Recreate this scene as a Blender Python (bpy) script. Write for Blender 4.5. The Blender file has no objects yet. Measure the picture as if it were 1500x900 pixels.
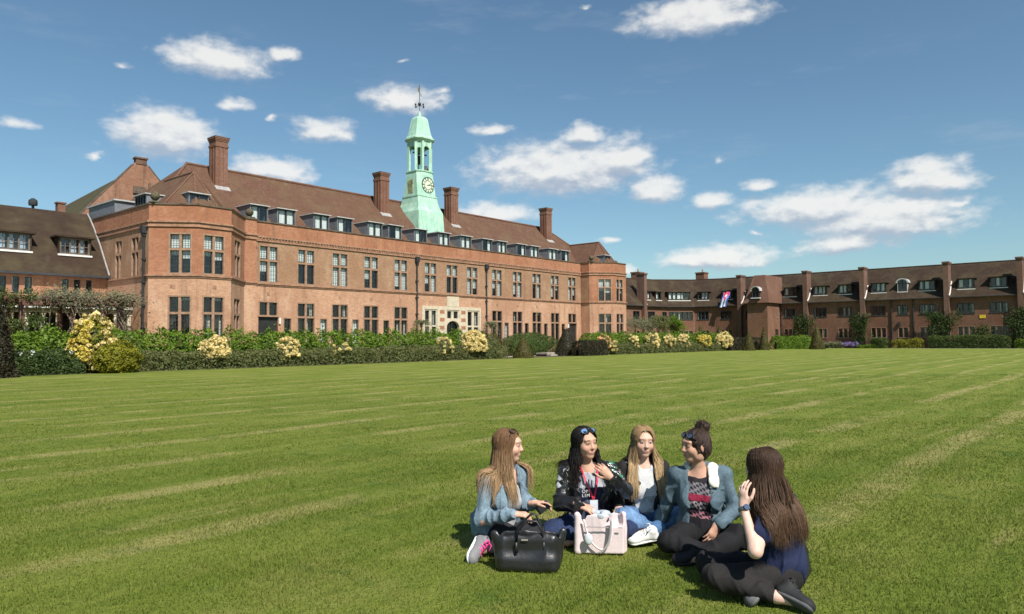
import bpy, bmesh, math, random
import numpy as np
from mathutils import Vector, Matrix
rng = np.random.default_rng(7)
random.seed(7)
scene = bpy.context.scene
COL = scene.collection
R_ = math.radians

# ---------------------------------------------------------------- materials
class NT:
    def __init__(s, tree): s.t = tree
    def n(s, typ, **kw):
        nd = s.t.nodes.new(typ)
        for k, v in kw.items():
            if k.startswith('i_'):
                key = k[2:]
                key = int(key) if key.isdigit() else key
                s.put(nd.inputs[key], v)
            else: setattr(nd, k, v)
        return nd
    def put(s, sock, v):
        if isinstance(v, bpy.types.NodeSocket): s.t.links.new(v, sock)
        else: sock.default_value = v
    def math(s, op, a, b=0.0, c=None, clamp=False):
        nd = s.t.nodes.new('ShaderNodeMath'); nd.operation = op; nd.use_clamp = clamp
        s.put(nd.inputs[0], a); s.put(nd.inputs[1], b)
        if c is not None: s.put(nd.inputs[2], c)
        return nd.outputs[0]
    def mixc(s, fac, a, b, blend='MIX'):
        nd = s.t.nodes.new('ShaderNodeMix'); nd.data_type = 'RGBA'; nd.blend_type = blend
        s.put(nd.inputs[0], fac); s.put(nd.inputs[6], c4(a)); s.put(nd.inputs[7], c4(b))
        return nd.outputs[2]
    def noise(s, vec, scale, detail=4.0, rough=0.55, out=0):
        nd = s.t.nodes.new('ShaderNodeTexNoise')
        if vec is not None: s.put(nd.inputs['Vector'], vec)
        nd.inputs['Scale'].default_value = scale; nd.inputs['Detail'].default_value = detail
        nd.inputs['Roughness'].default_value = rough
        return nd.outputs[out]
    def ramp(s, fac, lo, hi):
        nd = s.t.nodes.new('ShaderNodeMapRange'); nd.interpolation_type = 'SMOOTHSTEP'
        s.put(nd.inputs[0], fac); nd.inputs[1].default_value = lo; nd.inputs[2].default_value = hi
        return nd.outputs[0]
    def scale(s, vec, v):
        nd = s.t.nodes.new('ShaderNodeVectorMath'); nd.operation = 'MULTIPLY'
        s.put(nd.inputs[0], vec); nd.inputs[1].default_value = v
        return nd.outputs[0]
    def pos(s): return s.t.nodes.new('ShaderNodeNewGeometry').outputs['Position']
    def obj(s): return s.t.nodes.new('ShaderNodeTexCoord').outputs['Object']
def c4(v):
    if isinstance(v, (tuple, list)) and len(v) == 3: return (*v, 1.0)
    return v
def newmat(name):
    m = bpy.data.materials.new(name); m.use_nodes = True
    t = m.node_tree; b = t.nodes['Principled BSDF']
    return m, NT(t), b
def plain(name, col, rough=0.7, var=0.15, scale=3.0, metal=0.0, spec=0.4, bump=0.0, bscale=40.0, local=False):
    m, t, b = newmat(name)
    p = t.obj() if local else t.pos()
    f = t.noise(p, scale, 5.0, 0.6)
    f = t.ramp(f, 0.3, 0.7)
    c = t.mixc(f, tuple(x*(1-var) for x in col), tuple(min(1, x*(1+var)) for x in col))
    t.put(b.inputs['Base Color'], c)
    b.inputs['Roughness'].default_value = rough; b.inputs['Metallic'].default_value = metal
    b.inputs['Specular IOR Level'].default_value = spec
    if bump:
        bn = t.n('ShaderNodeBump', i_Height=t.noise(p, bscale, 4.0), i_Strength=bump)
        bn.inputs['Distance'].default_value = 0.02
        t.put(b.inputs['Normal'], bn.outputs[0])
    return m
def wallcoord(t):
    p = t.pos(); sp = t.n('ShaderNodeSeparateXYZ'); t.put(sp.inputs[0], p)
    gn = t.n('ShaderNodeNewGeometry'); sn = t.n('ShaderNodeSeparateXYZ'); t.put(sn.inputs[0], gn.outputs['True Normal'])
    hl = t.math('MAXIMUM', t.math('SQRT', t.math('ADD', t.math('MULTIPLY', sn.outputs[0], sn.outputs[0]), t.math('MULTIPLY', sn.outputs[1], sn.outputs[1]))), .001)
    # distance along the wall: position projected on the horizontal tangent of the face
    u = t.math('DIVIDE', t.math('SUBTRACT', t.math('MULTIPLY', sn.outputs[0], sp.outputs[1]), t.math('MULTIPLY', sn.outputs[1], sp.outputs[0])), hl)
    cb = t.n('ShaderNodeCombineXYZ'); t.put(cb.inputs[0], u); t.put(cb.inputs[1], sp.outputs[2])
    return cb.outputs[0], p, sp
def brick(name, c1, c2, mortar, stain=0.35, dark=(0.10, 0.06, 0.045)):
    m, t, b = newmat(name)
    v, p, sp = wallcoord(t)
    bt = t.n('ShaderNodeTexBrick'); t.put(bt.inputs['Vector'], v)
    bt.inputs['Scale'].default_value = 1.0; bt.inputs['Brick Width'].default_value = 0.23
    bt.inputs['Row Height'].default_value = 0.075; bt.inputs['Mortar Size'].default_value = 0.008
    bt.inputs['Color1'].default_value = c4(c1); bt.inputs['Color2'].default_value = c4(c2)
    bt.inputs['Mortar'].default_value = c4(mortar)
    # big weathered patches, streaks and fine speckle
    big = t.ramp(t.noise(p, 0.35, 5.0, 0.65), 0.40, 0.62)
    c = t.mixc(t.math('MULTIPLY', big, 0.6), bt.outputs[0], (c1[0]*0.66, c1[1]*.62, c1[2]*.62))
    pale = t.ramp(t.noise(t.scale(p, (1, 1, .5)), 0.7, 5.0, .65), 0.50, 0.70)
    c = t.mixc(t.math('MULTIPLY', pale, 0.5), c, (c1[0]*1.16, c1[1]*1.45, c1[2]*1.65))
    mid = t.noise(t.scale(p, (1, 1, 1.6)), 2.6, 5.0, 0.75)
    c = t.mixc(t.math('MULTIPLY', t.ramp(mid, 0.46, 0.66), stain*1.1), c, tuple(x*.55 for x in c1))
    spk = t.noise(t.scale(p, (1, 1, 2.0)), 6.0, 4.0, 0.8)
    c = t.mixc(t.math('MULTIPLY', t.ramp(spk, 0.5, 0.70), stain*1.2), c, dark)
    st = t.noise(t.scale(p, (2.2, 2.2, .12)), 1.0, 4.0, .6)
    c = t.mixc(t.math('MULTIPLY', t.ramp(st, 0.54, 0.72), stain*1.1), c, dark)
    t.put(b.inputs['Base Color'], c); b.inputs['Roughness'].default_value = 0.9
    b.inputs['Specular IOR Level'].default_value = 0.2
    bn = t.n('ShaderNodeBump', i_Height=bt.outputs[1], i_Strength=0.3, invert=True); bn.inputs['Distance'].default_value = 0.01
    t.put(b.inputs['Normal'], bn.outputs[0])
    return m
def tiles(name, c1, c2, moss, mossamt=0.5, streak=(0.3, 0.2, 0.16)):
    m, t, b = newmat(name)
    v, p, sp = wallcoord(t)
    bt = t.n('ShaderNodeTexBrick'); t.put(bt.inputs['Vector'], v)
    bt.inputs['Brick Width'].default_value = 0.19; bt.inputs['Row Height'].default_value = 0.085
    bt.inputs['Scale'].default_value = 1.0; bt.inputs['Mortar Size'].default_value = 0.012
    bt.inputs['Color1'].default_value = c4(c1); bt.inputs['Color2'].default_value = c4(c2)
    bt.inputs['Mortar'].default_value = c4(tuple(x*0.45 for x in c1))
    a = t.ramp(t.noise(p, 0.5, 6.0, 0.75), 0.4, 0.66)
    c = t.mixc(t.math('MULTIPLY', a, mossamt), bt.outputs[0], moss)
    s = t.ramp(t.noise(t.scale(p, (1.6, 1.6, .18)), 1.0, 4.0, .6), 0.52, 0.8)
    c = t.mixc(t.math('MULTIPLY', s, 0.5), c, streak)
    sp2 = t.ramp(t.noise(p, 4.0, 5.0, .8), .48, .68)
    c = t.mixc(t.math('MULTIPLY', sp2, .5), c, tuple(x*.5 for x in c1))
    t.put(b.inputs['Base Color'], c); b.inputs['Roughness'].default_value = 0.95
    b.inputs['Specular IOR Level'].default_value = 0.15
    bn = t.n('ShaderNodeBump', i_Height=bt.outputs[1], i_Strength=0.5, invert=True); bn.inputs['Distance'].default_value = 0.02
    t.put(b.inputs['Normal'], bn.outputs[0])
    return m
M = {}
M['brick'] = brick('warm_red_brick', (0.40, 0.172, 0.092), (0.29, 0.112, 0.062), (0.38, 0.25, 0.17))
M['brick_buff'] = brick('buff_brick', (0.37, 0.215, 0.125), (0.28, 0.148, 0.086), (0.37, 0.26, 0.18))
M['brick_pale'] = brick('pale_pink_brick', (0.51, 0.285, 0.175), (0.40, 0.205, 0.122), (0.48, 0.35, 0.25), 0.35)
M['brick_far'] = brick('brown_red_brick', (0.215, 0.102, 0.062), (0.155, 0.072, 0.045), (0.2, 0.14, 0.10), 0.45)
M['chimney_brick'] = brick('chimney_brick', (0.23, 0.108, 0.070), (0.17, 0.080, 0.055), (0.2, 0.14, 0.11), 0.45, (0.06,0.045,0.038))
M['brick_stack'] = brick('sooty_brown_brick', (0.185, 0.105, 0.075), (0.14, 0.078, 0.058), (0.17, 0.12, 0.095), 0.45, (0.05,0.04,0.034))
M['tile_red'] = tiles('red_brown_tile', (0.155, 0.082, 0.055), (0.108, 0.057, 0.041), (0.135, 0.094, 0.053), 0.6, (0.20, 0.12, 0.083))
M['tile_dark'] = tiles('dark_brown_tile', (0.058, 0.037, 0.027), (0.042, 0.028, 0.021), (0.085, 0.070, 0.038), 0.6, (0.085, 0.062, 0.046))
M['tile_moss'] = tiles('mossy_tile', (0.09, 0.075, 0.045), (0.075, 0.06, 0.04), (0.085, 0.085, 0.035), 0.8, (0.12, 0.11, 0.07))
M['tile_tower'] = tiles('tower_tile', (0.19, 0.10, 0.07), (0.15, 0.076, 0.055), (0.2, 0.13, 0.09), 0.4)
M['terracotta'] = plain('terracotta_trim', (0.30, 0.165, 0.105), 0.85, 0.25, 4.0)
M['mullion'] = plain('stone_mullion', (0.28, 0.17, 0.11), 0.85, 0.2, 5.0)
M['coping'] = plain('dark_coping', (0.10, 0.075, 0.055), 0.9, 0.4, 3.0)
M['stone'] = plain('pale_stone', (0.50, 0.43, 0.32), 0.85, 0.12, 3.0)
M['lead'] = plain('lead_sheet', (0.15, 0.16, 0.18), 0.6, 0.15, 3.0)
M['grey_trim'] = plain('weathered_grey_trim', (0.40, 0.40, 0.395), 0.6, 0.15, 4.0)
M['white_paint'] = plain('white_paint', (0.66, 0.65, 0.62), 0.55, 0.1, 4.0)
M['frame_dark'] = plain('dark_window_frame', (0.035, 0.038, 0.042), 0.5, 0.2, 3.0)
M['bars'] = plain('leaded_bars', (0.07, 0.07, 0.068), 0.6, 0.2, 3.0)
M['room'] = plain('unlit_room', (0.035, 0.032, 0.03), 0.9, 0.3, 1.0)
M['iron'] = plain('black_iron', (0.03, 0.03, 0.032), 0.5, 0.2, 3.0)
M['gold'] = plain('gilded_metal', (0.75, 0.48, 0.14), 0.35, 0.1, 3.0, metal=0.9)
M['wood_brown'] = plain('brown_timber', (0.115, 0.05, 0.038), 0.8, 0.3, 3.0)
M['post_pale'] = plain('pale_post', (0.50, 0.45, 0.35), 0.8, 0.15, 2.0)
M['bark'] = plain('bark', (0.14, 0.105, 0.075), 0.9, 0.4, 9.0)
M['soil'] = plain('bed_soil', (0.07, 0.05, 0.032), 0.95, 0.4, 3.0, bump=0.5, bscale=8)
M['gravel'] = plain('gravel', (0.36, 0.32, 0.27), 0.95, 0.2, 9.0)
M['blind'] = plain('pale_blind', (0.78, 0.78, 0.72), 0.8, 0.06, 6.0)
M['curtain'] = plain('cream_curtain', (0.60, 0.57, 0.48), 0.85, 0.1, 9.0)
M['door_dark'] = plain('dark_door', (0.022, 0.022, 0.02), 0.5, 0.3, 2.0)
def copper():
    m, t, b = newmat('verdigris_copper')
    p = t.pos()
    c = t.mixc(t.ramp(t.noise(p, 1.2, 5.0, .65), .35, .7), (0.29, 0.50, 0.39), (0.42, 0.62, 0.50))
    c = t.mixc(t.math('MULTIPLY', t.ramp(t.noise(t.scale(p, (2.5, 2.5, .35)), 1.2, 5.0, .65), .46, .68), .65), c, (0.20, 0.36, 0.27))
    c = t.mixc(t.math('MULTIPLY', t.ramp(t.noise(t.scale(p, (1.7, 1.7, .5)), 1.3, 3.0), .66, .74), .8), c, (0.35, 0.22, 0.06))
    t.put(b.inputs['Base Color'], c); b.inputs['Roughness'].default_value = 0.75
    return m
M['copper'] = copper()
def glass():
    m, t, b = newmat('window_glass')
    t.t.nodes.remove(b)
    tr = t.n('ShaderNodeBsdfTransparent'); tr.inputs[0].default_value = (.80, .85, .87, 1)
    gl = t.n('ShaderNodeBsdfGlossy'); gl.inputs['Roughness'].default_value = 0.03
    bn = t.n('ShaderNodeBump', i_Height=t.noise(t.pos(), 2.5, 2.0), i_Strength=0.12); bn.inputs['Distance'].default_value = .05
    t.put(gl.inputs['Normal'], bn.outputs[0])
    lwt = t.n('ShaderNodeLayerWeight'); lwt.inputs[0].default_value = .5
    f = t.math('ADD', t.math('MULTIPLY', t.math('POWER', lwt.outputs['Facing'], 4.0), .75), 0.085)
    mx = t.n('ShaderNodeMixShader'); t.put(mx.inputs[0], f); t.put(mx.inputs[1], tr.outputs[0]); t.put(mx.inputs[2], gl.outputs[0])
    t.put(t.t.nodes['Material Output'].inputs[0], mx.outputs[0])
    return m
M['glass'] = glass()
def leafmat(name, c1, c2, trans=0.3, rough=0.55):
    m, t, b = newmat(name)
    g = t.n('ShaderNodeNewGeometry')
    at = t.n('ShaderNodeAttribute', attribute_name='tint')
    f = at.outputs['Fac']
    c = t.mixc(f, c1, c2)
    big = t.ramp(t.noise(g.outputs['Position'], 1.3, 3.0), .35, .7)
    c = t.mixc(t.math('MULTIPLY', big, .35), c, tuple(x*.62 for x in c1))
    t.put(b.inputs['Base Color'], c); b.inputs['Roughness'].default_value = rough
    b.inputs['Specular IOR Level'].default_value = .25
    tl = t.n('ShaderNodeBsdfTranslucent'); t.put(tl.inputs[0], c)
    mx = t.n('ShaderNodeMixShader'); mx.inputs[0].default_value = trans
    t.put(mx.inputs[1], b.outputs[0]); t.put(mx.inputs[2], tl.outputs[0])
    t.put(t.t.nodes['Material Output'].inputs[0], mx.outputs[0])
    return m
M['leaf_bright'] = leafmat('bright_green_leaf', (0.078, 0.155, 0.013), (0.180, 0.265, 0.024))
M['leaf_dull'] = leafmat('olive_leaf', (0.090, 0.110, 0.034), (0.20, 0.20, 0.075))
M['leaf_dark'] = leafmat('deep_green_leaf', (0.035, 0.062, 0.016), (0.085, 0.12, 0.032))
M['leaf_yew'] = leafmat('yew_leaf', (0.056, 0.050, 0.011), (0.12, 0.105, 0.026), .1)
M['leaf_yewdark'] = leafmat('dark_conifer_leaf', (0.022, 0.020, 0.010), (0.05, 0.042, 0.02), .1)
M['leaf_gold'] = leafmat('golden_leaf', (0.15, 0.16, 0.012), (0.32, 0.29, 0.03))
M['leaf_grey'] = leafmat('grey_green_leaf', (0.14, 0.15, 0.075), (0.24, 0.24, 0.13))
M['leaf_box'] = leafmat('box_leaf', (0.05, 0.08, 0.018), (0.11, 0.15, 0.035))
M['bloom_cream'] = leafmat('cream_blossom', (0.74, 0.58, 0.22), (0.86, 0.76, 0.42), .25)
M['bloom_yellow'] = leafmat('yellow_blossom', (0.55, 0.42, 0.05), (0.78, 0.66, 0.20), .25)
M['bloom_peach'] = leafmat('peach_blossom', (0.75, 0.42, 0.16), (0.80, 0.60, 0.30), .25)
M['bloom_purple'] = leafmat('purple_flower', (0.25, 0.17, 0.42), (0.42, 0.34, 0.62), .25)
M['bloom_white'] = leafmat('white_flower', (0.75, 0.75, 0.70), (0.85, 0.85, 0.82), .2)
M['twig'] = plain('pale_twig', (0.15, 0.118, 0.082), .9, .3, 5.0)

def lawn_nodes(t, p, base_mul=1.0):
    # mown strips run along X (parallel to the hall); dry straw lines and patches between them
    n1 = t.noise(p, 0.22, 6.0, .62); n2 = t.noise(p, 2.2, 5.0, .7); n3 = t.noise(p, 14.0, 3.0, .7)
    w = t.noise(t.scale(p, (.05, .05, 0)), 1.0, 3.0)
    sp = t.n('ShaderNodeSeparateXYZ'); t.put(sp.inputs[0], p)
    yy = t.math('ADD', sp.outputs[1], t.math('MULTIPLY', w, 2.0))
    cb = t.n('ShaderNodeCombineXYZ'); t.put(cb.inputs[0], t.math('MULTIPLY', sp.outputs[0], .10)); t.put(cb.inputs[1], yy)
    s1 = t.noise(cb.outputs[0], 1.9, 3.0, .6)
    s2 = t.noise(cb.outputs[0], 3.2, 2.0, .5)
    stripe = t.ramp(t.math('SINE', t.math('MULTIPLY', yy, 3.3)), -.5, .5)
    c = t.mixc(t.ramp(n1, .3, .7), (0.098, 0.145, 0.014), (0.148, 0.186, 0.024))
    c = t.mixc(t.math('MULTIPLY', stripe, .5), c, (0.172, 0.206, 0.034))
    c = t.mixc(t.math('MULTIPLY', t.ramp(n2, .4, .72), .45), c, (0.066, 0.110, 0.011))
    c = t.mixc(t.math('MULTIPLY', t.ramp(s2, .42, .66), .5), c, (0.205, 0.220, 0.046))
    blot = t.noise(p, .85, 6.0, .72)
    c = t.mixc(t.math('MULTIPLY', t.ramp(blot, .50, .68), .45), c, (0.058, 0.104, 0.010))
    c = t.mixc(t.math('MULTIPLY', t.ramp(blot, .50, .34), .5), c, (0.205, 0.202, 0.052))
    edge = t.ramp(t.math('ABSOLUTE', t.math('SINE', t.math('MULTIPLY', yy, 1.65))), .90, 1.0)
    straw = t.math('MULTIPLY', t.math('MAXIMUM', t.ramp(s1, .58, .70), t.math('MULTIPLY', edge, .8)), t.ramp(t.noise(p, .40, 5.0, .72), .42, .60))
    c = t.mixc(t.math('MULTIPLY', straw, .78), c, (0.35, 0.295, 0.125))
    c = t.mixc(t.math('MULTIPLY', t.ramp(n3, .5, .8), .22), c, (0.19, 0.20, 0.05))
    clover = t.ramp(t.noise(p, 1.1, 4.0, .7), .60, .68)
    c = t.mixc(t.math('MULTIPLY', clover, .45), c, (0.052, 0.115, 0.018))
    return c
def lawnmat():
    m, t, b = newmat('mown_lawn'); p = t.pos()
    c = lawn_nodes(t, p)
    t.put(b.inputs['Base Color'], c); b.inputs['Roughness'].default_value = .85; b.inputs['Specular IOR Level'].default_value = .15
    bn = t.n('ShaderNodeBump', i_Height=t.noise(p, 22.0, 4.0, .75), i_Strength=.9); bn.inputs['Distance'].default_value = .05
    t.put(b.inputs['Normal'], bn.outputs[0])
    return m
M['lawn'] = lawnmat()
def blademat():
    m, t, b = newmat('grass_blade'); p = t.pos()
    c = lawn_nodes(t, p)
    at = t.n('ShaderNodeAttribute', attribute_name='tint')
    c = t.mixc(t.math('MULTIPLY', at.outputs['Fac'], .9), t.mixc(.30, c, (.085, .180, .010)), t.mixc(.42, c, (0.46, 0.48, 0.13)))
    t.put(b.inputs['Base Color'], c); b.inputs['Roughness'].default_value = .6; b.inputs['Specular IOR Level'].default_value = .2
    tl = t.n('ShaderNodeBsdfTranslucent'); t.put(tl.inputs[0], c)
    mx = t.n('ShaderNodeMixShader'); mx.inputs[0].default_value = .5
    t.put(mx.inputs[1], b.outputs[0]); t.put(mx.inputs[2], tl.outputs[0])
    t.put(t.t.nodes['Material Output'].inputs[0], mx.outputs[0])
    return m
M['blade'] = blademat()

# ---------------------------------------------------------------- objects
def tag(o, label=None, cat=None, group=None, kind=None):
    if label: o['label'] = label
    if cat: o['category'] = cat
    if group: o['group'] = group
    if kind: o['kind'] = kind
    return o
def empty(name, loc, label=None, cat=None, group=None, rz=0.0):
    o = bpy.data.objects.new(name, None); COL.objects.link(o)
    o.location = loc; o.rotation_euler = (0, 0, rz); o.empty_display_size = .3
    return tag(o, label, cat, group)
def world_loc(o):
    v = Vector((0, 0, 0))
    while o is not None:
        v = v + Vector(o.location); o = o.parent
    return v
class MB:
    """collects faces in world metres; build() links them as one mesh under a parent"""
    def __init__(s): s.v = []; s.f = []; s.m = []; s.mi = 0
    def add(s, vs, fs):
        o = len(s.v); s.v += [tuple(p) for p in vs]
        for f in fs: s.f.append(tuple(o+i for i in f)); s.m.append(s.mi)
        return s
    def quad(s, *p): return s.add(p, [tuple(range(len(p)))])
    def box(s, x0, y0, z0, x1, y1, z1):
        return s.add([(x0,y0,z0),(x1,y0,z0),(x1,y1,z0),(x0,y1,z0),(x0,y0,z1),(x1,y0,z1),(x1,y1,z1),(x0,y1,z1)],
            [(3,2,1,0),(4,5,6,7),(0,1,5,4),(1,2,6,5),(2,3,7,6),(3,0,4,7)])
    def obox(s, c, a, b, u):
        """box centred on c with half-axis vectors a, b, u"""
        c, a, b, u = map(Vector, (c, a, b, u))
        vs = [c+i*a+j*b+k*u for k in (-1,1) for (i,j) in ((-1,-1),(1,-1),(1,1),(-1,1))]
        return s.add(vs, [(3,2,1,0),(4,5,6,7),(0,1,5,4),(1,2,6,5),(2,3,7,6),(3,0,4,7)])
    def bar(s, p, q, w, h=None):
        p, q = Vector(p), Vector(q); d = (q-p)
        L = d.length; d = d/L; h = h or w
        a = d.cross(Vector((0,0,1)))
        if a.length < .01: a = Vector((1,0,0))
        a.normalize(); b = a.cross(d)
        return s.obox((p+q)/2, d*L/2, a*w/2, b*h/2)
    def tube(s, pts, rad, n=6, cap=True):
        pts = [Vector(p) for p in pts]
        if not hasattr(rad, '__len__'): rad = [rad]*len(pts)
        o = len(s.v); ref = Vector((.31,.17,.93))
        for i, p in enumerate(pts):
            d = (pts[min(i+1, len(pts)-1)]-pts[max(i-1, 0)]).normalized()
            a = d.cross(ref)
            if a.length < .05: a = d.cross(Vector((1,0,0)))
            a.normalize(); b = d.cross(a)
            for k in range(n):
                an = 2*math.pi*k/n
                s.v.append(tuple(p+(a*math.cos(an)+b*math.sin(an))*rad[i]))
        for i in range(len(pts)-1):
            for k in range(n):
                k2 = (k+1) % n
                s.f.append((o+i*n+k, o+i*n+k2, o+(i+1)*n+k2, o+(i+1)*n+k)); s.m.append(s.mi)
        if cap:
            s.f.append(tuple(o+k for k in range(n))[::-1]); s.m.append(s.mi)
            s.f.append(tuple(o+(len(pts)-1)*n+k for k in range(n))); s.m.append(s.mi)
        return s
    def lathe(s, c, prof, n=16, ang0=0.0, sx=1.0, sy=1.0):
        """prof: (radius, z) pairs"""
        o = len(s.v)
        for r, z in prof:
            for k in range(n):
                a = ang0+2*math.pi*k/n
                s.v.append((c[0]+r*sx*math.cos(a), c[1]+r*sy*math.sin(a), c[2]+z))
        for i in range(len(prof)-1):
            for k in range(n):
                k2 = (k+1) % n
                s.f.append((o+i*n+k, o+i*n+k2, o+(i+1)*n+k2, o+(i+1)*n+k)); s.m.append(s.mi)
        s.f.append(tuple(o+k for k in range(n))[::-1]); s.m.append(s.mi)
        s.f.append(tuple(o+(len(prof)-1)*n+k for k in range(n))); s.m.append(s.mi)
        return s
    def ball(s, c, r, n=10, sz=1.0):
        pr = [(max(1e-3, r*math.sin(math.pi*i/n)), -r*sz*math.cos(math.pi*i/n)) for i in range(n+1)]
        return s.lathe(c, pr, 2*n)
    def build(s, name, mats, parent=None, smooth=False, local=False):
        me = bpy.data.meshes.new(name)
        off = Vector((0,0,0))
        if parent is not None and not local: off = world_loc(parent)
        vv = [(p[0]-off.x, p[1]-off.y, p[2]-off.z) for p in s.v]
        me.from_pydata(vv, [], s.f)
        if not isinstance(mats, (list, tuple)): mats = [mats]
        for m in mats: me.materials.append(M[m] if isinstance(m, str) else m)
        if len(mats) > 1: me.polygons.foreach_set('material_index', s.m)
        if smooth: me.polygons.foreach_set('use_smooth', [True]*len(me.polygons))
        me.update()
        o = bpy.data.objects.new(name, me); COL.objects.link(o)
        if parent is not None: o.parent = parent
        return o
def np_mesh(name, V, quads, mat, parent=None, smooth=False, tint=None, col=None, off=True):
    """numpy mesh; quads (n,3 or 4)"""
    me = bpy.data.meshes.new(name)
    V = np.asarray(V, dtype=np.float32)
    if parent is not None and off:
        w = world_loc(parent); V = V - np.array(w, dtype=np.float32)
    n, k = quads.shape
    me.vertices.add(len(V)); me.vertices.foreach_set('co', V.ravel())
    me.loops.add(n*k); me.loops.foreach_set('vertex_index', quads.astype(np.int32).ravel())
    me.polygons.add(n); me.polygons.foreach_set('loop_start', np.arange(0, n*k, k, dtype=np.int32))
    if smooth: me.polygons.foreach_set('use_smooth', np.ones(n, dtype=bool))
    if tint is not None:
        a = me.attributes.new('tint', 'FLOAT', 'POINT'); a.data.foreach_set('value', tint.astype(np.float32))
    if col is not None:
        a = me.color_attributes.new('Col', 'FLOAT_COLOR', 'POINT')
        c = np.ones((len(V), 4), np.float32); c[:, :3] = col
        a.data.foreach_set('color', c.ravel())
    me.update(calc_edges=True); me.validate()
    for m in (mat if isinstance(mat, (list, tuple)) else [mat]): me.materials.append(M[m] if isinstance(m, str) else m)
    o = bpy.data.objects.new(name, me); COL.objects.link(o)
    if parent is not None: o.parent = parent
    return o

# ---------------------------------------------------------------- camera
HEAD = R_(40.3); TILT = math.atan(48.7/1077); ROLL = R_(0.42)
fw = Vector((math.cos(HEAD), math.sin(HEAD), 0)); rt = Vector((math.sin(HEAD), -math.cos(HEAD), 0)); up = Vector((0,0,1))
Fv = fw*math.cos(TILT)+up*math.sin(TILT); Uv = up*math.cos(TILT)-fw*math.sin(TILT)
cx = rt*math.cos(ROLL)-Uv*math.sin(ROLL); cy = rt*math.sin(ROLL)+Uv*math.cos(ROLL); cz = -Fv
cam = bpy.data.cameras.new('camera'); cam.sensor_width = 36; cam.lens = 36*1077/1500
cam.clip_end = 5000; cam.clip_start = .05
co = bpy.data.objects.new('camera', cam); COL.objects.link(co)
mw = Matrix((cx, cy, cz)).transposed().to_4x4(); mw.translation = (0, 0, 1.52); co.matrix_world = mw
scene.camera = co

# ---------------------------------------------------------------- sun and sky
SUN_EL = R_(49); sun_h = Vector((-0.34, -0.94, 0)).normalized()
sd = sun_h*math.cos(SUN_EL)+up*math.sin(SUN_EL)
sl = bpy.data.lights.new('sun', 'SUN'); sl.energy = 5.0; sl.angle = R_(.5); sl.color = (1, .945, .86)
so = bpy.data.objects.new('sun', sl); COL.objects.link(so)
so.rotation_euler = sd.to_track_quat('Z', 'Y').to_euler(); so.location = (0, -20, 60)
CLOUDS = [(62.50,20.00,3.80,1.34,1.00),(57.72,20.85,1.89,0.55,0.80),(65.82,14.73,3.61,1.82,1.00),(60.92,17.10,2.01,0.74,0.60),(54.69,15.78,2.45,0.97,0.95),(48.75,18.22,3.40,1.21,0.90),(58.39,12.75,3.46,1.17,0.90),(41.81,16.17,1.83,0.55,0.85),(36.46,13.41,7.12,2.23,1.00),(34.46,15.79,1.70,0.90,0.90),(31.42,13.91,2.19,1.81,1.00),(28.95,11.56,2.45,1.22,0.90),(25.81,23.49,5.20,1.42,1.00),(24.81,10.49,2.07,0.85,0.80),(21.70,11.33,1.53,0.49,0.80),(17.43,9.55,6.4,1.5,0.95),(10.38,10.85,2.9,1.35,1.00),(13.4,8.5,6.0,1.75,1.0),(15.69,7.01,3.8,1.1,0.85),(24.40,6.16,4.8,1.0,0.95),(41.58,9.90,4.01,0.89,0.90),(74.51,14.21,1.81,0.67,0.50),(70.14,12.66,0.61,0.40,0.80),(32.82,7.77,1.05,0.37,0.70),(21.78,7.86,1.05,0.40,0.60),(48.75,21.06,1.06,0.28,0.50),(31.91,5.39,1.77,0.63,0.80),(68.47,18.73,1.28,0.52,0.40),(34.18,24.74,0.86,0.32,0.60),(24.51,13.41,1.19,0.79,0.40),(58.18,16.40,0.78,0.29,0.60),(46.09,18.99,1.18,0.58,0.55),(8.58,8.76,1.00,0.45,0.70)]
SKY_STR = 0.080
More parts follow.
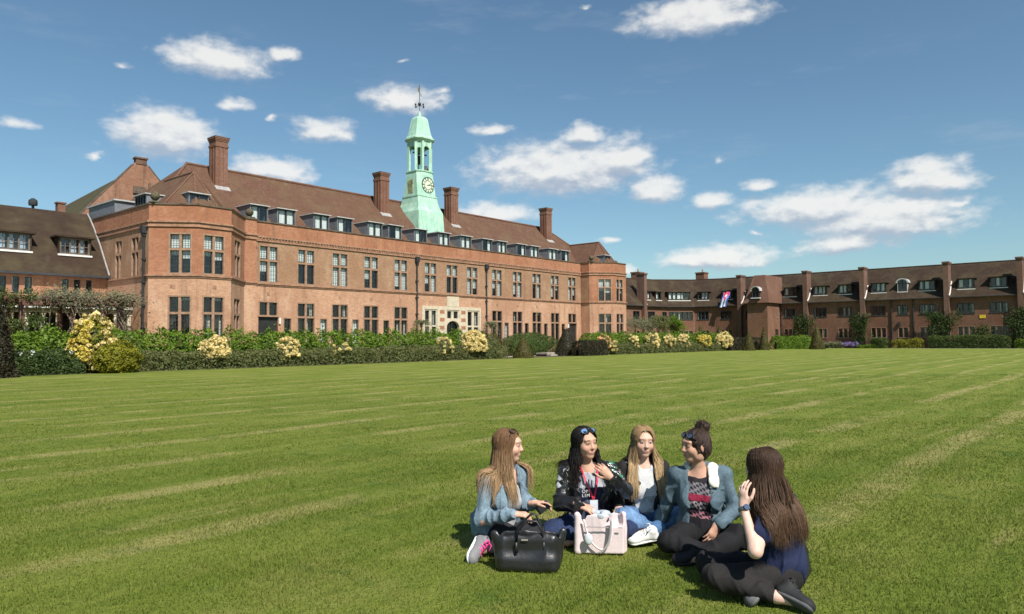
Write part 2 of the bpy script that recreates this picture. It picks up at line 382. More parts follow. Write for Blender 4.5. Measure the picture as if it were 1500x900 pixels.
def make_world():
    w = bpy.data.worlds.new('World'); scene.world = w; w.use_nodes = True
    t = NT(w.node_tree); t.t.nodes.clear()
    g = bpy.data.node_groups.new('cloud_field', 'ShaderNodeTree')
    g.interface.new_socket('Az', in_out='INPUT', socket_type='NodeSocketFloat')
    g.interface.new_socket('El', in_out='INPUT', socket_type='NodeSocketFloat')
    g.interface.new_socket('Field', in_out='OUTPUT', socket_type='NodeSocketFloat')
    q = NT(g); gi = q.n('NodeGroupInput'); go = q.n('NodeGroupOutput')
    az, el = gi.outputs[0], gi.outputs[1]
    # warp the coordinates a little so that no outline stays an ellipse
    cb = q.n('ShaderNodeCombineXYZ'); q.put(cb.inputs[0], az); q.put(cb.inputs[1], q.math('MULTIPLY', el, 1.7))
    wn = q.n('ShaderNodeTexNoise'); q.put(wn.inputs['Vector'], cb.outputs[0]); wn.inputs['Scale'].default_value = .45; wn.inputs['Detail'].default_value = 3
    ws = q.n('ShaderNodeSeparateColor'); q.put(ws.inputs[0], wn.outputs['Color'])
    azw = q.math('ADD', az, q.math('MULTIPLY', q.math('SUBTRACT', ws.outputs[0], .5), 2.6))
    elw = q.math('ADD', el, q.math('MULTIPLY', q.math('SUBTRACT', ws.outputs[1], .5), .9))
    cur = None
    for (a, e, wd, h, s) in CLOUDS:
        dx = q.math('MULTIPLY', q.math('SUBTRACT', azw, a), 1/(wd*1.2))
        ey = q.math('SUBTRACT', elw, e-h*.25)
        dy = q.math('MAXIMUM', q.math('MULTIPLY', ey, 1/(h*1.4)), q.math('MULTIPLY', ey, -1/(h*.95)))
        d = q.math('SQRT', q.math('ADD', q.math('MULTIPLY', dx, dx), q.math('MULTIPLY', dy, dy)))
        m = q.math('MULTIPLY_ADD', d, -1.0*(.8+.2*s), s)
        cur = m if cur is None else q.math('SMOOTH_MAX', cur, m, .15)
    n1 = q.n('ShaderNodeTexNoise'); q.put(n1.inputs['Vector'], cb.outputs[0])
    n1.inputs['Scale'].default_value = .62; n1.inputs['Detail'].default_value = 9; n1.inputs['Roughness'].default_value = .56
    f = q.math('ADD', cur, q.math('MULTIPLY', q.math('SUBTRACT', n1.outputs[0], .5), 1.0))
    q.put(go.inputs[0], f)
    tc = t.n('ShaderNodeTexCoord')
    nv = t.n('ShaderNodeVectorMath', operation='NORMALIZE'); t.put(nv.inputs[0], tc.outputs['Generated'])
    s = t.n('ShaderNodeSeparateXYZ'); t.put(s.inputs[0], nv.outputs[0])
    az = t.math('MULTIPLY', t.math('ARCTAN2', s.outputs[1], s.outputs[0]), 180/math.pi)
    el = t.math('MULTIPLY', t.math('ARCSINE', s.outputs[2]), 180/math.pi)
    G = []
    for da, de in ((0, 0), (-.25, .75)):
        nd = t.n('ShaderNodeGroup'); nd.node_tree = g
        t.put(nd.inputs[0], t.math('ADD', az, da)); t.put(nd.inputs[1], t.math('ADD', el, de)); G.append(nd.outputs[0])
    dens = t.math('ADD', t.math('MULTIPLY', t.ramp(G[0], -.05, .62), .86), t.math('MULTIPLY', t.ramp(t.noise(t.scale(nv.outputs[0], (3, 3, 16)), 2.0, 6.0, .65), .52, .80), .10))
    lit = t.ramp(t.math('SUBTRACT', G[0], G[1]), -.40, .32)
    ccol = t.mixc(lit, (0.37, 0.42, 0.50), (0.78, 0.77, 0.745))
    sky = t.n('ShaderNodeTexSky', sky_type='NISHITA', sun_disc=False)
    sky.sun_elevation = SUN_EL; sky.sun_rotation = math.atan2(sun_h.x, sun_h.y)
    sky.air_density = 1.0; sky.dust_density = .7; sky.ozone_density = 1.4; sky.altitude = 50
    bg = t.n('ShaderNodeBackground'); bg.inputs[1].default_value = SKY_STR; t.put(bg.inputs[0], t.mixc(1.0, sky.outputs[0], (.82, 1.0, 1.0), 'MULTIPLY'))
    b2 = t.n('ShaderNodeBackground'); t.put(b2.inputs[0], ccol); b2.inputs[1].default_value = CLOUD_STR
    mx = t.n('ShaderNodeMixShader'); t.put(mx.inputs[0], dens); t.put(mx.inputs[1], bg.outputs[0]); t.put(mx.inputs[2], b2.outputs[0])
    out = t.n('ShaderNodeOutputWorld'); t.put(out.inputs[0], mx.outputs[0])
CLOUD_STR = 0.86
make_world()
scene.view_settings.view_transform = 'Standard'; scene.view_settings.look = 'None'
scene.view_settings.exposure = 0.50; scene.view_settings.gamma = 1.0
# ---------------------------------------------------------------- building helpers
def v2(p): return Vector((p[0], p[1]))
def offset_poly(pts, d):
    """polyline moved d to the outside (right-hand side of its direction), mitred"""
    out = []
    P = [v2(p) for p in pts]
    for i, p in enumerate(P):
        ns = []
        if i > 0: e = (p-P[i-1]).normalized(); ns.append(Vector((e.y, -e.x)))
        if i < len(P)-1: e = (P[i+1]-p).normalized(); ns.append(Vector((e.y, -e.x)))
        if len(ns) == 1: out.append(p+ns[0]*d)
        else:
            m = (ns[0]+ns[1]).normalized(); out.append(p+m*(d/max(.3, m.dot(ns[0]))))
    return out
def band(mb, pts, z0, z1, proj, back=.05):
    a = offset_poly(pts, proj); b = offset_poly(pts, -back)
    for i in range(len(pts)-1):
        p, q, r, s = a[i], a[i+1], b[i+1], b[i]
        mb.quad((p.x,p.y,z0),(q.x,q.y,z0),(q.x,q.y,z1),(p.x,p.y,z1))
        mb.quad((p.x,p.y,z1),(q.x,q.y,z1),(r.x,r.y,z1),(s.x,s.y,z1))
        mb.quad((s.x,s.y,z0),(r.x,r.y,z0),(q.x,q.y,z0),(p.x,p.y,z0))
        mb.quad((r.x,r.y,z0),(s.x,s.y,z0),(s.x,s.y,z1),(r.x,r.y,z1))
    for i in (0, -1):
        p, s = a[i], b[i]; mb.quad((p.x,p.y,z0),(p.x,p.y,z1),(s.x,s.y,z1),(s.x,s.y,z0))
class Face:
    """one straight stretch of wall seen from outside: u runs p0->p1, outward normal to the right"""
    def __init__(s, p0, p1):
        s.p0 = v2(p0); s.p1 = v2(p1); s.L = (s.p1-s.p0).length; s.d = (s.p1-s.p0)/s.L; s.n = Vector((s.d.y, -s.d.x))
    def at(s, u, z, o=0.0):
        p = s.p0+s.d*u+s.n*o; return (p.x, p.y, z)
    def wall(s, mb, z0, z1, holes, depth=.28, mi=0, mi_room=1, room=.8, upper=None):
        us = sorted(set([0, s.L]+[h[0] for h in holes]+[h[1] for h in holes]))
        zs = sorted(set([z0, z1]+[h[2] for h in holes]+[h[3] for h in holes]+([upper[0], upper[2]] if upper else [])))
        for i in range(len(us)-1):
            for j in range(len(zs)-1):
                um, zm = (us[i]+us[i+1])/2, (zs[j]+zs[j+1])/2
                if any(h[0] < um < h[1] and h[2] < zm < h[3] for h in holes): continue
                mb.mi = mi if not upper else (upper[1] if upper[0] < zm < upper[2] else (3 if zm < upper[0] else mi))
                mb.quad(s.at(us[i],zs[j]), s.at(us[i+1],zs[j]), s.at(us[i+1],zs[j+1]), s.at(us[i],zs[j+1]))
        for (a, b, c, d) in holes:
            mb.mi = mi
            for (p, q) in (((a,c),(b,c)), ((b,c),(b,d)), ((b,d),(a,d)), ((a,d),(a,c))):
                mb.quad(s.at(*p), s.at(*p, -depth), s.at(*q, -depth), s.at(*q))
            mb.mi = mi_room   # an unlit room behind the opening
            e = .25
            mb.quad(s.at(a-e,c-e,-depth-room), s.at(b+e,c-e,-depth-room), s.at(b+e,d+e,-depth-room), s.at(a-e,d+e,-depth-room))
            for (p, q) in (((a-e,c-e),(b+e,c-e)), ((b+e,c-e),(b+e,d+e)), ((b+e,d+e),(a-e,d+e)), ((a-e,d+e),(a-e,c-e))):
                mb.quad(s.at(*p,-depth-room), s.at(*p,-depth-.003), s.at(*q,-depth-.003), s.at(*q,-depth-room))
        mb.mi = mi
    def fbox(s, mb, u0, u1, z0, z1, o0, o1):
        """box on the face between offsets o0 < o1 (outwards)"""
        c = s.at((u0+u1)/2, (z0+z1)/2, (o0+o1)/2)
        mb.obox(c, (s.d.x*(u1-u0)/2, s.d.y*(u1-u0)/2, 0), (s.n.x*(o1-o0)/2, s.n.y*(o1-o0)/2, 0), (0, 0, (z1-z0)/2))
    def window(s, root, u0, u1, z0, z1, nl=2, transom=None, frame='mullion', mw=.17, fw_=.10, blinds=(), nb=(3, 4, 3),
               out=.0, deep=.16, bars='bars', name='window', side_curtains=0, sash='frame_dark', label=None):
        """mullioned window: stone frame (the part), glazing bars, panes and blinds as its own pieces"""
        fr = MB()
        lights = []
        w = (u1-u0-2*fw_-(nl-1)*mw)/nl
        rows = [(z0+fw_*.8, z1-fw_)] if transom is None else [(z0+fw_*.8, transom-.075), (transom+.075, z1-fw_)]
        s.fbox(fr, u0, u0+fw_, z0, z1, -deep-.04, out+.012); s.fbox(fr, u1-fw_, u1, z0, z1, -deep-.04, out+.012)
        s.fbox(fr, u0+fw_, u1-fw_, z1-fw_, z1, -deep-.04, out+.012); s.fbox(fr, u0-.05, u1+.05, z0-.05, z0+fw_*.8, -deep-.04, out+.06)
        for k in range(nl):
            a = u0+fw_+k*(w+mw)
            if k: s.fbox(fr, a-mw, a, z0+fw_*.8, z1-fw_, -deep-.04, out-.02)
            for r, (c, d) in enumerate(rows): lights.append((a, a+w, c, d, r))
        if transom is not None:
            for k in range(nl):
                a = u0+fw_+k*(w+mw); s.fbox(fr, a, a+w, transom-.075, transom+.075, -deep-.04, out+.0)
        f = fr.build(name, frame, root)
        if label: f['label'] = label
        gb, gl = MB(), MB()
        for (a, b, c, d, r) in lights:
            t = .035
            for (p, q, e, g) in ((a, a+t, c, d), (b-t, b, c, d), (a+t, b-t, c, c+t), (a+t, b-t, d-t, d)):
                s.fbox(gb, p, q, e, g, -deep-.02, -deep+.035)
            nx = nb[0]; nz = nb[1] if r == 0 and transom is not None else nb[2]
            for i in range(1, nx):
                u = a+(b-a)*i/nx; s.fbox(gb, u-.009, u+.009, c+t, d-t, -deep-.004, -deep+.010)
            for i in range(1, nz):
                z = c+(d-c)*i/nz; s.fbox(gb, a+t, b-t, z-.009, z+.009, -deep-.005, -deep+.011)
            gl.quad(s.at(a,c,-deep), s.at(b,c,-deep), s.at(b,d,-deep), s.at(a,d,-deep))
        gb.build('glazing_bars', sash, f); gl.build('pane', 'glass', f)
        bl, cu = MB(), MB()
        for i, (a, b, c, d, r) in enumerate(lights):
            amt = blinds[i % len(blinds)] if blinds else 0
            if amt > 0:
                bl.quad(s.at(a,d-(d-c)*amt,-deep-.09), s.at(b,d-(d-c)*amt,-deep-.09), s.at(b,d,-deep-.09), s.at(a,d,-deep-.09))
            if side_curtains and random.random() < side_curtains:
                wv = (b-a)*random.uniform(.22, .45); left = random.random() < .5
                p = a if left else b-wv
                n = 6
                for q in range(n):
                    o = .02*(q % 2)
                    cu.quad(s.at(p+wv*q/n,c,-deep-.14-o), s.at(p+wv*(q+1)/n,c,-deep-.16+o), s.at(p+wv*(q+1)/n,d,-deep-.16+o), s.at(p+wv*q/n,d,-deep-.14-o))
        if bl.v: bl.build('blind', 'blind', f)
        if cu.v: cu.build('curtain', 'curtain', f)
        return f
def downpipe(root, f, u, z0, z1, hopper=True):
    mb = MB(); p = [f.at(u, z, .11) for z in (z0, z1-.3, z1)]
    mb.tube(p, .075, 8)
    if hopper: f.fbox(mb, u-.2, u+.2, z1-.25, z1+.2, .005, .30); f.fbox(mb, u-.13, u+.13, z1-.42, z1-.25, .02, .24)
    z = z0+.6
    while z < z1-.6: f.fbox(mb, u-.14, u+.14, z, z+.1, .004, .20); z += 1.5
    return mb.build('drainpipe', 'iron', root)
def chimney(root, x, y, z0, z1, wx, wy, flash=True, name='chimney'):
    mb = MB(); mb.box(x-wx/2, y-wy/2, z0, x+wx/2, y+wy/2, z1-.75)
    e = .05
    mb.box(x-wx/2-e, y-wy/2-e, z1-.75, x+wx/2+e, y+wy/2+e, z1-.6)
    mb.box(x-wx/2, y-wy/2, z1-.6, x+wx/2, y+wy/2, z1-.3)
    for k, (a, b) in enumerate(((.30, .2), (.2, .1), (.1, 0))):
        e = .04+.03*k; mb.box(x-wx/2-e, y-wy/2-e, z1-a, x+wx/2+e, y+wy/2+e, z1-b)
    # sunk panels read as dark vertical lines on each stack
    for sx in (-.18, .18): mb.box(x+sx*wx-.05, y-wy/2-.045, z0, x+sx*wx+.05, y-wy/2, z1-.8)
    for sy in (-.2, .2): mb.box(x-wx/2-.045, y+sy*wy-.05, z0, x-wx/2, y+sy*wy+.05, z1-.8)
    o = mb.build(name, 'chimney_brick', root)
    ca = MB(); ca.box(x-wx/2-.11, y-wy/2-.11, z1, x+wx/2+.11, y+wy/2+.11, z1+.06); ca.build('chimney_cap', 'coping', o)
    if flash:
        fl = MB(); s = 1.0
        zb = 9.9+(y-wy/2-50.2)*5.6/6.0
        # lead apron in front of the foot of the stack, along the slope of the roof
        fl.quad((x-wx/2-.1, y-wy/2-.02, zb+.04), (x-wx/2-.1, y-wy/2-.34, zb-.27), (x+wx/2+.1, y-wy/2-.34, zb-.27), (x+wx/2+.1, y-wy/2-.02, zb+.04))
        fl.quad((x-wx/2-.1, y-wy/2-.34, zb-.27), (x-wx/2-.1, y-wy/2-.34, zb-.32), (x+wx/2+.1, y-wy/2-.34, zb-.32), (x+wx/2+.1, y-wy/2-.34, zb-.27))
        fl.build('flashing', plain('pale_lead', (.30,.29,.285), .7, .15, 3.0) if 'pale_lead' not in bpy.data.materials else bpy.data.materials['pale_lead'], o)
    return o
def box_dormer(root, f, u0, u1, zb, zt, depth=2.0, cheek='lead', panes=2, curtains=.75, label=None):
    """flat-roofed dormer: cheeks, roof slab, dark window frame, panes"""
    d = MB()
    f.fbox(d, u0, u0+.07, zb, zt, -depth, -.03); f.fbox(d, u1-.07, u1, zb, zt, -depth, -.03)
    f.fbox(d, u0+.07, u1-.07, zb, zt, -depth, -depth+.05)
    o = d.build('dormer', cheek, root)
    if label: o['label'] = label
    r = MB(); f.fbox(r, u0-.1, u1+.1, zt, zt+.07, -depth, .12); r.build('dormer_roof', 'grey_trim', o)
    w = MB(); t = .09
    f.fbox(w, u0+.07, u1-.07, zb, zb+.16, -.12, -.02); f.fbox(w, u0+.07, u1-.07, zt-t, zt, -.12, -.02)
    W = u1-u0-.14
    for k in range(panes+1):
        c = u0+.07+t/2+(W-t)*k/panes; f.fbox(w, c-t/2, c+t/2, zb+.16, zt-t, -.12, -.02)
    w.build('window_frame', 'frame_dark', o)
    g = MB(); g.quad(f.at(u0+.07,zb+.16,-.08), f.at(u1-.07,zb+.16,-.08), f.at(u1-.07,zt-t,-.08), f.at(u0+.07,zt-t,-.08)); g.build('pane', 'glass', o)
    c = MB()
    for k in range(panes):
        if random.random() < curtains:
            a = u0+.12+W*k/panes; b = a+W/panes-.1; n = 5; z0 = zb+.16
            for q in range(n):
                e = .02*(q % 2)
                c.quad(f.at(a+(b-a)*q/n,z0,-.2-e), f.at(a+(b-a)*(q+1)/n,z0,-.22+e), f.at(a+(b-a)*(q+1)/n,zt-t,-.22+e), f.at(a+(b-a)*q/n,zt-t,-.2-e))
    if c.v: c.build('curtain', 'blind', o)
    bk = MB(); bk.quad(f.at(u0+.07,zb+.05,-.7), f.at(u1-.07,zb+.05,-.7), f.at(u1-.07,zt-.02,-.7), f.at(u0+.07,zt-.02,-.7)); bk.build('dark_interior', 'room', o)
    return o

# ---------------------------------------------------------------- the long brick hall
T = 49.7
hall = empty('college_hall', (49.85, T, 0), 'long two storey red brick hall with clock cupola and row of dormers', 'hall')
POLY = [(20.9,62.5),(20.9,48.5),(23.15,46.5),(25.5,46.5),(27.95,49.1),(28.9,49.1),(28.9,T),(71.15,T),(71.15,48.5),(73.4,46.5),(76.0,46.5),(78.4,49.1),(78.8,49.1),(78.8,62.5)]
FRONT_W = [30.28,33.57,36.80,40.02,43.35,46.95,49.77,52.57,56.25,59.50,62.78,66.08,69.37]
SINGLE = [31.92,35.21,38.38,41.68,57.72,61.02,64.35,67.6]
faces = [Face(POLY[i], POLY[i+1]) for i in range(len(POLY)-1)]
faces.append(Face(POLY[-1], POLY[0]))
wall = MB()
HW = .83
holes = {i: [] for i in range(len(faces))}
main = faces[6]
X0 = 28.9
for k, x in enumerate(FRONT_W):
    holes[6].append((x-HW-X0, x+HW-X0, 5.98, 8.82))
    if k not in (5, 6, 7):
        zb = .45 if k in (0, 12) else 1.0
        holes[6].append((x-HW-X0, x+HW-X0, zb, 4.6))
for x in SINGLE: holes[6].append((x-.36-X0, x+.36-X0, .5, 3.38))
# stone entrance windows and arched door
holes[6] += [(46.05+.08-X0, 47.78-X0, 1.0, 4.45), (51.78-X0, 53.55-X0, 1.0, 4.45), (48.98-X0, 50.68-X0, 3.55, 4.45), (48.98-X0, 50.68-X0, .45, 3.4)]
BAYW = [(1, 1.22, 2.68, 2), (2, .36, 1.9, 2), (3, .75, 2.45, 2), (8, 1.04, 2.68, 2), (9, .35, 1.95, 2), (10, .75, 2.45, 2)]
for i, a, b, n in BAYW: holes[i] += [(a, b, 5.98, 8.68), (a, b, .9, 4.6)]
for a, b in ((8.75, 9.95), (11.35, 12.6)): holes[0].append((a, b, 5.9, 8.62))
for i, f in enumerate(faces):
    f.wall(wall, -.3, 10.5, holes[i], upper=(5.8, 2, 9.2) if i in (0, 6, 7) else (5.8, 0, 9.2))
wall.build('wall', ['brick', 'room', 'brick_buff', 'brick_pale'], hall)
PB = [(5, .0), ]
for k, x in enumerate(FRONT_W):
    main.window(hall, x-HW-X0, x+HW-X0, 5.98, 8.82, 2, 7.66, blinds=(random.choice([0, .25, .5, .8, 1]), random.choice([.9, 1, 1]), random.choice([0, .3, .6, 1]), random.choice([.9, 1, 1])), nb=(3, 5, 3))
    if k in (5, 6, 7): continue
    if k in (0, 12):
        main.window(hall, x-HW-X0, x+HW-X0, 3.46, 4.6, 2, None, nb=(3, 1, 4))
        d = MB(); main.fbox(d, x-HW-X0+.02, x+HW-X0-.02, .45, 3.34, -.24, -.16)
        main.fbox(d, x-HW-X0, x+HW-X0, 3.34, 3.455, -.24, -.04)
        d.build('door', 'door_dark', hall, )
    else:
        main.window(hall, x-HW-X0, x+HW-X0, 1.0, 4.6, 2, 3.44, blinds=(0, 0, 0, random.choice([0, 0, .3])), nb=(3, 5, 4), side_curtains=.45)
for x in SINGLE:
    main.window(hall, x-.36-X0, x+.36-X0, .5, 3.38, 1, None, fw_=.07, nb=(2, 1, 7), side_curtains=.35, blinds=(random.choice([0, 0, 0, 1]),))
for i, a, b, n in BAYW:
    faces[i].window(hall, a, b, 5.98, 8.68, 2, 7.6, blinds=(.2, .95, .35, .95), nb=(3, 6, 3))
    faces[i].window(hall, a, b, .9, 4.6, 2, 3.44, nb=(3, 6, 4), side_curtains=.4, blinds=(0, 0, 0, .2))
for a, b in ((8.75, 9.95), (11.35, 12.6)): faces[0].window(hall, a, b, 5.9, 8.62, 2, 7.6, blinds=(0, .5))
# horizontal trim
PF = POLY
c = MB(); band(c, PF, 9.06, 9.17, .09); band(c, PF, 9.17, 9.34, .05)
band(c, PF, 9.34, 9.46, .14); c.build('cornice', 'terracotta', hall)
de = MB(); main.fbox(de, .01, main.L-.01, 9.185, 9.34, .0505, .056)
u = .15
while u < main.L-.1: main.fbox(de, u, u+.12, 9.19, 9.335, .054, .115); u += .27
de.build('dentil_band', 'terracotta', hall)
c = MB(); band(c, PF, 5.74, 5.84, .06); band(c, PF, 5.84, 5.95, .12); c.build('string_course', 'terracotta', hall)
c = MB(); band(c, PF, 10.5, 10.6, .07, .42); c.build('coping', 'coping', hall)
pi = MB(); pp = offset_poly(PF, -.40)
for i in range(len(PF)-1): pi.quad((pp[i+1].x,pp[i+1].y,9.6),(pp[i].x,pp[i].y,9.6),(pp[i].x,pp[i].y,10.5),(pp[i+1].x,pp[i+1].y,10.5))
pi.build('parapet_lining', 'brick', hall)
# air bricks between the storeys
for x in FRONT_W:
    ab = MB(); main.fbox(ab, x-.12-X0, x+.12-X0, 5.02, 5.26, .003, .02); ab.build('air_brick', 'terracotta', hall)
for i in (1, 2, 8, 9):
    ab = MB(); faces[i].fbox(ab, faces[i].L/2-.15, faces[i].L/2+.15, 5.05, 5.3, .003, .02); ab.build('air_brick', 'terracotta', hall)
# pale stone entrance
st = MB()
SX0, SX1 = 46.0-X0-.15, 53.75-X0
def stone(u0, u1, z0, z1, o=.07): main.fbox(st, u0, u1, z0, z1, .004, o)
L0, L1 = 46.13-X0, 47.78-X0; D0, D1 = 48.98-X0, 50.68-X0; Q0, Q1 = 51.78-X0, 53.55-X0
stone(SX0, L0, .3, 4.75); stone(L1, D0, .3, 4.75); stone(D1, Q0, .3, 4.75); stone(Q1, SX1, .3, 4.75)
for a, b in ((L0, L1), (Q0, Q1)): stone(a, b, 4.45, 4.75); stone(a, b, .3, 1.0)
stone(D0, D1, 4.45, 4.75); stone(D0, D1, 3.4, 3.55)
stone(D0+.05, D1-.05, 4.75, 5.72, .09)
# arch spandrels over the door
n = 10; r = (D1-D0)/2; cz_ = 3.4-.62
for sgn in (-1, 1):
    for k in range(n):
        a0, a1 = math.pi/2*k/n, math.pi/2*(k+1)/n
        xm = (D0+D1)/2
        x0, x1 = xm+sgn*r*math.cos(a0), xm+sgn*r*math.cos(a1)
        z0, z1 = cz_+.62*math.sin(a0), cz_+.62*math.sin(a1)
        lo, hi = min(x0, x1), max(x0, x1)
        P = [(x0, z0), (x1, z1), (x1, 3.4), (x0, 3.4)]
        if sgn < 0: P = P[::-1]
        st.add([main.at(a, z, .07) for a, z in P]+[main.at(a, z, -.25) for a, z in P], [(0,1,2,3),(7,6,5,4),(0,4,5,1)])
st.build('stone_entrance', 'stone', hall)
for a, b in ((L1, D0), (D1, Q0)):
    for k in range(5):
        br = MB(); main.fbox(br, (a+b)/2-.3, (a+b)/2+.3, 1.1+k*.74, 1.45+k*.74, .071, .078); br.build('brick_inset', 'brick', hall)
main.window(hall, L0, L1, 1.0, 4.45, 2, 2.9, frame='stone', blinds=(0, 0), nb=(3, 5, 4), mw=.3, fw_=.12, side_curtains=.5)
main.window(hall, Q0, Q1, 1.0, 4.45, 2, 2.9, frame='stone', blinds=(0, 0), nb=(3, 5, 4), mw=.3, fw_=.12, side_curtains=.5)
main.window(hall, D0, D1, 3.55, 4.45, 2, None, frame='stone', nb=(3, 5, 3), mw=.3, fw_=.12)
dr = MB()
for k in range(5):
    uu = D0+(D1-D0)*k/4; main.fbox(dr, max(D0, uu-.05), min(D1, uu+.05), .45, 3.4, -.3, -.22)
main.fbox(dr, D0, D1, 2.25, 2.35, -.3, -.22)
door = dr.build('door', 'door_dark', hall); door['label'] = 'arched glazed entrance door in the pale stone surround'
g = MB(); g.quad(main.at(D0,.45,-.27), main.at(D1,.45,-.27), main.at(D1,3.4,-.27), main.at(D0,3.4,-.27)); g.build('pane', 'glass', door)
downpipe(hall, main, 45.2-X0, .3, 8.95); downpipe(hall, main, 54.56-X0, .3, 8.95)
downpipe(hall, faces[0], 13.55, .3, 8.9, True)
# roof: hipped main roof, half-hips over the two bays
rf = MB(); ZE, ZR = 9.9, 15.5; a0, a1, b0, b1 = 21.4, 78.3, 50.2, 62.2; r0, r1, ry = 27.0, 72.7, 56.2
rf.quad((a0,b0,ZE),(a1,b0,ZE),(r1,ry,ZR),(r0,ry,ZR)); rf.quad((a1,b1,ZE),(a0,b1,ZE),(r0,ry,ZR),(r1,ry,ZR))
rf.quad((a0,b1,ZE),(a0,b0,ZE),(r0,ry,ZR)); rf.quad((a1,b0,ZE),(a1,b1,ZE),(r1,ry,ZR))
for sx in (0, 50.3):
    zc = 13.3; yb = 50.2+(zc-ZE)/(ZR-ZE)*6.0
    pk = (24.25+sx, 49.3, zc); pb = (24.25+sx, yb, zc)
    o = [(21.3+sx,48.7,ZE),(23.3+sx,46.95,ZE),(25.3+sx,46.95,ZE),(27.5+sx,49.3,ZE),(27.9+sx,50.2,ZE)]
    q = (21.3+sx, 50.2, ZE)
    rf.quad(q, o[0], pk, pb); rf.quad(o[0], o[1], pk); rf.quad(o[1], o[2], pk); rf.quad(o[2], o[3], pk); rf.quad(o[3], o[4], pb, pk)
rf.mi = 1
gt = offset_poly(PF, -.38)
for i in range(1, len(PF)-2):
    rf.quad((gt[i].x,gt[i].y,9.68),(gt[i+1].x,gt[i+1].y,9.68),(gt[i+1].x,51.5,9.68),(gt[i].x,51.5,9.68))
roof = rf.build('roof', ['tile_red', 'lead'], hall)
rr = MB(); rr.tube([(r0,ry,ZR+.03),(r1,ry,ZR+.03)], .13, 8)
rr.tube([(r0,ry,ZR+.02),(a0+.4,b0+.4,ZE+.4)], .10, 8); rr.tube([(r1,ry,ZR+.02),(a1-.4,b0+.4,ZE+.4)], .10, 8)
for sx in (0, 50.3):
    pk = (24.25+sx, 49.3, 13.32)
    rr.tube([pk, (24.25+sx, 53.7, 13.32)], .09, 8)
    for e in ((21.3+sx,48.7,ZE),(23.3+sx,46.95,ZE),(25.3+sx,46.95,ZE),(27.5+sx,49.3,ZE)): rr.tube([pk, e], .08, 6)
rr.build('ridge_tile', 'tile_tower', roof)
for x, w in ((28.9, 1.02), (45.35, 1.05), (54.8, 1.05), (71.15, 1.05)): chimney(hall, x, 54.8, 12.6, 17.6, w, 1.05)
DR = [(29.1,30.6),(31.4,33.0),(34.7,36.2),(37.0,38.55),(40.2,41.8),(42.5,44.05),(45.6,47.15),(48.65,50.15),(51.65,53.2),(54.8,56.3),(57.15,58.6),(60.25,61.8),(62.55,64.1),(65.85,67.5),(68.2,69.8)]
fd = Face((0, 50.35), (100, 50.35))
for k, (a, b) in enumerate(DR): box_dormer(hall, fd, a, b, 10.35, 11.85, 2.3)
fb = Face((0, 47.75), (100, 47.75))
box_dormer(hall, fb, 23.15, 24.55, 10.35, 11.5, 2.2, curtains=0); box_dormer(hall, fb, 23.15+50.1, 24.55+50.1, 10.35, 11.5, 2.2, curtains=0)
fs = Face((21.55, 70), (21.55, 30))
box_dormer(hall, fs, 17.7, 19.5, 10.3, 11.55, 2.2, panes=4, curtains=0)
gbx = MB(); gbx.box(21.0, 54.2, 9.6, 23.8, 58.8, 11.5); gbox = gbx.build('dormer', 'lead', hall); gbox['label'] = 'long blank grey box dormer on the side roof'
gr = MB(); gr.box(20.9, 54.05, 11.5, 24.2, 58.95, 11.6); gr.build('dormer_roof', 'grey_trim', gbox)
fin = MB()
for x, y in ((21.25,48.45),(28.55,49.5),(71.5,48.4),(78.2,49.3)):
    fin2 = MB(); fin2.box(x-.3, y-.3, 10.6, x+.3, y+.3, 10.72); fin2.lathe((x, y, 10.72), [(.12,0),(.10,.06),(.16,.11),(.25,.21),(.29,.34),(.27,.47),(.19,.58),(.08,.65),(.02,.665)], 16)
    fin2.build('ball_finial', plain('lichen_stone', (0.085,0.072,0.042), .9, .4, 6.0), hall, smooth=True)
for x in (31.2, 68.5):
    w = MB(); main.fbox(w, x-.07-X0, x+.07-X0, 2.9, 3.35, .01, .13); w.build('wall_light', 'white_paint', hall)
# ---- copper cupola
cup = MB(); ax, ay = 49.85, 54.3
def ring(h, z, ch=.0, hy=None):
    hy = hy or h
    if ch <= 0: ch = .002
    return [(ax-h+ch,ay-hy,z),(ax+h-ch,ay-hy,z),(ax+h,ay-hy+ch,z),(ax+h,ay+hy-ch,z),(ax+h-ch,ay+hy,z),(ax-h+ch,ay+hy,z),(ax-h,ay+hy-ch,z),(ax-h,ay-hy+ch,z)]
def loft(mb, rings):
    o = len(mb.v); n = len(rings[0])
    vs = [p for r in rings for p in r]; fs = []
    for i in range(len(rings)-1):
        for k in range(n): fs.append((i*n+k, i*n+(k+1) % n, (i+1)*n+(k+1) % n, (i+1)*n+k))
    fs.append(tuple((len(rings)-1)*n+k for k in range(n))); fs.append(tuple(range(n))[::-1])
    mb.add(vs, fs)
loft(cup, [ring(1.76,11.6,.02),ring(1.72,12.85,.02),ring(1.64,14.25,.02),ring(1.50,14.6,.05),ring(1.37,15.1,.1),ring(1.28,15.8,.16)])
loft(cup, [ring(1.33,15.75,.2),ring(1.33,15.9,.2),ring(1.24,15.9,.22),ring(1.13,17.9,.38),ring(1.10,18.25,.40),ring(1.17,18.3,.42),ring(1.17,18.42,.42)])
CK = [(-.53,-.96),(.53,-.96),(.96,-.53),(.96,.53),(.53,.96),(-.53,.96),(-.96,.53),(-.96,-.53)]
for k, (dx, dy) in enumerate(CK):
    cup.obox((ax+dx, ay+dy, 19.9), (.095,.095,0) if k % 2 else (.13,0,0), (-.095,.095,0) if k % 2 else (0,.13,0), (0,0,1.5))
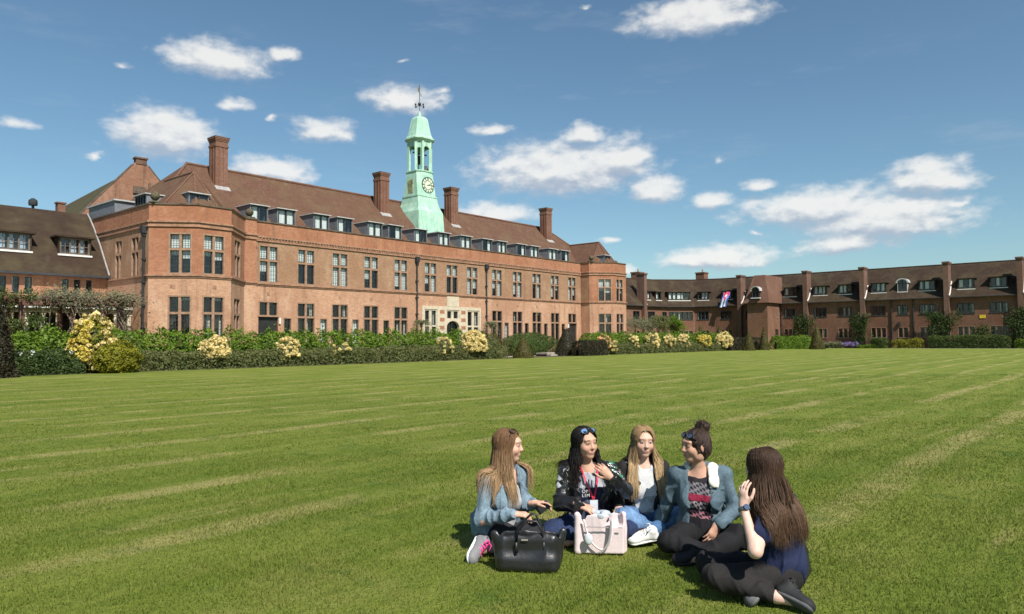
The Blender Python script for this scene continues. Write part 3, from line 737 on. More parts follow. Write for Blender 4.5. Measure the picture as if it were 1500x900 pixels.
# arched heads between the posts
for k in range(8):
    p = Vector((*CK[k], 0)); q = Vector((*CK[(k+1) % 8], 0)); m = (p+q)/2; e = (q-p); Lh = e.length/2-.12; e.normalize()
    nn = 8
    pts = [(-Lh, 20.55)]+[(-Lh*math.cos(math.pi*i/nn), 20.55+Lh*.85*math.sin(math.pi*i/nn)) for i in range(1, nn)]+[(Lh, 20.55)]
    no = Vector((e.y, -e.x, 0))*.07
    for i in range(nn):
        (u0, z0), (u1, z1) = pts[i], pts[i+1]
        A = [m+e*u0, m+e*u1]
        vs = []
        for s_ in (1, -1):
            for (b, z) in ((A[0], z0), (A[1], z1), (A[1], 21.42), (A[0], 21.42)):
                w = b+no*s_; vs.append((ax+w.x, ay+w.y, z))
        cup.add(vs, [(0,1,2,3),(7,6,5,4),(0,4,5,1)])
loft(cup, [ring(1.04,21.3,.42),ring(1.10,21.45,.44),ring(1.20,21.52,.46),ring(1.29,21.6,.5),ring(1.29,21.72,.5)])
loft(cup, [ring(1.20,21.72,.46),ring(1.06,22.0,.41),ring(.94,22.5,.37),ring(.84,23.05,.33),ring(.76,23.5,.3),ring(.70,23.75,.28),ring(.60,23.9,.25),ring(.42,24.02,.18),ring(.2,24.08,.08)])
cupola = cup.build('cupola', 'copper', hall)
sp = MB(); sp.lathe((ax,ay,24.03), [(.20,0),(.17,.18),(.11,.42),(.05,.58),(.03,.62)], 12); sp.build('spirelet', 'copper', cupola, smooth=True)
wv = MB(); wv.tube([(ax,ay,24.55),(ax,ay,27.35)], .03, 6); wv.ball((ax,ay,25.38), .17, 8)
for dx, dy in ((1,0),(0,1)): wv.bar((ax-.55*dx,ay-.55*dy,25.2),(ax+.55*dx,ay+.55*dy,25.2), .03)
for dx, dy in ((.55,0),(-.55,0),(0,.55),(0,-.55)): wv.box(ax+dx-.05,ay+dy-.05,25.1,ax+dx+.05,ay+dy+.05,25.3)
wv.mi = 1
wv.bar((ax-.6,ay-.43,26.6),(ax+.65,ay+.45,26.45), .04)
wv.add([(ax-.65,ay-.45,26.45),(ax-.1,ay-.07,26.5),(ax-.1,ay-.07,26.95),(ax-.65,ay-.45,26.85),(ax-.63,ay-.48,26.45),(ax-.08,ay-.10,26.5),(ax-.08,ay-.10,26.95),(ax-.63,ay-.48,26.85)],
       [(0,1,2,3),(7,6,5,4),(0,4,5,1),(1,5,6,2),(2,6,7,3),(3,7,4,0)])
wv.build('weather_vane', ['iron', 'gold'], cupola)
bl = MB(); bl.lathe((ax,ay,19.3), [(.5,0),(.46,.1),(.36,.3),(.30,.6),(.24,.75),(.05,.82)], 16); bl.bar((ax-.9,ay,20.3),(ax+.9,ay,20.3),.14)
bl.lathe((ax+.45,ay-.4,18.6), [(.3,0),(.26,.1),(.2,.25),(.16,.4),(.03,.5)], 12); bl.build('bell', 'iron', cupola, smooth=True)
def clock(cxp, nrm):
    """dial: dark ring, verdigris face, twelve numerals, two hands"""
    nx, ny = nrm; du = Vector((-ny, nx, 0))
    def P(u, z, o): return (cxp[0]+du.x*u+nx*o, cxp[1]+du.y*u+ny*o, cxp[2]+z)
    mb = MB(); n = 40
    def disc(r0, r1, o, mi):
        mb.mi = mi
        for k in range(n):
            a, b = 2*math.pi*k/n, 2*math.pi*(k+1)/n
            mb.quad(P(r1*math.cos(a),r1*math.sin(a),o),P(r1*math.cos(b),r1*math.sin(b),o),P(r0*math.cos(b),r0*math.sin(b),o),P(r0*math.cos(a),r0*math.sin(a),o))
            mb.quad(P(r1*math.cos(a),r1*math.sin(a),-.25),P(r1*math.cos(b),r1*math.sin(b),-.25),P(r1*math.cos(b),r1*math.sin(b),o),P(r1*math.cos(a),r1*math.sin(a),o))
    disc(.74, .81, .03, 0); disc(.001, .74, .01, 1); disc(.42, .47, .016, 0)
    mb.mi = 0
    NUM = {0:'XII',1:'I',2:'II',3:'III',4:'IIII',5:'V',6:'VI',7:'VII',8:'VIII',9:'IX',10:'X',11:'XI'}
    for h in range(12):
        an = math.pi/2-h*math.pi/6; s = NUM[h]; w = .062; tot = w*(len(s)-1)
        rad = Vector((math.cos(an), math.sin(an))); tn = Vector((-rad.y, rad.x))*-1
        for i, ch in enumerate(s):
            off = tn*(i*w-tot/2)
            def ln(p, q, t=.032):
                a = off+rad*p[1]+tn*p[0]; b = off+rad*q[1]+tn*q[0]; m = (a+b)/2; e = (b-a)/2; f_ = Vector((-e.y, e.x)).normalized()*t/2
                pts = [m-e-f_, m+e-f_, m+e+f_, m-e+f_]
                mb.quad(*[P(x.x, x.y, .022) for x in pts])
            if ch == 'I': ln((0,.5),(0,.72))
            elif ch == 'V': ln((-.035,.72),(0,.5)); ln((.035,.72),(0,.5))
            else: ln((-.035,.72),(.035,.5)); ln((.035,.72),(-.035,.5))
    def hand(an, L, w):
        a = math.pi/2-an; r = Vector((math.cos(a), math.sin(a))); f_ = Vector((-r.y, r.x))*w/2
        mb.quad(*[P(x.x, x.y, .03) for x in (-r*.12-f_, r*L-f_*.3, r*L+f_*.3, -r*.12+f_)])
    hand(2*math.pi*(2.2/12), .42, .08); hand(2*math.pi*(14/60), .66, .06)
    o = mb.build('clock_face', ['iron', plain('pale_dial', (0.58,0.66,0.50), .6, .08, 4.0)], cupola)
    return o
clock((ax, ay-1.205, 16.95), (0, -1))
lv = MB(); lv.box(ax-1.235, ay-.34, 16.1, ax-1.1, ay+.34, 17.5)
for k in range(7): lv.box(ax-1.25, ay-.30, 16.2+k*.18, ax-1.236, ay+.30, 16.27+k*.18)
lv.build('louvre', plain('rusty_copper', (0.30,0.30,0.16), .8, .45, 2.5), cupola)

# ---------------------------------------------------------------- low brown-roofed wing on the left
low = empty('low_wing', (12, 54.9, 0), 'low brick wing with steep brown tiled roof left of the hall', 'building')
LX0, LX1, LY = -14.0, 20.88, 54.9
fl_ = Face((LX0, LY), (LX1, LY)); lm = MB(); hs = []
LW = [18.95-3.62*k for k in range(9)]
for x in LW: hs.append((x-.98-LX0, x+.98-LX0, 4.72, 5.92))
for x in LW: hs.append((x-.9-LX0, x+.9-LX0, 1.0, 2.9))
fl_.wall(lm, -.2, 6.3, hs)
lm.box(LX0, 61.9, -.2, LX1, 62.0, 6.3); lm.box(LX0-.1, LY+.01, -.2, LX0, 62, 6.3)
lm.build('wall', ['brick', 'room'], low)
for k, x in enumerate(LW):
    for j in range(3): 
        a = x-.98-LX0+j*.72
        fl_.window(low, a, a+.52, 4.72, 5.92, 1, None, fw_=.05, nb=(3, 1, 4), side_curtains=.7, blinds=(0,)) if k < 4 else None
    pil = MB()
    for j in range(2):
        a = x-.98-LX0+.52+j*.72; fl_.fbox(pil, a, a+.2, 4.72, 5.92, -.3, -.004)
    pil.build('pier', 'brick', low)
    if k < 4: fl_.window(low, x-.9-LX0, x+.9-LX0, 1.0, 2.9, 3, None, nb=(2, 1, 3))
pr = [(54.35,6.15),(54.6,6.5),(55.1,7.15),(56.0,8.35),(57.2,9.75),(58.0,10.55),(58.5,10.95),(58.9,11.05),(59.4,10.9),(60.4,9.9),(62.3,6.4)]
lr = MB()
for (y0,z0),(y1,z1) in zip(pr[:-1], pr[1:]): lr.quad((LX0-.3,y0,z0),(LX1-.02,y0,z0),(LX1-.02,y1,z1),(LX0-.3,y1,z1))
lr.add([(LX1-.02,y,z) for y,z in pr]+[(LX1-.02,62.3,6.1)], [tuple(range(len(pr)+1))])
lroof = lr.build('roof', 'tile_dark', low)
ev = MB(); ev.box(LX0-.3, 54.32, 6.02, LX1-.02, 54.9, 6.15); ev.build('eaves_board', 'frame_dark', lroof)
vf = MB()
for (y0,z0),(y1,z1) in zip(pr[:6], pr[1:7]): vf.obox((LX1-.1,(y0+y1)/2,(z0+z1)/2+.07),(.05,0,0),(0,(y1-y0)/2+.01,(z1-z0)/2+.01),(0,-.03*.8,.03))
vf.build('flashing', plain('grey_flashing', (.26,.25,.24), .7, .15, 3.0), lroof)
fld = Face((LX0, 55.35), (LX1, 55.35))
for k, x in enumerate(LW):
    a, b = x-1.05-LX0+.02, x+1.0-LX0
    d = MB(); fld.fbox(d, a, a+.08, 7.6, 8.75, -2.2, 0); fld.fbox(d, b-.08, b, 7.6, 8.75, -2.2, 0); fld.fbox(d, a-.22, b+.22, 8.75, 8.86, -2.4, .22)
    o = d.build('dormer', 'tile_dark', low)
    s_ = MB(); fld.fbox(s_, a-.05, b+.05, 7.48, 7.6, -.35, .1); s_.build('sill', 'white_paint', o)
    for e in (a-.2, b+.2):
        pass
    w = MB(); W = b-a-.16
    for j in range(4): fld.fbox(w, a+.08+(W-.1)*j/3, a+.18+(W-.1)*j/3, 7.6, 8.75, -.16, -.05)
    fld.fbox(w, a+.08, b-.08, 8.65, 8.75, -.155, -.055); fld.fbox(w, a+.08, b-.08, 7.6, 7.7, -.155, -.055)
    for j in range(3):
        u0 = a+.18+(W-.1)*j/3; u1 = a+.08+(W-.1)*(j+1)/3; fld.fbox(w, (u0+u1)/2-.02, (u0+u1)/2+.02, 7.7, 8.65, -.13, -.08); fld.fbox(w, u0, u1, 8.15, 8.19, -.132, -.082)
    w.build('window_frame', plain('grey_brown_frame', (.12,.10,.085), .7, .2, 3.0) if k == 0 else bpy.data.materials['grey_brown_frame'], o)
    g = MB(); g.quad(fld.at(a+.1,7.65,-.1), fld.at(b-.1,7.65,-.1), fld.at(b-.1,8.7,-.1), fld.at(a+.1,8.7,-.1)); g.build('pane', 'glass', o)
    cu = MB()
    for j in range(3):
        u0 = a+.2+(W-.1)*j/3; u1 = a+.06+(W-.1)*(j+1)/3
        if random.random() < .8:
            h_ = random.uniform(.5, 1); cu.quad(fld.at(u0,7.7,-.2), fld.at(u0+(u1-u0)*h_,7.7,-.22), fld.at(u0+(u1-u0)*h_,8.68,-.22), fld.at(u0,8.68,-.2))
    if cu.v: cu.build('curtain', plain('blue_white_curtain', (.50,.58,.66), .85, .2, 6.0) if 'blue_white_curtain' not in bpy.data.materials else bpy.data.materials['blue_white_curtain'], o)
    bk = MB(); bk.quad(fld.at(a+.08,7.55,-.6), fld.at(b-.08,7.55,-.6), fld.at(b-.08,8.76,-.6), fld.at(a+.08,8.76,-.6)); bk.build('dark_interior', 'room', o)
# two small ridge stacks
rs = MB(); rs.box(18.9, 58.7, 10.8, 19.4, 59.2, 11.6); rs.box(18.84, 58.64, 11.6, 19.46, 59.26, 11.7); rs.build('chimney', 'chimney_brick', low)
rs = MB(); rs.tube([(17.4,58.9,10.9),(17.4,58.9,11.3)], .09, 8); rs.lathe((17.4,58.9,11.25), [(.28,0),(.3,.15),(.28,.35),(.1,.5)], 10); rs.build('roof_vent', 'iron', low)

# ---------------------------------------------------------------- gabled hall behind
gab = empty('gabled_hall', (26.35, 62.8, 0), 'brick gable with mossy steep roof rising behind the low wing', 'building', rz=R_(-5.7+0))
def gl(x, y, z): return (x, y, z)
gm = MB(); hw, zr, ze, Lg = 5.2, 16.3, 10.4, 26.0
gm.add([(-hw,0,0),(hw,0,0),(hw,0,ze+.35),(.35,0,zr+.3),(-.35,0,zr+.3),(-hw,0,ze+.35),(-hw,.5,0),(hw,.5,0),(hw,.5,ze+.35),(.35,.5,zr+.3),(-.35,.5,zr+.3),(-hw,.5,ze+.35)],
       [(0,1,2,3,4,5),(11,10,9,8,7,6),(5,4,10,11),(4,3,9,10),(3,2,8,9),(1,7,8,2),(6,0,5,11)])
gm.quad((-hw,.5,0),(-hw,Lg,0),(-hw,Lg,ze),(-hw,.5,ze)); gm.quad((hw,Lg,0),(hw,.5,0),(hw,.5,ze),(hw,Lg,ze))
gm.build('wall', brick('weathered_gable_brick', (0.33,0.165,0.10), (0.24,0.11,0.072), (0.3,0.22,0.16), .5), gab, local=True)
gr_ = MB(); gr_.quad((-hw-.3,.45,ze-.35),(0,.45,zr),(0,Lg,zr),(-hw-.3,Lg,ze-.35)); gr_.quad((0,.45,zr),(hw+.3,.45,ze-.35),(hw+.3,Lg,ze-.35),(0,Lg,zr)); gr_.build('roof', 'tile_moss', gab, local=True)
gs = MB(); gs.box(-.4,-.05,zr+.1,.45,.55,zr+.55); gs.box(-.48,-.13,zr+.55,.53,.63,zr+.68); gs.build('chimney', 'brick_stack', gab, local=True)
gc = MB()
for s_ in (-1, 1): gc.bar((s_*.6,.25,zr+.05),(s_*hw,.25,ze+.42), .56, .08)
gc.build('coping', 'coping', gab, local=True)
gp = MB(); gp.box(-.6,-.12,13.9,.4,-.01,14.5); gp.box(.6,-.12,13.6,.75,-.01,14.9); gp.box(.3,-.1,14.1,1.1,-.02,14.2); gp.build('fixed_vent', 'coping', gab, local=True)

# ---------------------------------------------------------------- curved residential wing on the far side
far = empty('residential_wing', (115.4, 30, 0), 'long far brick wing with dark tiled roof, dormers and tall chimney stacks', 'building')
FP = [(82,62.2),(105.4,61.2),(110.9,60.0),(114.6,56.7),(115.4,53.4),(115.4,-14)]
ff = [Face(FP[i], FP[i+1]) for i in range(len(FP)-1)]
FW = [(56.0,54.05),(52.48,50.53),(42.0,40.1),(37.5,35.55),(33.94,31.9),(29.4,27.35),(23.1,21.05),(18.5,16.45),(14.74,12.65),(8.6,6.6),(4.4,2.4),(-1.5,-3.5),(-5.7,-7.7)]
wl = ff[4]; wy0 = 53.4
fh = {i: [] for i in range(5)}
def wu(y): return wy0-y
winlist = []
for a, b in FW[1:]: winlist.append((4, wu(a), wu(b), 3))
winlist.append((4, wu(25.85), wu(24.5), 2)); winlist.append((4, wu(48.2), wu(47.6), 1))
winlist.append((3, .35, 2.35, 3)); winlist.append((2, .35, 4.6, 5))
for u in (1.0, 4.5): winlist.append((1, u, u+1.7, 3))
for u in (12.0, 16.2, 20.3): winlist.append((0, u, u+1.9, 3 if u < 20 else 2))
for i, a, b, n in winlist: fh[i] += [(a, b, 4.72, 6.1), (a, b, 1.5, 3.0)]
fwm = MB()
for i, f in enumerate(ff): f.wall(fwm, -.2, 7.15, fh[i], depth=.25)
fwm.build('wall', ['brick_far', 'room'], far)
for i, a, b, n in winlist:
    if i == 4 and wy0-a < 3: continue
    for z0, z1 in ((4.72, 6.1), (1.5, 3.0)):
        ff[i].window(far, a, b, z0, z1, n, None, frame='frame_dark' if z0 > 4 else 'mullion', fw_=.07, mw=.1 if z0 > 4 else .14, nb=(2, 1, 2), deep=.14, side_curtains=.35)
# roof swept along the wall line
prof = [(.5,6.98),(.3,7.12),(-.55,8.05),(-1.6,9.4),(-2.8,10.75),(-3.55,11.55),(-3.95,11.75),(-4.4,11.6),(-8.2,7.3)]
rings_ = [offset_poly(FP, o) for o, z in prof]
fr_ = MB()
for j in range(len(prof)-1):
    for i in range(len(FP)-1):
        p, q, r, s_ = rings_[j][i], rings_[j][i+1], rings_[j+1][i+1], rings_[j+1][i]; z0, z1 = prof[j][1], prof[j+1][1]
        fr_.quad((p.x,p.y,z0),(q.x,q.y,z0),(r.x,r.y,z1),(s_.x,s_.y,z1))
froof = fr_.build('roof', 'tile_dark', far)
so_ = MB(); a_ = rings_[0]; b_ = offset_poly(FP, -.05)
for i in range(len(FP)-1): so_.quad((b_[i].x,b_[i].y,6.95),(b_[i+1].x,b_[i+1].y,6.95),(a_[i+1].x,a_[i+1].y,6.95),(a_[i].x,a_[i].y,6.95))
band(so_, FP, 6.88, 6.99, .52, -.36); so_.build('eaves_gutter', 'frame_dark', froof)
ri = MB(); rp = offset_poly(FP, -3.95); ri.tube([(p.x, p.y, 11.78) for p in rp], .12, 6); ri.build('ridge_tile', 'tile_dark', froof)
def far_dormer(f, u0, u1, arch=False, nl=3, label=None):
    o_ = -.55
    g2 = Face(f.at(0,0,o_)[:2], f.at(f.L,0,o_)[:2]) if True else f
    d = MB()
    if arch:
        n = 12; r = (u1-u0)/2; c_ = (u0+u1)/2; zc = 8.05+1.25
        g2.fbox(d, u0-.02, u0+.05, 8.05, zc, -1.6, .02); g2.fbox(d, u1-.05, u1+.02, 8.05, zc, -1.6, .02)
        for k in range(n):
            a, b = math.pi*k/n, math.pi*(k+1)/n
            P = [(c_+rr_*math.cos(t_), zc+rr_*.8*math.sin(t_)) for rr_ in (r+.2,) for t_ in (a, b)]
            Q = [(c_+rr_*math.cos(t_), zc+rr_*.8*math.sin(t_)) for rr_ in (r,) for t_ in (a, b)]
            d.add([g2.at(*P[0],.2),g2.at(*P[1],.2),g2.at(*Q[1],.2),g2.at(*Q[0],.2),g2.at(*P[0],-2.4),g2.at(*P[1],-2.4),g2.at(*Q[1],-2.4),g2.at(*Q[0],-2.4)],[(0,1,2,3),(4,7,6,5),(0,4,5,1),(3,2,6,7)])
        o = d.build('dormer', 'grey_trim', far); o['label'] = label or 'round arched dormer with white hood'
        zt = zc
        w = MB()
        for k in range(3): uu = u0+.06+(u1-u0-.22)*k/2; g2.fbox(w, uu, uu+.1, 8.05, zc+(.0 if k != 1 else r*.75), -.12, 0)
        g2.fbox(w, u0, u1, zc-.08, zc, -.11, -.01); g2.fbox(w, u0, u1, 8.05, 8.15, -.11, -.01)
        w.build('window_frame', 'frame_dark', o)
        gp_ = [g2.at(u0,8.05,-.06), g2.at(u1,8.05,-.06)]+[g2.at(c_+r*math.cos(math.pi*k/n), zc+r*.8*math.sin(math.pi*k/n), -.06) for k in range(n+1)]
        g = MB(); g.quad(*gp_); g.build('pane', 'glass', o)
        b_ = MB(); b_.quad(*[(p[0]-f.n.x*.5, p[1]-f.n.y*.5, p[2]) for p in gp_]); b_.build('dark_interior', 'room', o)
    else:
        zt = 9.42
        g2.fbox(d, u0, u0+.08, 8.05, zt, -1.8, 0); g2.fbox(d, u1-.08, u1, 8.05, zt, -1.8, 0); g2.fbox(d, u0-.18, u1+.18, zt, zt+.1, -2.2, .2)
        o = d.build('dormer', 'tile_dark', far)
        if label: o['label'] = label
        w = MB(); W = u1-u0-.16
        for k in range(nl+1): g2.fbox(w, u0+.08+(W-.09)*k/nl, u0+.17+(W-.09)*k/nl, 8.05, zt, -.14, -.03)
        g2.fbox(w, u0+.08, u1-.08, zt-.09, zt, -.135, -.035); g2.fbox(w, u0+.08, u1-.08, 8.05, 8.14, -.135, -.035)
        w.build('window_frame', 'frame_dark', o)
        g = MB(); g.quad(g2.at(u0+.1,8.1,-.08), g2.at(u1-.1,8.1,-.08), g2.at(u1-.1,zt-.05,-.08), g2.at(u0+.1,zt-.05,-.08)); g.build('pane', 'glass', o)
        cu = MB()
        for k in range(nl):
            if random.random() < .6:
                a = u0+.17+(W-.09)*k/nl; b = a+(W/nl-.1)*random.uniform(.4, 1); cu.quad(g2.at(a,8.14,-.2), g2.at(b,8.14,-.22), g2.at(b,zt-.09,-.22), g2.at(a,zt-.09,-.2))
        if cu.v: cu.build('curtain', 'blind', o)
        b_ = MB(); b_.quad(g2.at(u0+.08,8,-.5), g2.at(u1-.08,8,-.5), g2.at(u1-.08,zt,-.5), g2.at(u0+.08,zt,-.5)); b_.build('dark_interior', 'room', o)
    s_ = MB(); g2.fbox(s_, u0-.06, u1+.06, 7.93, 8.05, -.2, .1); s_.build('sill', 'white_paint', o)
    return o
for a, b in ((52.55,50.56),(48.2,47.2),(42.1,40.15),(37.6,35.55),(33.93,32.04),(29.37,27.32),(23.15,21.07),(18.41,16.39),(14.7,12.7),(8.6,6.6),(4.4,2.4)):
    far_dormer(wl, wu(a), wu(b), nl=2 if a-b < 1.2 else 3)
far_dormer(wl, wu(25.85), wu(24.6), True)
far_dormer(ff[3], .4, 2.3); far_dormer(ff[2], .5, 4.4, nl=5)
for u in (.9, 3.6): far_dormer(ff[1], u, u+1.4, nl=2)
for u in (13.9, 17.0): far_dormer(ff[0], u, u+1.6, nl=2)
def stack(f, u, w=.64, zt=11.85, dp=1.35):
    mb = MB(); f.fbox(mb, u-w/2, u+w/2, -.2, zt, -dp, .62); f.fbox(mb, u-w/2-.07, u+w/2+.07, zt-.35, zt-.2, -dp-.07, .69); f.fbox(mb, u-w/2-.12, u+w/2+.12, zt-.2, zt, -dp-.12, .74)
    o = mb.build('chimney', 'brick_stack', far)
    fl = MB(); pts = [(.66,7.05),(.0,7.5),(-.55,8.2),(-dp+.05,9.1+(dp-1.35)*1.2)]
    for (o0,z0),(o1,z1) in zip(pts[:-1], pts[1:]):
        for e in (w/2+.05,):
            c0, c1 = f.at(u+e, z0+.12, o0), f.at(u+e, z1+.12, o1); fl.bar(c0, c1, .13, .13)
    fl.build('flashing', 'white_paint', o)
    return o
for y in (49.0, 38.5, 30.35, 19.6, 11.25, 1.0): stack(wl, wu(y))
stack(ff[0], ff[0].L-.3, .8, 12.3, .8)
for (x, y) in ((112.5, 66.5), (121.2, 58.5)):
    mb = MB(); mb.box(x-.8, y-.8, 9.5, x+.8, y+.8, 13.1); mb.box(x-.9, y-.9, 13.1, x+.9, y+.9, 13.3); o = mb.build('chimney', 'brick_far', far)
    p = MB(); p.tube([(x+.3,y,13.3),(x+.3,y,13.9)], .12, 8); p.build('chimney_pot', 'terracotta', o)
for y in (26.6, 23.8, 42.4): downpipe(far, wl, wu(y), 0, 6.9, False)
hp = MB(); wl.fbox(hp, wu(25.7)-.1, wu(25.7)+.25, 3.2, 3.7, .01, .25); hp.build('hopper', 'iron', far)
# projecting stair tower of the far wing
tw = [(115.35,45.75),(110.2,45.75),(110.2,42.6),(115.35,42.6)]
tf = [Face(tw[i], tw[i+1]) for i in range(3)]
tm = MB(); 
tf[0].wall(tm, -.2, 7.05, []); tf[1].wall(tm, -.2, 7.05, []); tf[2].wall(tm, -.2, 7.05, [(3.3,4.2,4.75,6.1),(3.0,4.4,.2,2.9)])
tm.build('stair_tower', ['brick_far', 'room'], far)
tf[2].window(far, 3.3, 4.2, 4.75, 6.1, 2, None, fw_=.06, mw=.08, nb=(2,1,2)); 
dd = MB(); tf[2].fbox(dd, 3.0, 4.4, .2, 2.9, -.2, -.12); dd.build('door', 'door_dark', far)
tr_ = MB()
e = [(115.5,46.2,6.95),(109.75,46.2,6.95),(109.75,42.15,6.95),(115.5,42.15,6.95)]; m_ = [(117,45.6,9.2),(110.6,45.6,9.2),(110.6,42.75,9.2),(117,42.75,9.2)]; t_ = [(118.5,45.0,11.3),(111.3,45.0,11.3),(111.3,43.3,11.3),(118.5,43.3,11.3)]
for lo, hi in ((e, m_), (m_, t_)):
    for i in range(3): tr_.quad(lo[i], lo[i+1], hi[i+1], hi[i])
tr_.quad(*t_); tr_.quad(*e[::-1]); tr_.build('tower_roof', 'tile_tower', far)
# arched dormer of the tower
tfa = Face((109.95,45.75),(109.95,42.6))
dm = MB(); uc, rr2, zc2 = 1.55, .62, 8.75

for k in range(12):
    a, b = math.pi*k/12, math.pi*(k+1)/12
    P = [(uc+rq*math.cos(t1), zc2+rq*math.sin(t1)) for rq in (rr2+.13, rr2+.02) for t1 in (a, b)]
    dm.add([tfa.at(*P[0],.42),tfa.at(*P[1],.42),tfa.at(*P[3],.42),tfa.at(*P[2],.42),tfa.at(*P[0],-.9),tfa.at(*P[1],-.9),tfa.at(*P[3],-.9),tfa.at(*P[2],-.9)],[(0,1,2,3),(4,7,6,5),(0,4,5,1),(3,2,6,7)])
do = dm.build('dormer', 'grey_trim', far); do['label'] = 'round arched white hooded dormer on the stair tower'
w = MB()
for k in range(3): w_ = uc-rr2+.06+(2*rr2-.2)*k/2; tfa.fbox(w, w_, w_+.09, 7.75, zc2+(.5 if k == 1 else .0), .1, .22)
tfa.fbox(w, uc-rr2, uc+rr2, zc2-.06, zc2+.02, .11, .21); w.build('window_frame', 'frame_dark', do)
gp_ = [tfa.at(uc-rr2,7.75,.15), tfa.at(uc+rr2,7.75,.15)]+[tfa.at(uc+rr2*math.cos(math.pi*k/12), zc2+rr2*math.sin(math.pi*k/12), .15) for k in range(13)]
g = MB(); g.quad(*gp_); g.build('pane', 'glass', do)
g = MB(); g.quad(*[(p[0]+.12, p[1], p[2]) for p in gp_]); g.build('dark_interior', 'room', do)
s_ = MB(); tfa.fbox(s_, uc-rr2-.1, uc+rr2+.1, 7.63, 7.75, .0, .42); s_.build('sill', 'white_paint', do)

# flag hanging from the dormer sill
def flag():
    nu, nv = 14, 30; vs = []; cs = []
    root = None
    for j in range(nv+1):
        for i in range(nu+1):
            u, v = i/nu, j/nv
            y = 51.75-1.15*u-.05*math.sin(6*v)+.10*v+.35*v*v; z = 9.15-2.45*v-.08*math.sin(u*7)
            x = 114.55+.06*math.sin(u*11+v*4)+.05*math.sin(v*9)-.25*v
            if v < .45: x += .55*(.45-v)/.45-.05
            vs.append((x, y, z)); tri = v < .55 and abs(u-.5) < .5-.42*max(0, v-.12)/.43
            star = (u-.5)**2+((v-.24)*2.0)**2 < .022
            if star: cs.append((.85,.85,.85))
            elif tri: cs.append((.62,.06,.14))
            elif int(u*5-1e-6) % 2 == 0: cs.append((.03,.12,.48))
            else: cs.append((.78,.80,.84))
    q = np.array([(j*(nu+1)+i, j*(nu+1)+i+1, (j+1)*(nu+1)+i+1, (j+1)*(nu+1)+i) for j in range(nv) for i in range(nu)])
    m, t, b = newmat('flag_cloth'); a = t.n('ShaderNodeAttribute', attribute_name='Col'); t.put(b.inputs['Base Color'], a.outputs['Color']); b.inputs['Roughness'].default_value = .8
    o = np_mesh('flag', np.array(vs), q, m, None, True, col=np.array(cs))
    sm = o.modifiers.new('thickness', 'SOLIDIFY'); sm.thickness = .01
    tag(o, 'red, white and blue flag with a white star draped out of a far dormer window', 'flag')
flag()
sg = MB(); wl.fbox(sg, wu(15.9), wu(15.2), 4.0, 4.45, .01, .05); tag(sg.build('wall_plaque', plain('yellow_sign', (.62,.44,.03), .6, .1, 3.0)), 'small yellow plaque fixed to the far brick wall', 'plaque')
# ---------------------------------------------------------------- ground
lw = MB()
lw.quad((-600,-700,0),(900,-700,0),(900,900,0),(-600,900,0))
tag(lw.build('lawn', 'lawn'), kind='structure')
bd = MB()
bd.quad((-14,39.9,.004),(56.5,39.9,.004),(56.5,43.5,.004),(-14,43.5,.004)); bd.quad((59.5,39.9,.004),(96,39.4,.004),(96,43.4,.004),(59.5,43.5,.004))
bd.quad((112.6,-14,.004),(115.4,-14,.004),(115.4,41.5,.004),(112.6,41.5,.004))
tag(bd.build('flower_bed_soil', 'soil'), kind='structure')
pt = MB(); pt.quad((111.3,-14,.006),(112.4,-14,.006),(112.4,27,.006),(111.3,27,.006)); pt.quad((-14,44.2,.006),(79,44.2,.006),(79,46.3,.006),(-14,46.3,.006)); pt.quad((56.6,41.2,.006),(59.4,41.2,.006),(59.4,44.2,.006),(56.6,44.2,.006))
tag(pt.build('gravel_path', 'gravel'), kind='structure')
stp = MB()
for k in range(2): stp.box(55.4, 42.2+k*.5, .0, 59.6, 44.0, .16*(k+1)+.002*k)
tag(stp.build('stone_steps', plain('grey_step_stone', (.30,.27,.22), .9, .25, 2.0)), 'low grey stone steps in the gap between the yew hedges', 'steps')

# ---------------------------------------------------------------- foliage
def lumps(seed, n=14, f=(.8, 4.0)):
    r = np.random.default_rng(seed); k = r.normal(size=(n, 3)); k /= np.linalg.norm(k, axis=1)[:, None]
    fr = r.uniform(f[0], f[1], n); ph = r.uniform(0, 6.28, n); am = 1/np.sqrt(fr); am /= am.sum()
    def fn(P):
        s = np.zeros(len(P))
        for i in range(n): s += am[i]*np.sin((P@k[i])*fr[i]*2+ph[i])
        return s*2.2
    return fn
def leaves(P, N, size, seed=0, aspect=.55, jitter=.8):
    """diamond leaves at P, roughly facing N"""
    r = np.random.default_rng(seed); n = len(P)
    N = N+r.normal(size=(n, 3))*jitter; N /= np.linalg.norm(N, axis=1)[:, None]
    A = np.cross(N, r.normal(size=(n, 3))); A /= np.linalg.norm(A, axis=1)[:, None]+1e-9
    B = np.cross(N, A); s = size*r.uniform(.6, 1.35, n)[:, None]
    A = A*s*.5; B = B*s*.5*aspect
    V = np.stack([P-A, P+B-A*.1, P+A, P-B-A*.1], 1).reshape(-1, 3)
    Q = np.arange(4*n).reshape(n, 4)
    return V, Q, np.repeat(np.clip(r.beta(2, 2.2, n), 0, 1), 4)
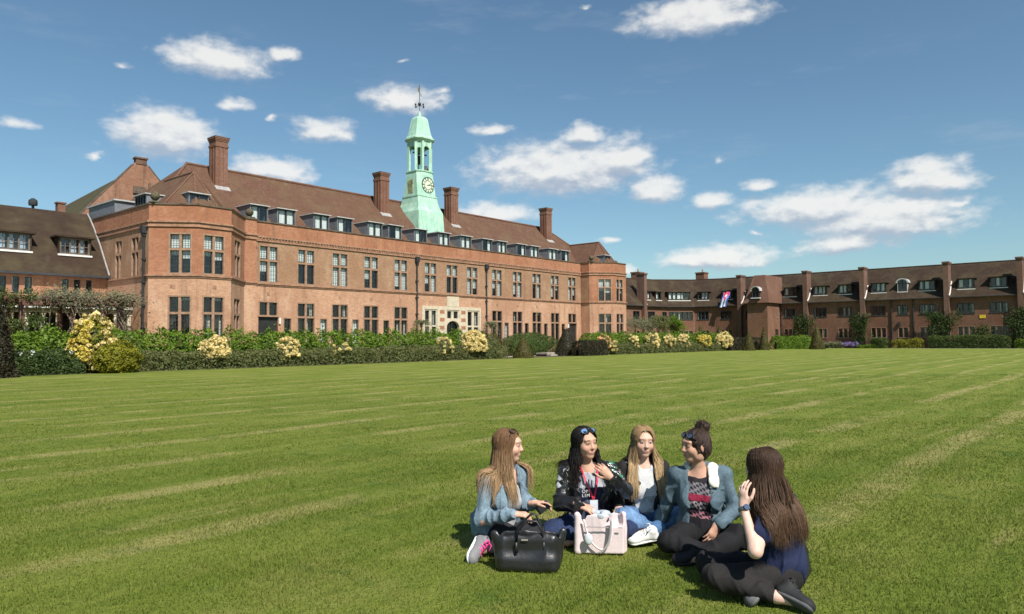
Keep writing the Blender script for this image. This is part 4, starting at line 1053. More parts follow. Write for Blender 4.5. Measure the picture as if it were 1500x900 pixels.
class Leafy:
    def __init__(s): s.P = []; s.N = []
    def ellipsoid(s, c, r, n, seed, amp=.18, inner=.75, zmin=.02):
        g = np.random.default_rng(seed); d = g.normal(size=(n, 3)); d /= np.linalg.norm(d, axis=1)[:, None]
        fn = lumps(seed, 12, (1.2, 5)); k = 1+amp*fn(d*2.2)
        k *= inner+(1-inner)*g.random(n)**.5
        P = np.array(c)+d*np.array(r)*k[:, None]; N = d/np.array(r); N /= np.linalg.norm(N, axis=1)[:, None]
        ok = P[:, 2] > zmin
        s.P.append(P[ok]); s.N.append(N[ok]); return s
    def hedge(s, p0, p1, w, h, n, seed, amp=.16, flat=.5, z0=0.0):
        """loose hedge: superellipse section swept from p0 to p1"""
        g = np.random.default_rng(seed); p0 = np.array(p0); p1 = np.array(p1); L = np.linalg.norm(p1-p0); t = (p1-p0)/L; nn = np.array([t[1], -t[0]])
        u = g.random(n)*L; a = g.uniform(-.15, math.pi+.15, n)
        ca, sa = np.cos(a), np.sin(a)
        X = np.sign(ca)*np.abs(ca)**flat*w/2; Z = np.maximum(0, np.sign(sa)*np.abs(sa)**flat)*h
        low = g.random(n) < .35; Z = np.where(low, g.random(n)*h*.8, Z); X = np.where(low, np.sign(X)*w/2, X)
        fn = lumps(seed+1, 16, (.5, 3.2)); q = np.stack([u, X, Z], 1); k = (1+amp*fn(q*1.3))*(.86+.14*g.random(n)**.6)
        endf = np.clip(np.minimum(u, L-u)/(.5*w), 0, 1)**.5
        X, Z = X*k*(.55+.45*endf), Z*k*(.7+.3*endf)
        if amp > .1:
            sh = (g.random(n) < .06) & (Z > h*.7); Z = np.where(sh, Z+h*.16*g.random(n)*(1+np.sin(u*5.1)*np.sin(u*1.7)), Z)
        P = np.stack([p0[0]+t[0]*u+nn[0]*X, p0[1]+t[1]*u+nn[1]*X, z0+Z+.02], 1)
        N = np.stack([nn[0]*ca, nn[1]*ca, np.maximum(sa, .2)], 1); N /= np.linalg.norm(N, axis=1)[:, None]
        s.P.append(P); s.N.append(N); return s
    def cone(s, c, r, h, n, seed, amp=.05, top=.04, bulge=.85):
        g = np.random.default_rng(seed); z = 1-np.sqrt(g.random(n)); a = g.uniform(0, 6.2832, n)
        fn = lumps(seed, 12, (1.5, 6)); q = np.stack([np.cos(a), np.sin(a), z*2], 1)
        rr = r*(top+(1-top)*(1-z)**bulge)*(1+amp*fn(q*2))*(.9+.1*g.random(n))
        P = np.stack([c[0]+rr*np.cos(a), c[1]+rr*np.sin(a), c[2]+z*h], 1); N = np.stack([np.cos(a), np.sin(a), np.full(n, r/h)], 1); N /= np.linalg.norm(N, axis=1)[:, None]
        s.P.append(P); s.N.append(N); return s
    def pts(s): return np.concatenate(s.P), np.concatenate(s.N)
    def build(s, name, mat, size, parent=None, seed=0, **k):
        P, N = s.pts(); V, Q, T_ = leaves(P, N, size, seed, **k)
        return np_mesh(name, V, Q, mat, parent, tint=T_)
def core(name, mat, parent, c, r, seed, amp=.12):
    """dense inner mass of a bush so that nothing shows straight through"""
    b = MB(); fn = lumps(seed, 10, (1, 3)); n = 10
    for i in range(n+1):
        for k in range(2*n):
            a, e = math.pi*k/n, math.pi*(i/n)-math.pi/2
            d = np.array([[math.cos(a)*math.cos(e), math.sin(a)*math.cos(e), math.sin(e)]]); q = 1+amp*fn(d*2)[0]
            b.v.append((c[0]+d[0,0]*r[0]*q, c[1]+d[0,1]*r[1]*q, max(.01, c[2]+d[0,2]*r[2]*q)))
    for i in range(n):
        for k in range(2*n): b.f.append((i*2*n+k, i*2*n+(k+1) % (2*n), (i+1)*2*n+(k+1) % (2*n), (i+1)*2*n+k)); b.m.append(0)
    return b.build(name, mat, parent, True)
def hedge_thing(name, p0, p1, w, h, mat, n, size, seed, label, cat='hedge', group=None, amp=.16, flat=.5):
    root = empty(name, ((p0[0]+p1[0])/2, (p0[1]+p1[1])/2, 0), label, cat, group)
    Leafy().hedge(p0, p1, w, h, n, seed, amp, flat).build('foliage', mat, size, root, seed)
    L = math.hypot(p1[0]-p0[0], p1[1]-p0[1]); t = ((p1[0]-p0[0])/L, (p1[1]-p0[1])/L)
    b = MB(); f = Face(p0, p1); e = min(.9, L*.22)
    f.fbox(b, e, L-e, 0, h*.62, -w*.27, w*.27); b.build('inner_core', M['leaf_dark'] if mat != 'leaf_yewdark' else 'leaf_yewdark', root)  # solid dark leaf-coloured block inside the hedge, closes gaps between the leaves
    return root
HY = 40.75
hedge_thing('euphorbia_hedge', (11.2, 42.4), (46.6, 42.4), 1.7, 2.12, 'leaf_bright', 36000, .17, 11, 'tall bright green hedge in front of the hall, left of the steps', amp=.24)
hedge_thing('euphorbia_hedge', (60.6, 42.2), (93.5, 41.6), 1.7, 2.1, 'leaf_bright', 26000, .19, 12, 'tall bright green hedge to the right of the steps, in front of the right bay', amp=.24)
hedge_thing('low_hedge', (17.0, 40.75), (47.0, 40.75), 1.3, 1.12, 'leaf_dull', 30000, .125, 13, 'low olive green hedge edging the lawn, in front of the left bright hedge', amp=.2)
hedge_thing('low_hedge', (60.0, 40.6), (88.6, 40.0), 1.3, 1.05, 'leaf_dull', 20000, .14, 14, 'low olive hedge edging the lawn, in front of the right bright hedge', amp=.2)
hedge_thing('low_hedge', (8.5, 40.8), (14.4, 40.8), 1.5, 1.15, 'leaf_dark', 9000, .14, 15, 'dark glossy low hedge with a few white flowers beside the dark conifer', amp=.2)
fl = Leafy()
for k in range(12):
    fl.ellipsoid((9.2+rng.random()*4.5, 40.2, .95+rng.random()*.2), (.09,.09,.09), 14, 300+k)
tag(fl.build('white_flowers', 'bloom_white', .07, None), 'few small white flowers on the dark low hedge at the left', 'flowers')
def shrub(name, c, r, mat, n, size, seed, label, cat='shrub', group=None, blooms=None, bmat='bloom_cream', nb=34, bsize=.13, bn=60, amp=.16, cmat='leaf_dark'):
    root = empty(name, (c[0], c[1], 0), label, cat, group)
    Leafy().ellipsoid(c, r, n, seed, amp).build('foliage', mat, size, root, seed)
    core('inner_core', cmat, root, c, tuple(x*.72 for x in r), seed)
    if blooms:
        g = np.random.default_rng(seed+5); L = Leafy(); fn = lumps(seed, 12, (1.2, 5))
        d = g.normal(size=(nb*3, 3)); d /= np.linalg.norm(d, axis=1)[:, None]; d = d[(d[:, 1] < .55) & (d[:, 2] > -.6)][:nb]
        for i, q in enumerate(d):
            k = 1+amp*fn(q[None]*2.2)[0]
            p = np.array(c)+q*np.array(r)*k*1.0
            if p[2] < .2: continue
            p = p+g.normal(size=3)*.06
            s_ = blooms*.85*g.uniform(.5, 1.3); L.ellipsoid(p, (s_, s_, s_*.8), bn, seed*7+i, .1, .55)
        L.build('blossom', bmat, bsize, root, seed+1, aspect=.8)
    return root
AZ = 'cream azaleas along the hedge'
shrub('azalea', (21.25, 40.6, 1.05), (0.70,0.63,0.70), 'leaf_dull', 900, .13, 21, 'rounded cream azalea below the left bay window', 'azalea', AZ, .18, nb=110)
shrub('azalea', (26.15, 40.5, .98), (0.65,0.54,0.77), 'leaf_dull', 900, .13, 22, 'pale cream azalea in front of the hall\'s leftmost ground floor door', 'azalea', AZ, .17, nb=55)
shrub('azalea', (30.0, 40.3, .92), (0.54,0.45,0.38), 'leaf_dull', 800, .13, 23, 'small sparse cream azalea half sunk in the low left hedge', 'azalea', AZ, .12, nb=16)
shrub('azalea', (39.6, 40.4, 1.02), (0.61,0.54,0.68), 'leaf_dull', 900, .13, 24, 'thin pale azalea just left of the big one by the entrance', 'azalea', AZ, .14, nb=32)
shrub('azalea', (42.9, 40.4, 1.2), (1.03,0.72,0.95), 'leaf_dull', 1500, .13, 25, 'biggest rounded cream azalea, in front of the stone entrance', 'azalea', AZ, .20, nb=190)
shrub('azalea', (61.3, 40.1, 1.25), (0.68,0.54,0.72), 'leaf_dull', 800, .14, 26, 'peach tinted azalea next to the dark yew block', 'azalea', AZ, .17, nb=30, bmat='bloom_peach')
shrub('azalea', (62.4, 39.95, .85), (0.54,0.54,0.63), 'leaf_dull', 800, .14, 36, 'trailing cream azalea at the foot of the peach tinted one', 'azalea', AZ, .15, nb=22)
shrub('azalea', (67.0, 40.2, 1.25), (0.54,0.54,0.59), 'leaf_dull', 800, .14, 27, 'small cream azalea, second along the right hedge', 'azalea', AZ, .17, nb=28)
shrub('azalea', (71.0, 40.2, 1.25), (0.90,0.63,0.85), 'leaf_dull', 900, .14, 28, 'large cream azalea, third along the right hedge', 'azalea', AZ, .2, nb=55)
shrub('azalea', (74.4, 40.1, 1.2), (0.85,0.63,0.68), 'leaf_dull', 900, .14, 29, 'medium cream azalea, fourth along the right hedge', 'azalea', AZ, .2, nb=36)
shrub('azalea', (78.2, 40.1, 1.15), (0.90,0.63,0.85), 'leaf_dull', 900, .14, 30, 'leaning cream azalea, fifth along the right hedge', 'azalea', AZ, .2, nb=46)
shrub('azalea', (82.9, 39.9, 1.15), (1.35,0.63,0.77), 'leaf_dull', 900, .15, 31, 'wide yellowish azalea, second from the far end of the hedge', 'azalea', AZ, .2, nb=60, bmat='bloom_yellow')
shrub('azalea', (87.9, 39.6, 1.2), (1.22,0.72,0.99), 'leaf_dull', 900, .15, 32, 'tall cream azalea at the far end of the right hedge', 'azalea', AZ, .24, nb=75)
shrub('flowering_shrub', (14.95, 40.9, 1.35), (.95,.85,1.5), 'leaf_gold', 3200, .14, 33, 'tall yellow and cream flowering shrub at the left of the hedge', 'shrub', None, .17, 'bloom_cream', 75, bn=60, amp=.28)
L_ = Leafy(); g_ = np.random.default_rng(77)
for i in range(50):
    a = g_.uniform(2.3, 4.4); e = g_.uniform(-.5, 1.2); L_.ellipsoid((14.8+.92*math.cos(a)*math.cos(e), 40.8+.8*math.sin(a)*math.cos(e), 1.3+1.4*math.sin(e)), (.17,.17,.13), 60, 900+i, .1, .5)
L_.build('blossom', 'bloom_yellow', .13, bpy.data.objects['flowering_shrub'], 3, aspect=.8)
shrub('golden_shrub', (15.7, 39.75, .70), (1.15,.8,.85), 'leaf_gold', 6500, .12, 34, 'low rounded golden green shrub in front of the yellow flowering shrub', 'shrub', amp=.22, cmat='leaf_gold')
shrub('dark_shrub', (46.0, 41.6, .8), (1.1,.9,.95), 'leaf_dull', 3000, .13, 35, 'grey green bush at the hedge end by the small yew cone', 'shrub')
shrub('mounded_bush', (57.2, 46.2, .8), (4.6,1.6,1.5), 'leaf_box', 13000, .13, 37, 'broad smooth clipped green mound behind the steps', 'bush', amp=.05, cmat='leaf_box')
def cone_tree(c, r, h, mat, n, size, seed, label, group='clipped yew cones', cat='yew'):
    root = empty('clipped_yew', (c[0], c[1], 0), label, cat, group)
    Leafy().cone((c[0], c[1], .0), r, h, n, seed).build('foliage', mat, size, root, seed, jitter=.6)
    b = MB(); b.lathe((c[0], c[1], 0), [(r*.88,.0),(r*.70,h*.3),(r*.45,h*.6),(r*.1,h*.93)], 14); b.build('crown', mat, root, True)
    return root
cone_tree((48.6, 40.0), .95, 1.85, 'leaf_yew', 4500, .10, 41, 'squat brownish yew cone at the left edge of the steps')
cone_tree((47.6, 42.3), .85, 2.3, 'leaf_yew', 3000, .10, 42, 'dark yew cone tucked behind the bright hedge end by the entrance')
cone_tree((57.6, 42.0), 1.3, 2.75, 'leaf_yewdark', 4500, .11, 43, 'tall dark yew cone at the right of the steps, left end of the yew block')
hedge_thing('yew_hedge', (56.2, 39.9), (60.9, 39.9), 1.5, 1.45, 'leaf_yewdark', 9000, .11, 44, 'dark clipped yew block beside the tall dark cone', amp=.04, flat=.3)
hedge_thing('yew_hedge', (46.9, 42.9), (49.6, 42.9), 1.1, 1.5, 'leaf_yew', 3500, .11, 45, 'short clipped yew hedge behind the squat cone', amp=.04, flat=.3)
cone_tree((89.9, 37.2), .8, 2.45, 'leaf_yew', 3000, .13, 46, 'left one of the two pointed yew cones before the far stair tower')
cone_tree((94.6, 37.1), .75, 3.0, 'leaf_yew', 3000, .13, 47, 'right taller one of the two pointed yew cones before the far stair tower')
hedge_thing('yew_hedge', (88.5, 39.8), (97.0, 38.6), 1.2, 1.7, 'leaf_yewdark', 6000, .13, 48, 'dark clipped yew hedge behind the two pointed cones', amp=.03, flat=.3)
cone_tree((93.5, 45.5), .95, 3.5, 'leaf_yew', 2000, .14, 49, 'pointed yew cone standing behind the far dark yew hedge, left of the tower')
cone_tree((97.5, 44.6), .95, 3.4, 'leaf_yew', 2000, .14, 50, 'pointed yew cone at the foot of the stair tower')
cone_tree((102.0, 32.75), 1.05, 3.3, 'leaf_yew', 3200, .13, 51, 'broad solitary yew cone in front of the far wing', )
cone_tree((86.5, 47.0), .8, 3.9, 'leaf_yew', 1800, .14, 52, 'pointed yew cone peeping over the cream azaleas below the flag')
hedge_thing('far_hedge', (100.6, 38.2), (108.0, 35.6), 1.8, 1.75, 'leaf_bright', 7000, .19, 53, 'bright green hedge in front of the far wing, left of the solitary yew cone', amp=.15)
hedge_thing('box_hedge', (113.2, 28.9), (113.2, 26.6), 1.5, 1.5, 'leaf_box', 3500, .15, 54, 'small clipped box block below a far wing window', amp=.04, flat=.3)
hedge_thing('box_hedge', (113.0, 21.8), (113.0, 12.2), 1.6, 1.75, 'leaf_box', 9500, .15, 55, 'long low clipped hedge along the far wing wall', amp=.06, flat=.35)
hedge_thing('border_plants', (113.1, 26.2), (113.1, 22.2), 1.1, 1.25, 'leaf_gold', 2600, .17, 56, 'yellow green border plants left of the long clipped far hedge', 'plants', amp=.35)
hedge_thing('border_plants', (113.1, 36.6), (113.1, 32.6), 1.0, .95, 'leaf_grey', 2200, .17, 57, 'grey green border plants beside the purple flowers', 'plants', amp=.35)
hedge_thing('border_plants', (113.1, 11.9), (113.1, 8.2), 1.1, 1.2, 'leaf_bright', 2400, .17, 58, 'green border plants right of the long clipped far hedge', 'plants', amp=.35)
hedge_thing('border_plants', (112.9, 30.7), (112.9, 26.6), .7, .5, 'leaf_bright', 1800, .15, 66, 'low green border plants in front of the small box block', 'plants', amp=.35)
fl = Leafy()
for k in range(34): fl.ellipsoid((112.9+rng.normal()*.25, 31.6+rng.uniform(-1.1, 1.1), .45+rng.random()*.35), (.16,.16,.2), 22, 400+k)
tag(fl.build('purple_flowers', 'bloom_purple', .12, None), 'clump of purple flowers along the far wing wall', 'flowers')
# climbers on the far wall
def climber(f, u0, u1, z1, mat, n, seed, label, size=.2, name='wall_climber', group=None, dens=.55):
    g = np.random.default_rng(seed); c = f.at((u0+u1)/2, 0, .3); root = empty(name, c, label, 'climber', group)
    P = []
    k = 26
    for i in range(k):
        t = g.random(); zc = .4+(z1-.6)*g.random()**.8; uc = (u0+u1)/2+(u1-u0)*.42*g.normal()*.7*(.5+.5*zc/z1)
        uc = min(max(uc, u0), u1)
        q = g.normal(size=(n//k, 3))*np.array([.28, .13, .38]); P.append(np.stack([uc+q[:, 0], .62+np.abs(q[:, 1])+.25*g.random(), zc+q[:, 2]], 1))
    P = np.concatenate(P); P = P[(P[:, 2] > .02)]
    W = np.stack([f.p0.x+f.d.x*P[:, 0]+f.n.x*P[:, 1], f.p0.y+f.d.y*P[:, 0]+f.n.y*P[:, 1], P[:, 2]], 1)
    N = np.tile(np.array([f.n.x, f.n.y, .3]), (len(W), 1)); V, Q, T_ = leaves(W, N, size, seed)
    np_mesh('foliage', V, Q, mat, root, tint=T_)
    st_ = MB()
    for i in range(5):
        u = (u0+u1)/2+g.normal()*.2; pts = [f.at(u+g.normal()*.1*j, z1*.85*j/5, .5) for j in range(6)]; st_.tube(pts, [.06*(1-.13*j) for j in range(6)], 5)
    st_.build('stem', 'bark', root)
    return root
climber(wl, wu(40.0), wu(37.2), 5.0, 'leaf_dark', 2300, 61, 'dark climber up both sides of the first stack right of the tower')
climber(wl, wu(32.0), wu(29.2), 4.9, 'leaf_dark', 2300, 62, 'dark climber round the second stack, right of the solitary yew cone')
climber(wl, wu(22.0), wu(18.2), 4.8, 'leaf_dark', 3000, 63, 'widest dark climber, spreading round the stack left of the yellow plaque')
climber(wl, wu(12.8), wu(8.8), 5.3, 'leaf_dark', 3000, 64, 'dark climber at the right edge of the picture')
climber(wl, wu(16.4), wu(14.9), 2.9, 'leaf_box', 1300, 65, 'low green creeper between two ground floor windows under the yellow plaque')
# weeping bushes by the entrance pipes
def weeper(c, r, h, seed, label):
    root = empty('weeping_bush', (c[0], c[1], 0), label, 'bush', 'weeping bushes beside the entrance')
    g = np.random.default_rng(seed); P = []; st_ = MB()
    for i in range(90):
        a = g.uniform(0, 6.28); rr = r*g.uniform(.5, 1); t = np.linspace(0, 1, 24)
        x = rr*np.sin(t*1.7); z = h*(.55+.45*np.sin(.6+t*2.3))-h*.42*t**2
        P.append(np.stack([c[0]+x*math.cos(a), c[1]+x*math.sin(a), np.maximum(.1, z)], 1)+g.normal(size=(24, 3))*.05)
    P = np.concatenate(P); N = np.tile(np.array([0, -.5, .8]), (len(P), 1)); V, Q, T_ = leaves(P, N, .13, seed, .4); np_mesh('foliage', V, Q, 'leaf_grey', root, tint=T_)
    Leafy().ellipsoid((c[0], c[1], h*.3), (r*.8, r*.7, h*.35), 1200, seed).build('lower_leaves', 'leaf_box', .13, root, seed)
    st_.tube([(c[0], c[1], 0), (c[0]+.05, c[1], h*.5), (c[0], c[1], h*.9)], [.1, .07, .03], 6); st_.build('stem', 'bark', root)
weeper((44.6, 48.4), 1.15, 3.5, 71, 'grey green weeping bush left of the stone entrance')
weeper((53.9, 48.4), 1.05, 3.5, 72, 'grey green weeping bush right of the stone entrance')
# wisteria and small tree in front of the curved part of the far wing
def crown(c, r, n, size, mat, seed, parent, clumps=14):
    g = np.random.default_rng(seed); L = Leafy()
    for i in range(clumps):
        d = g.normal(size=3); d /= np.linalg.norm(d); p = np.array(c)+d*np.array(r)*g.uniform(.35, .85)
        q = g.uniform(.32, .55); L.ellipsoid(p, (r[0]*q, r[1]*q, r[2]*q*.8), n//clumps, seed*31+i, .2, .4)
    return L.build('crown', mat, size, parent, seed)
def small_tree(name, c, h, r, mat, seed, label, n=5000, size=.2):
    root = empty(name, (c[0], c[1], 0), label, 'tree')
    crown((c[0], c[1], h-r[2]), r, n, size, mat, seed, root)
    st_ = MB(); g = np.random.default_rng(seed)
    st_.tube([(c[0],c[1],0),(c[0]+.1,c[1],h*.35),(c[0],c[1]+.1,h*.75)], [.16,.12,.05], 7)
    for i in range(7):
        a = g.uniform(0, 6.28); st_.tube([(c[0]+.05,c[1],h*(.3+.05*i)),(c[0]+r[0]*.5*math.cos(a),c[1]+r[1]*.5*math.sin(a),h*(.55+.05*i)),(c[0]+r[0]*.8*math.cos(a),c[1]+r[1]*.8*math.sin(a),h*(.66+.04*i))], [.07,.04,.015], 5)
    st_.build('trunk', 'bark', root); return root
small_tree('small_tree', (102.6, 54.3), 5.5, (1.7,1.5,1.6), 'leaf_bright', 81, 'small fresh green tree in front of the curved end of the far wing')
small_tree('small_tree', (98.4, 54.6), 5.6, (2.4,1.6,1.7), 'leaf_dull', 82, 'olive green small tree left of the fresh green one')
wis = empty('wisteria', (94.0, 55.4, 0), 'pale bare-stemmed wisteria on a frame before the far curved wing', 'climber')
P = []; st_ = MB(); g = np.random.default_rng(83)
for i in range(60):
    x = 90.5+7.5*g.random(); y = 55+g.normal()*.5; z = 3.9+.5*g.normal()*.6
    st_.tube([(x,y,z),(x+g.normal()*.8,y-.3,z-.4+g.normal()*.3),(x+g.normal(),y-.5,z-1.3*g.random())], [.05,.035,.015], 4)
    q = g.normal(size=(50, 3))*np.array([.6,.4,.35]); P.append(q+np.array([x,y-.2,z-.15]))
for x in (90.6, 93, 95.4, 97.8): st_.tube([(x,55.4,0),(x,55.4,4.0)], .1, 6)
st_.bar((90.3,55.4,4.0),(98.2,55.4,4.0), .12); st_.build('stem', 'twig', wis)
P = np.concatenate(P); V, Q, T_ = leaves(P, np.tile(np.array([0,-.6,.6]), (len(P), 1)), .16, 5); np_mesh('foliage', V, Q, 'leaf_grey', wis, tint=T_)
far_por = empty('garden_portico', (88, 57.5, 0), 'pale posted portico joining the hall to the far wing', 'portico')
b = MB()
for k in range(9): b.box(82+k*1.25-.11, 57.4, 0, 82+k*1.25+.11, 57.6, 3.1)
b.build('post', 'post_pale', far_por); far_por.children[0]['kind'] = 'stuff'
bpy.data.objects.remove(far_por.children[0])
for k in range(9):
    b = MB(); b.box(82+k*1.25-.11, 57.4, 0, 82+k*1.25+.11, 57.6, 3.1); b.build('post', 'post_pale', far_por)
b = MB(); b.box(81.5, 57.2, 3.1, 92.6, 62, 3.35); b.build('roof', 'post_pale', far_por)
b = MB(); b.box(81.6, 60.5, 0, 92.4, 60.6, 3.1); b.build('dark_interior', 'room', far_por)

# ---------------------------------------------------------------- veranda and pergola on the left
ver = empty('veranda', (18, 51, 0), 'pale posted veranda with flat white roof along the low wing', 'veranda')
for k in range(10):
    x = 20.75-.84*k
    if x < 13: break
    b = MB(); b.box(x-.1, 50.9, 0, x+.1, 51.1, 3.45); b.box(x-.14, 50.86, 3.3, x+.14, 51.14, 3.45); b.build('post', 'post_pale', ver)
b = MB(); b.box(12.2, 50.8, 3.45, 20.85, 51.2, 3.68); b.build('beam', 'post_pale', ver)
b = MB(); b.box(16.6, 50.5, 3.9, 20.2, 54.85, 4.08); b.box(12.2, 50.6, 3.7, 20.85, 54.85, 3.85); b.build('roof', 'white_paint', ver)
b = MB(); b.box(12.2, 54.3, .0, 20.85, 54.35, 3.4); b.build('dark_interior', 'room', ver)
per = empty('pergola', (15.5, 48.6, 0), 'brown timber pergola overgrown with bare wisteria beside the hall', 'pergola')
for x in (13.6, 16.2, 18.8):
    for y in (47.6, 49.6):
        b = MB(); b.box(x-.11, y-.11, 0, x+.11, y+.11, 3.75); b.build('post', 'wood_brown', per)
for y in (47.6, 49.6):
    b = MB(); b.box(12.4, y-.09, 3.75, 19.6, y+.09, 4.02); b.build('beam', 'wood_brown', per)
for k in range(11):
    b = MB(); x = 12.6+.68*k; b.box(x-.06, 46.8, 4.02, x+.06, 50.4, 4.2); b.build('rafter', 'wood_brown', per)
wis = empty('wisteria', (17.4, 47.4, 0), 'twisted grey brown wisteria stems climbing over the brown pergola', 'climber')
st_ = MB(); g = np.random.default_rng(91); P = []
for i in range(16):
    x = 15.0+4.6*g.random(); pts = [(x+.25*math.sin(j*1.1+i), 47.4+.15*math.cos(j*1.3+i), .25+3.9*j/7) for j in range(8)]; st_.tube(pts, [.06-.004*j for j in range(8)], 5)
for i in range(190):
    x = 14.6+5.4*g.random(); y = 46.8+3*g.random(); z = 4.2+.15*g.normal()
    pts = [(x,y,z)]
    for j in range(4): pts.append((pts[-1][0]+g.normal()*.35, pts[-1][1]+g.normal()*.3-.05, pts[-1][2]+g.normal()*.16-.05*j))
    st_.tube(pts, [.03,.025,.02,.014,.008], 4)
    q = g.normal(size=(34, 3))*np.array([.35,.3,.18]); P.append(q+np.array(pts[2]))
st_.build('stem', 'twig', wis)
P = np.concatenate(P); V, Q, T_ = leaves(P, np.tile(np.array([0,-.5,.8]), (len(P), 1)), .11, 6); np_mesh('foliage', V, Q, 'leaf_grey', wis, tint=T_)
ivy = empty('climbing_vine', (13.6, 47.4, 0), 'fresh green climbing vine covering the left end of the pergola', 'climber')
L = Leafy()
for i in range(15): L.ellipsoid((11.0+3.2*g.random()**1.3, 47.4+.4*g.normal(), 2.3+2.2*g.random()), (.6,.4,.45), 190, 500+i, .25, .3)
L.build('foliage', 'leaf_box', .14, ivy, 4)
st_ = MB()
for i in range(5): st_.tube([(12.0+.7*i, 47.5, 0), (12.1+.7*i, 47.4, 2), (12.0+.75*i, 47.3, 4.1)], [.07,.05,.03], 5)
st_.build('stem', 'bark', ivy)
shrub('low_shrub', (13.3, 43.9, .9), (3.0,1.0,1.2), 'leaf_box', 5200, .14, 92, 'dark leafy shrub filling the bed under the green vine', 'shrub')
# dark conifer at the very left
con = empty('conifer', (10.1, 39.3, 0), 'dark purplish conifer cut off by the left edge of the picture', 'conifer')
Leafy().cone((10.0, 39.4, 0), 1.15, 4.0, 9000, 95, .12, .08, .6).build('foliage', 'leaf_yewdark', .13, con, 9)
b = MB(); b.lathe((10.0, 39.4, 0), [(1.0,0),(.9,1.0),(.6,2.4),(.2,3.6)], 14); b.build('crown', 'leaf_yewdark', con, True)

# ---------------------------------------------------------------- grass blades
def grass():
    g = np.random.default_rng(5); Ps = []
    bands = [(2.6,3.6,2600,.009,.019),(3.6,5.2,4600,.009,.019),(5.2,7.2,3200,.011,.019),(7.2,10,1600,.015,.018),(10,14,640,.021,.017),(14,20,240,.030,.015),(20,30,90,.045,.012)]
    V = []; T_ = []
    for (d0, d1, dens, wd, hh) in bands:
        dm = (d0+d1)/2; area = 2*(.76*dm+2.4)*(d1-d0); n = int(area*dens)
        d = np.sqrt(g.random(n)*(d1**2-d0**2)+d0**2); s_ = g.uniform(-1, 1, n)*(.76*d+2.4)
        X = fw.x*d+rt.x*s_; Y = fw.y*d+rt.y*s_
        # tufts: pull blades towards jittered cell centres
        h = hh*g.uniform(.55, 1.3, n)*(1+.35*np.sin(X*2.3+Y*1.1)*np.sin(Y*2.9-X*.7)); a = g.uniform(0, 6.283, n); lean = g.uniform(.1, .8, n)*h
        lx = np.cos(a)*lean; ly = np.sin(a)*lean; b = g.uniform(0, 6.283, n); bx = np.cos(b)*wd*.5*g.uniform(.6, 1.2, n); by = np.sin(b)*wd*.5
        z0 = np.full(n, -.002)
        v = np.stack([np.stack([X-bx, Y-by, z0], 1), np.stack([X+bx, Y+by, z0], 1), np.stack([X+lx, Y+ly, h], 1)], 1)
        V.append(v.reshape(-1, 3)); t = np.clip(g.normal(.48, .24, n), 0, 1); T_.append(np.repeat(t, 3))
    V = np.concatenate(V); o = np_mesh('grass', V, np.arange(len(V)).reshape(-1, 3), 'blade', None, tint=np.concatenate(T_))
    tag(o, 'short mown grass blades of the lawn around the seated group', 'grass', kind='stuff')
grass()
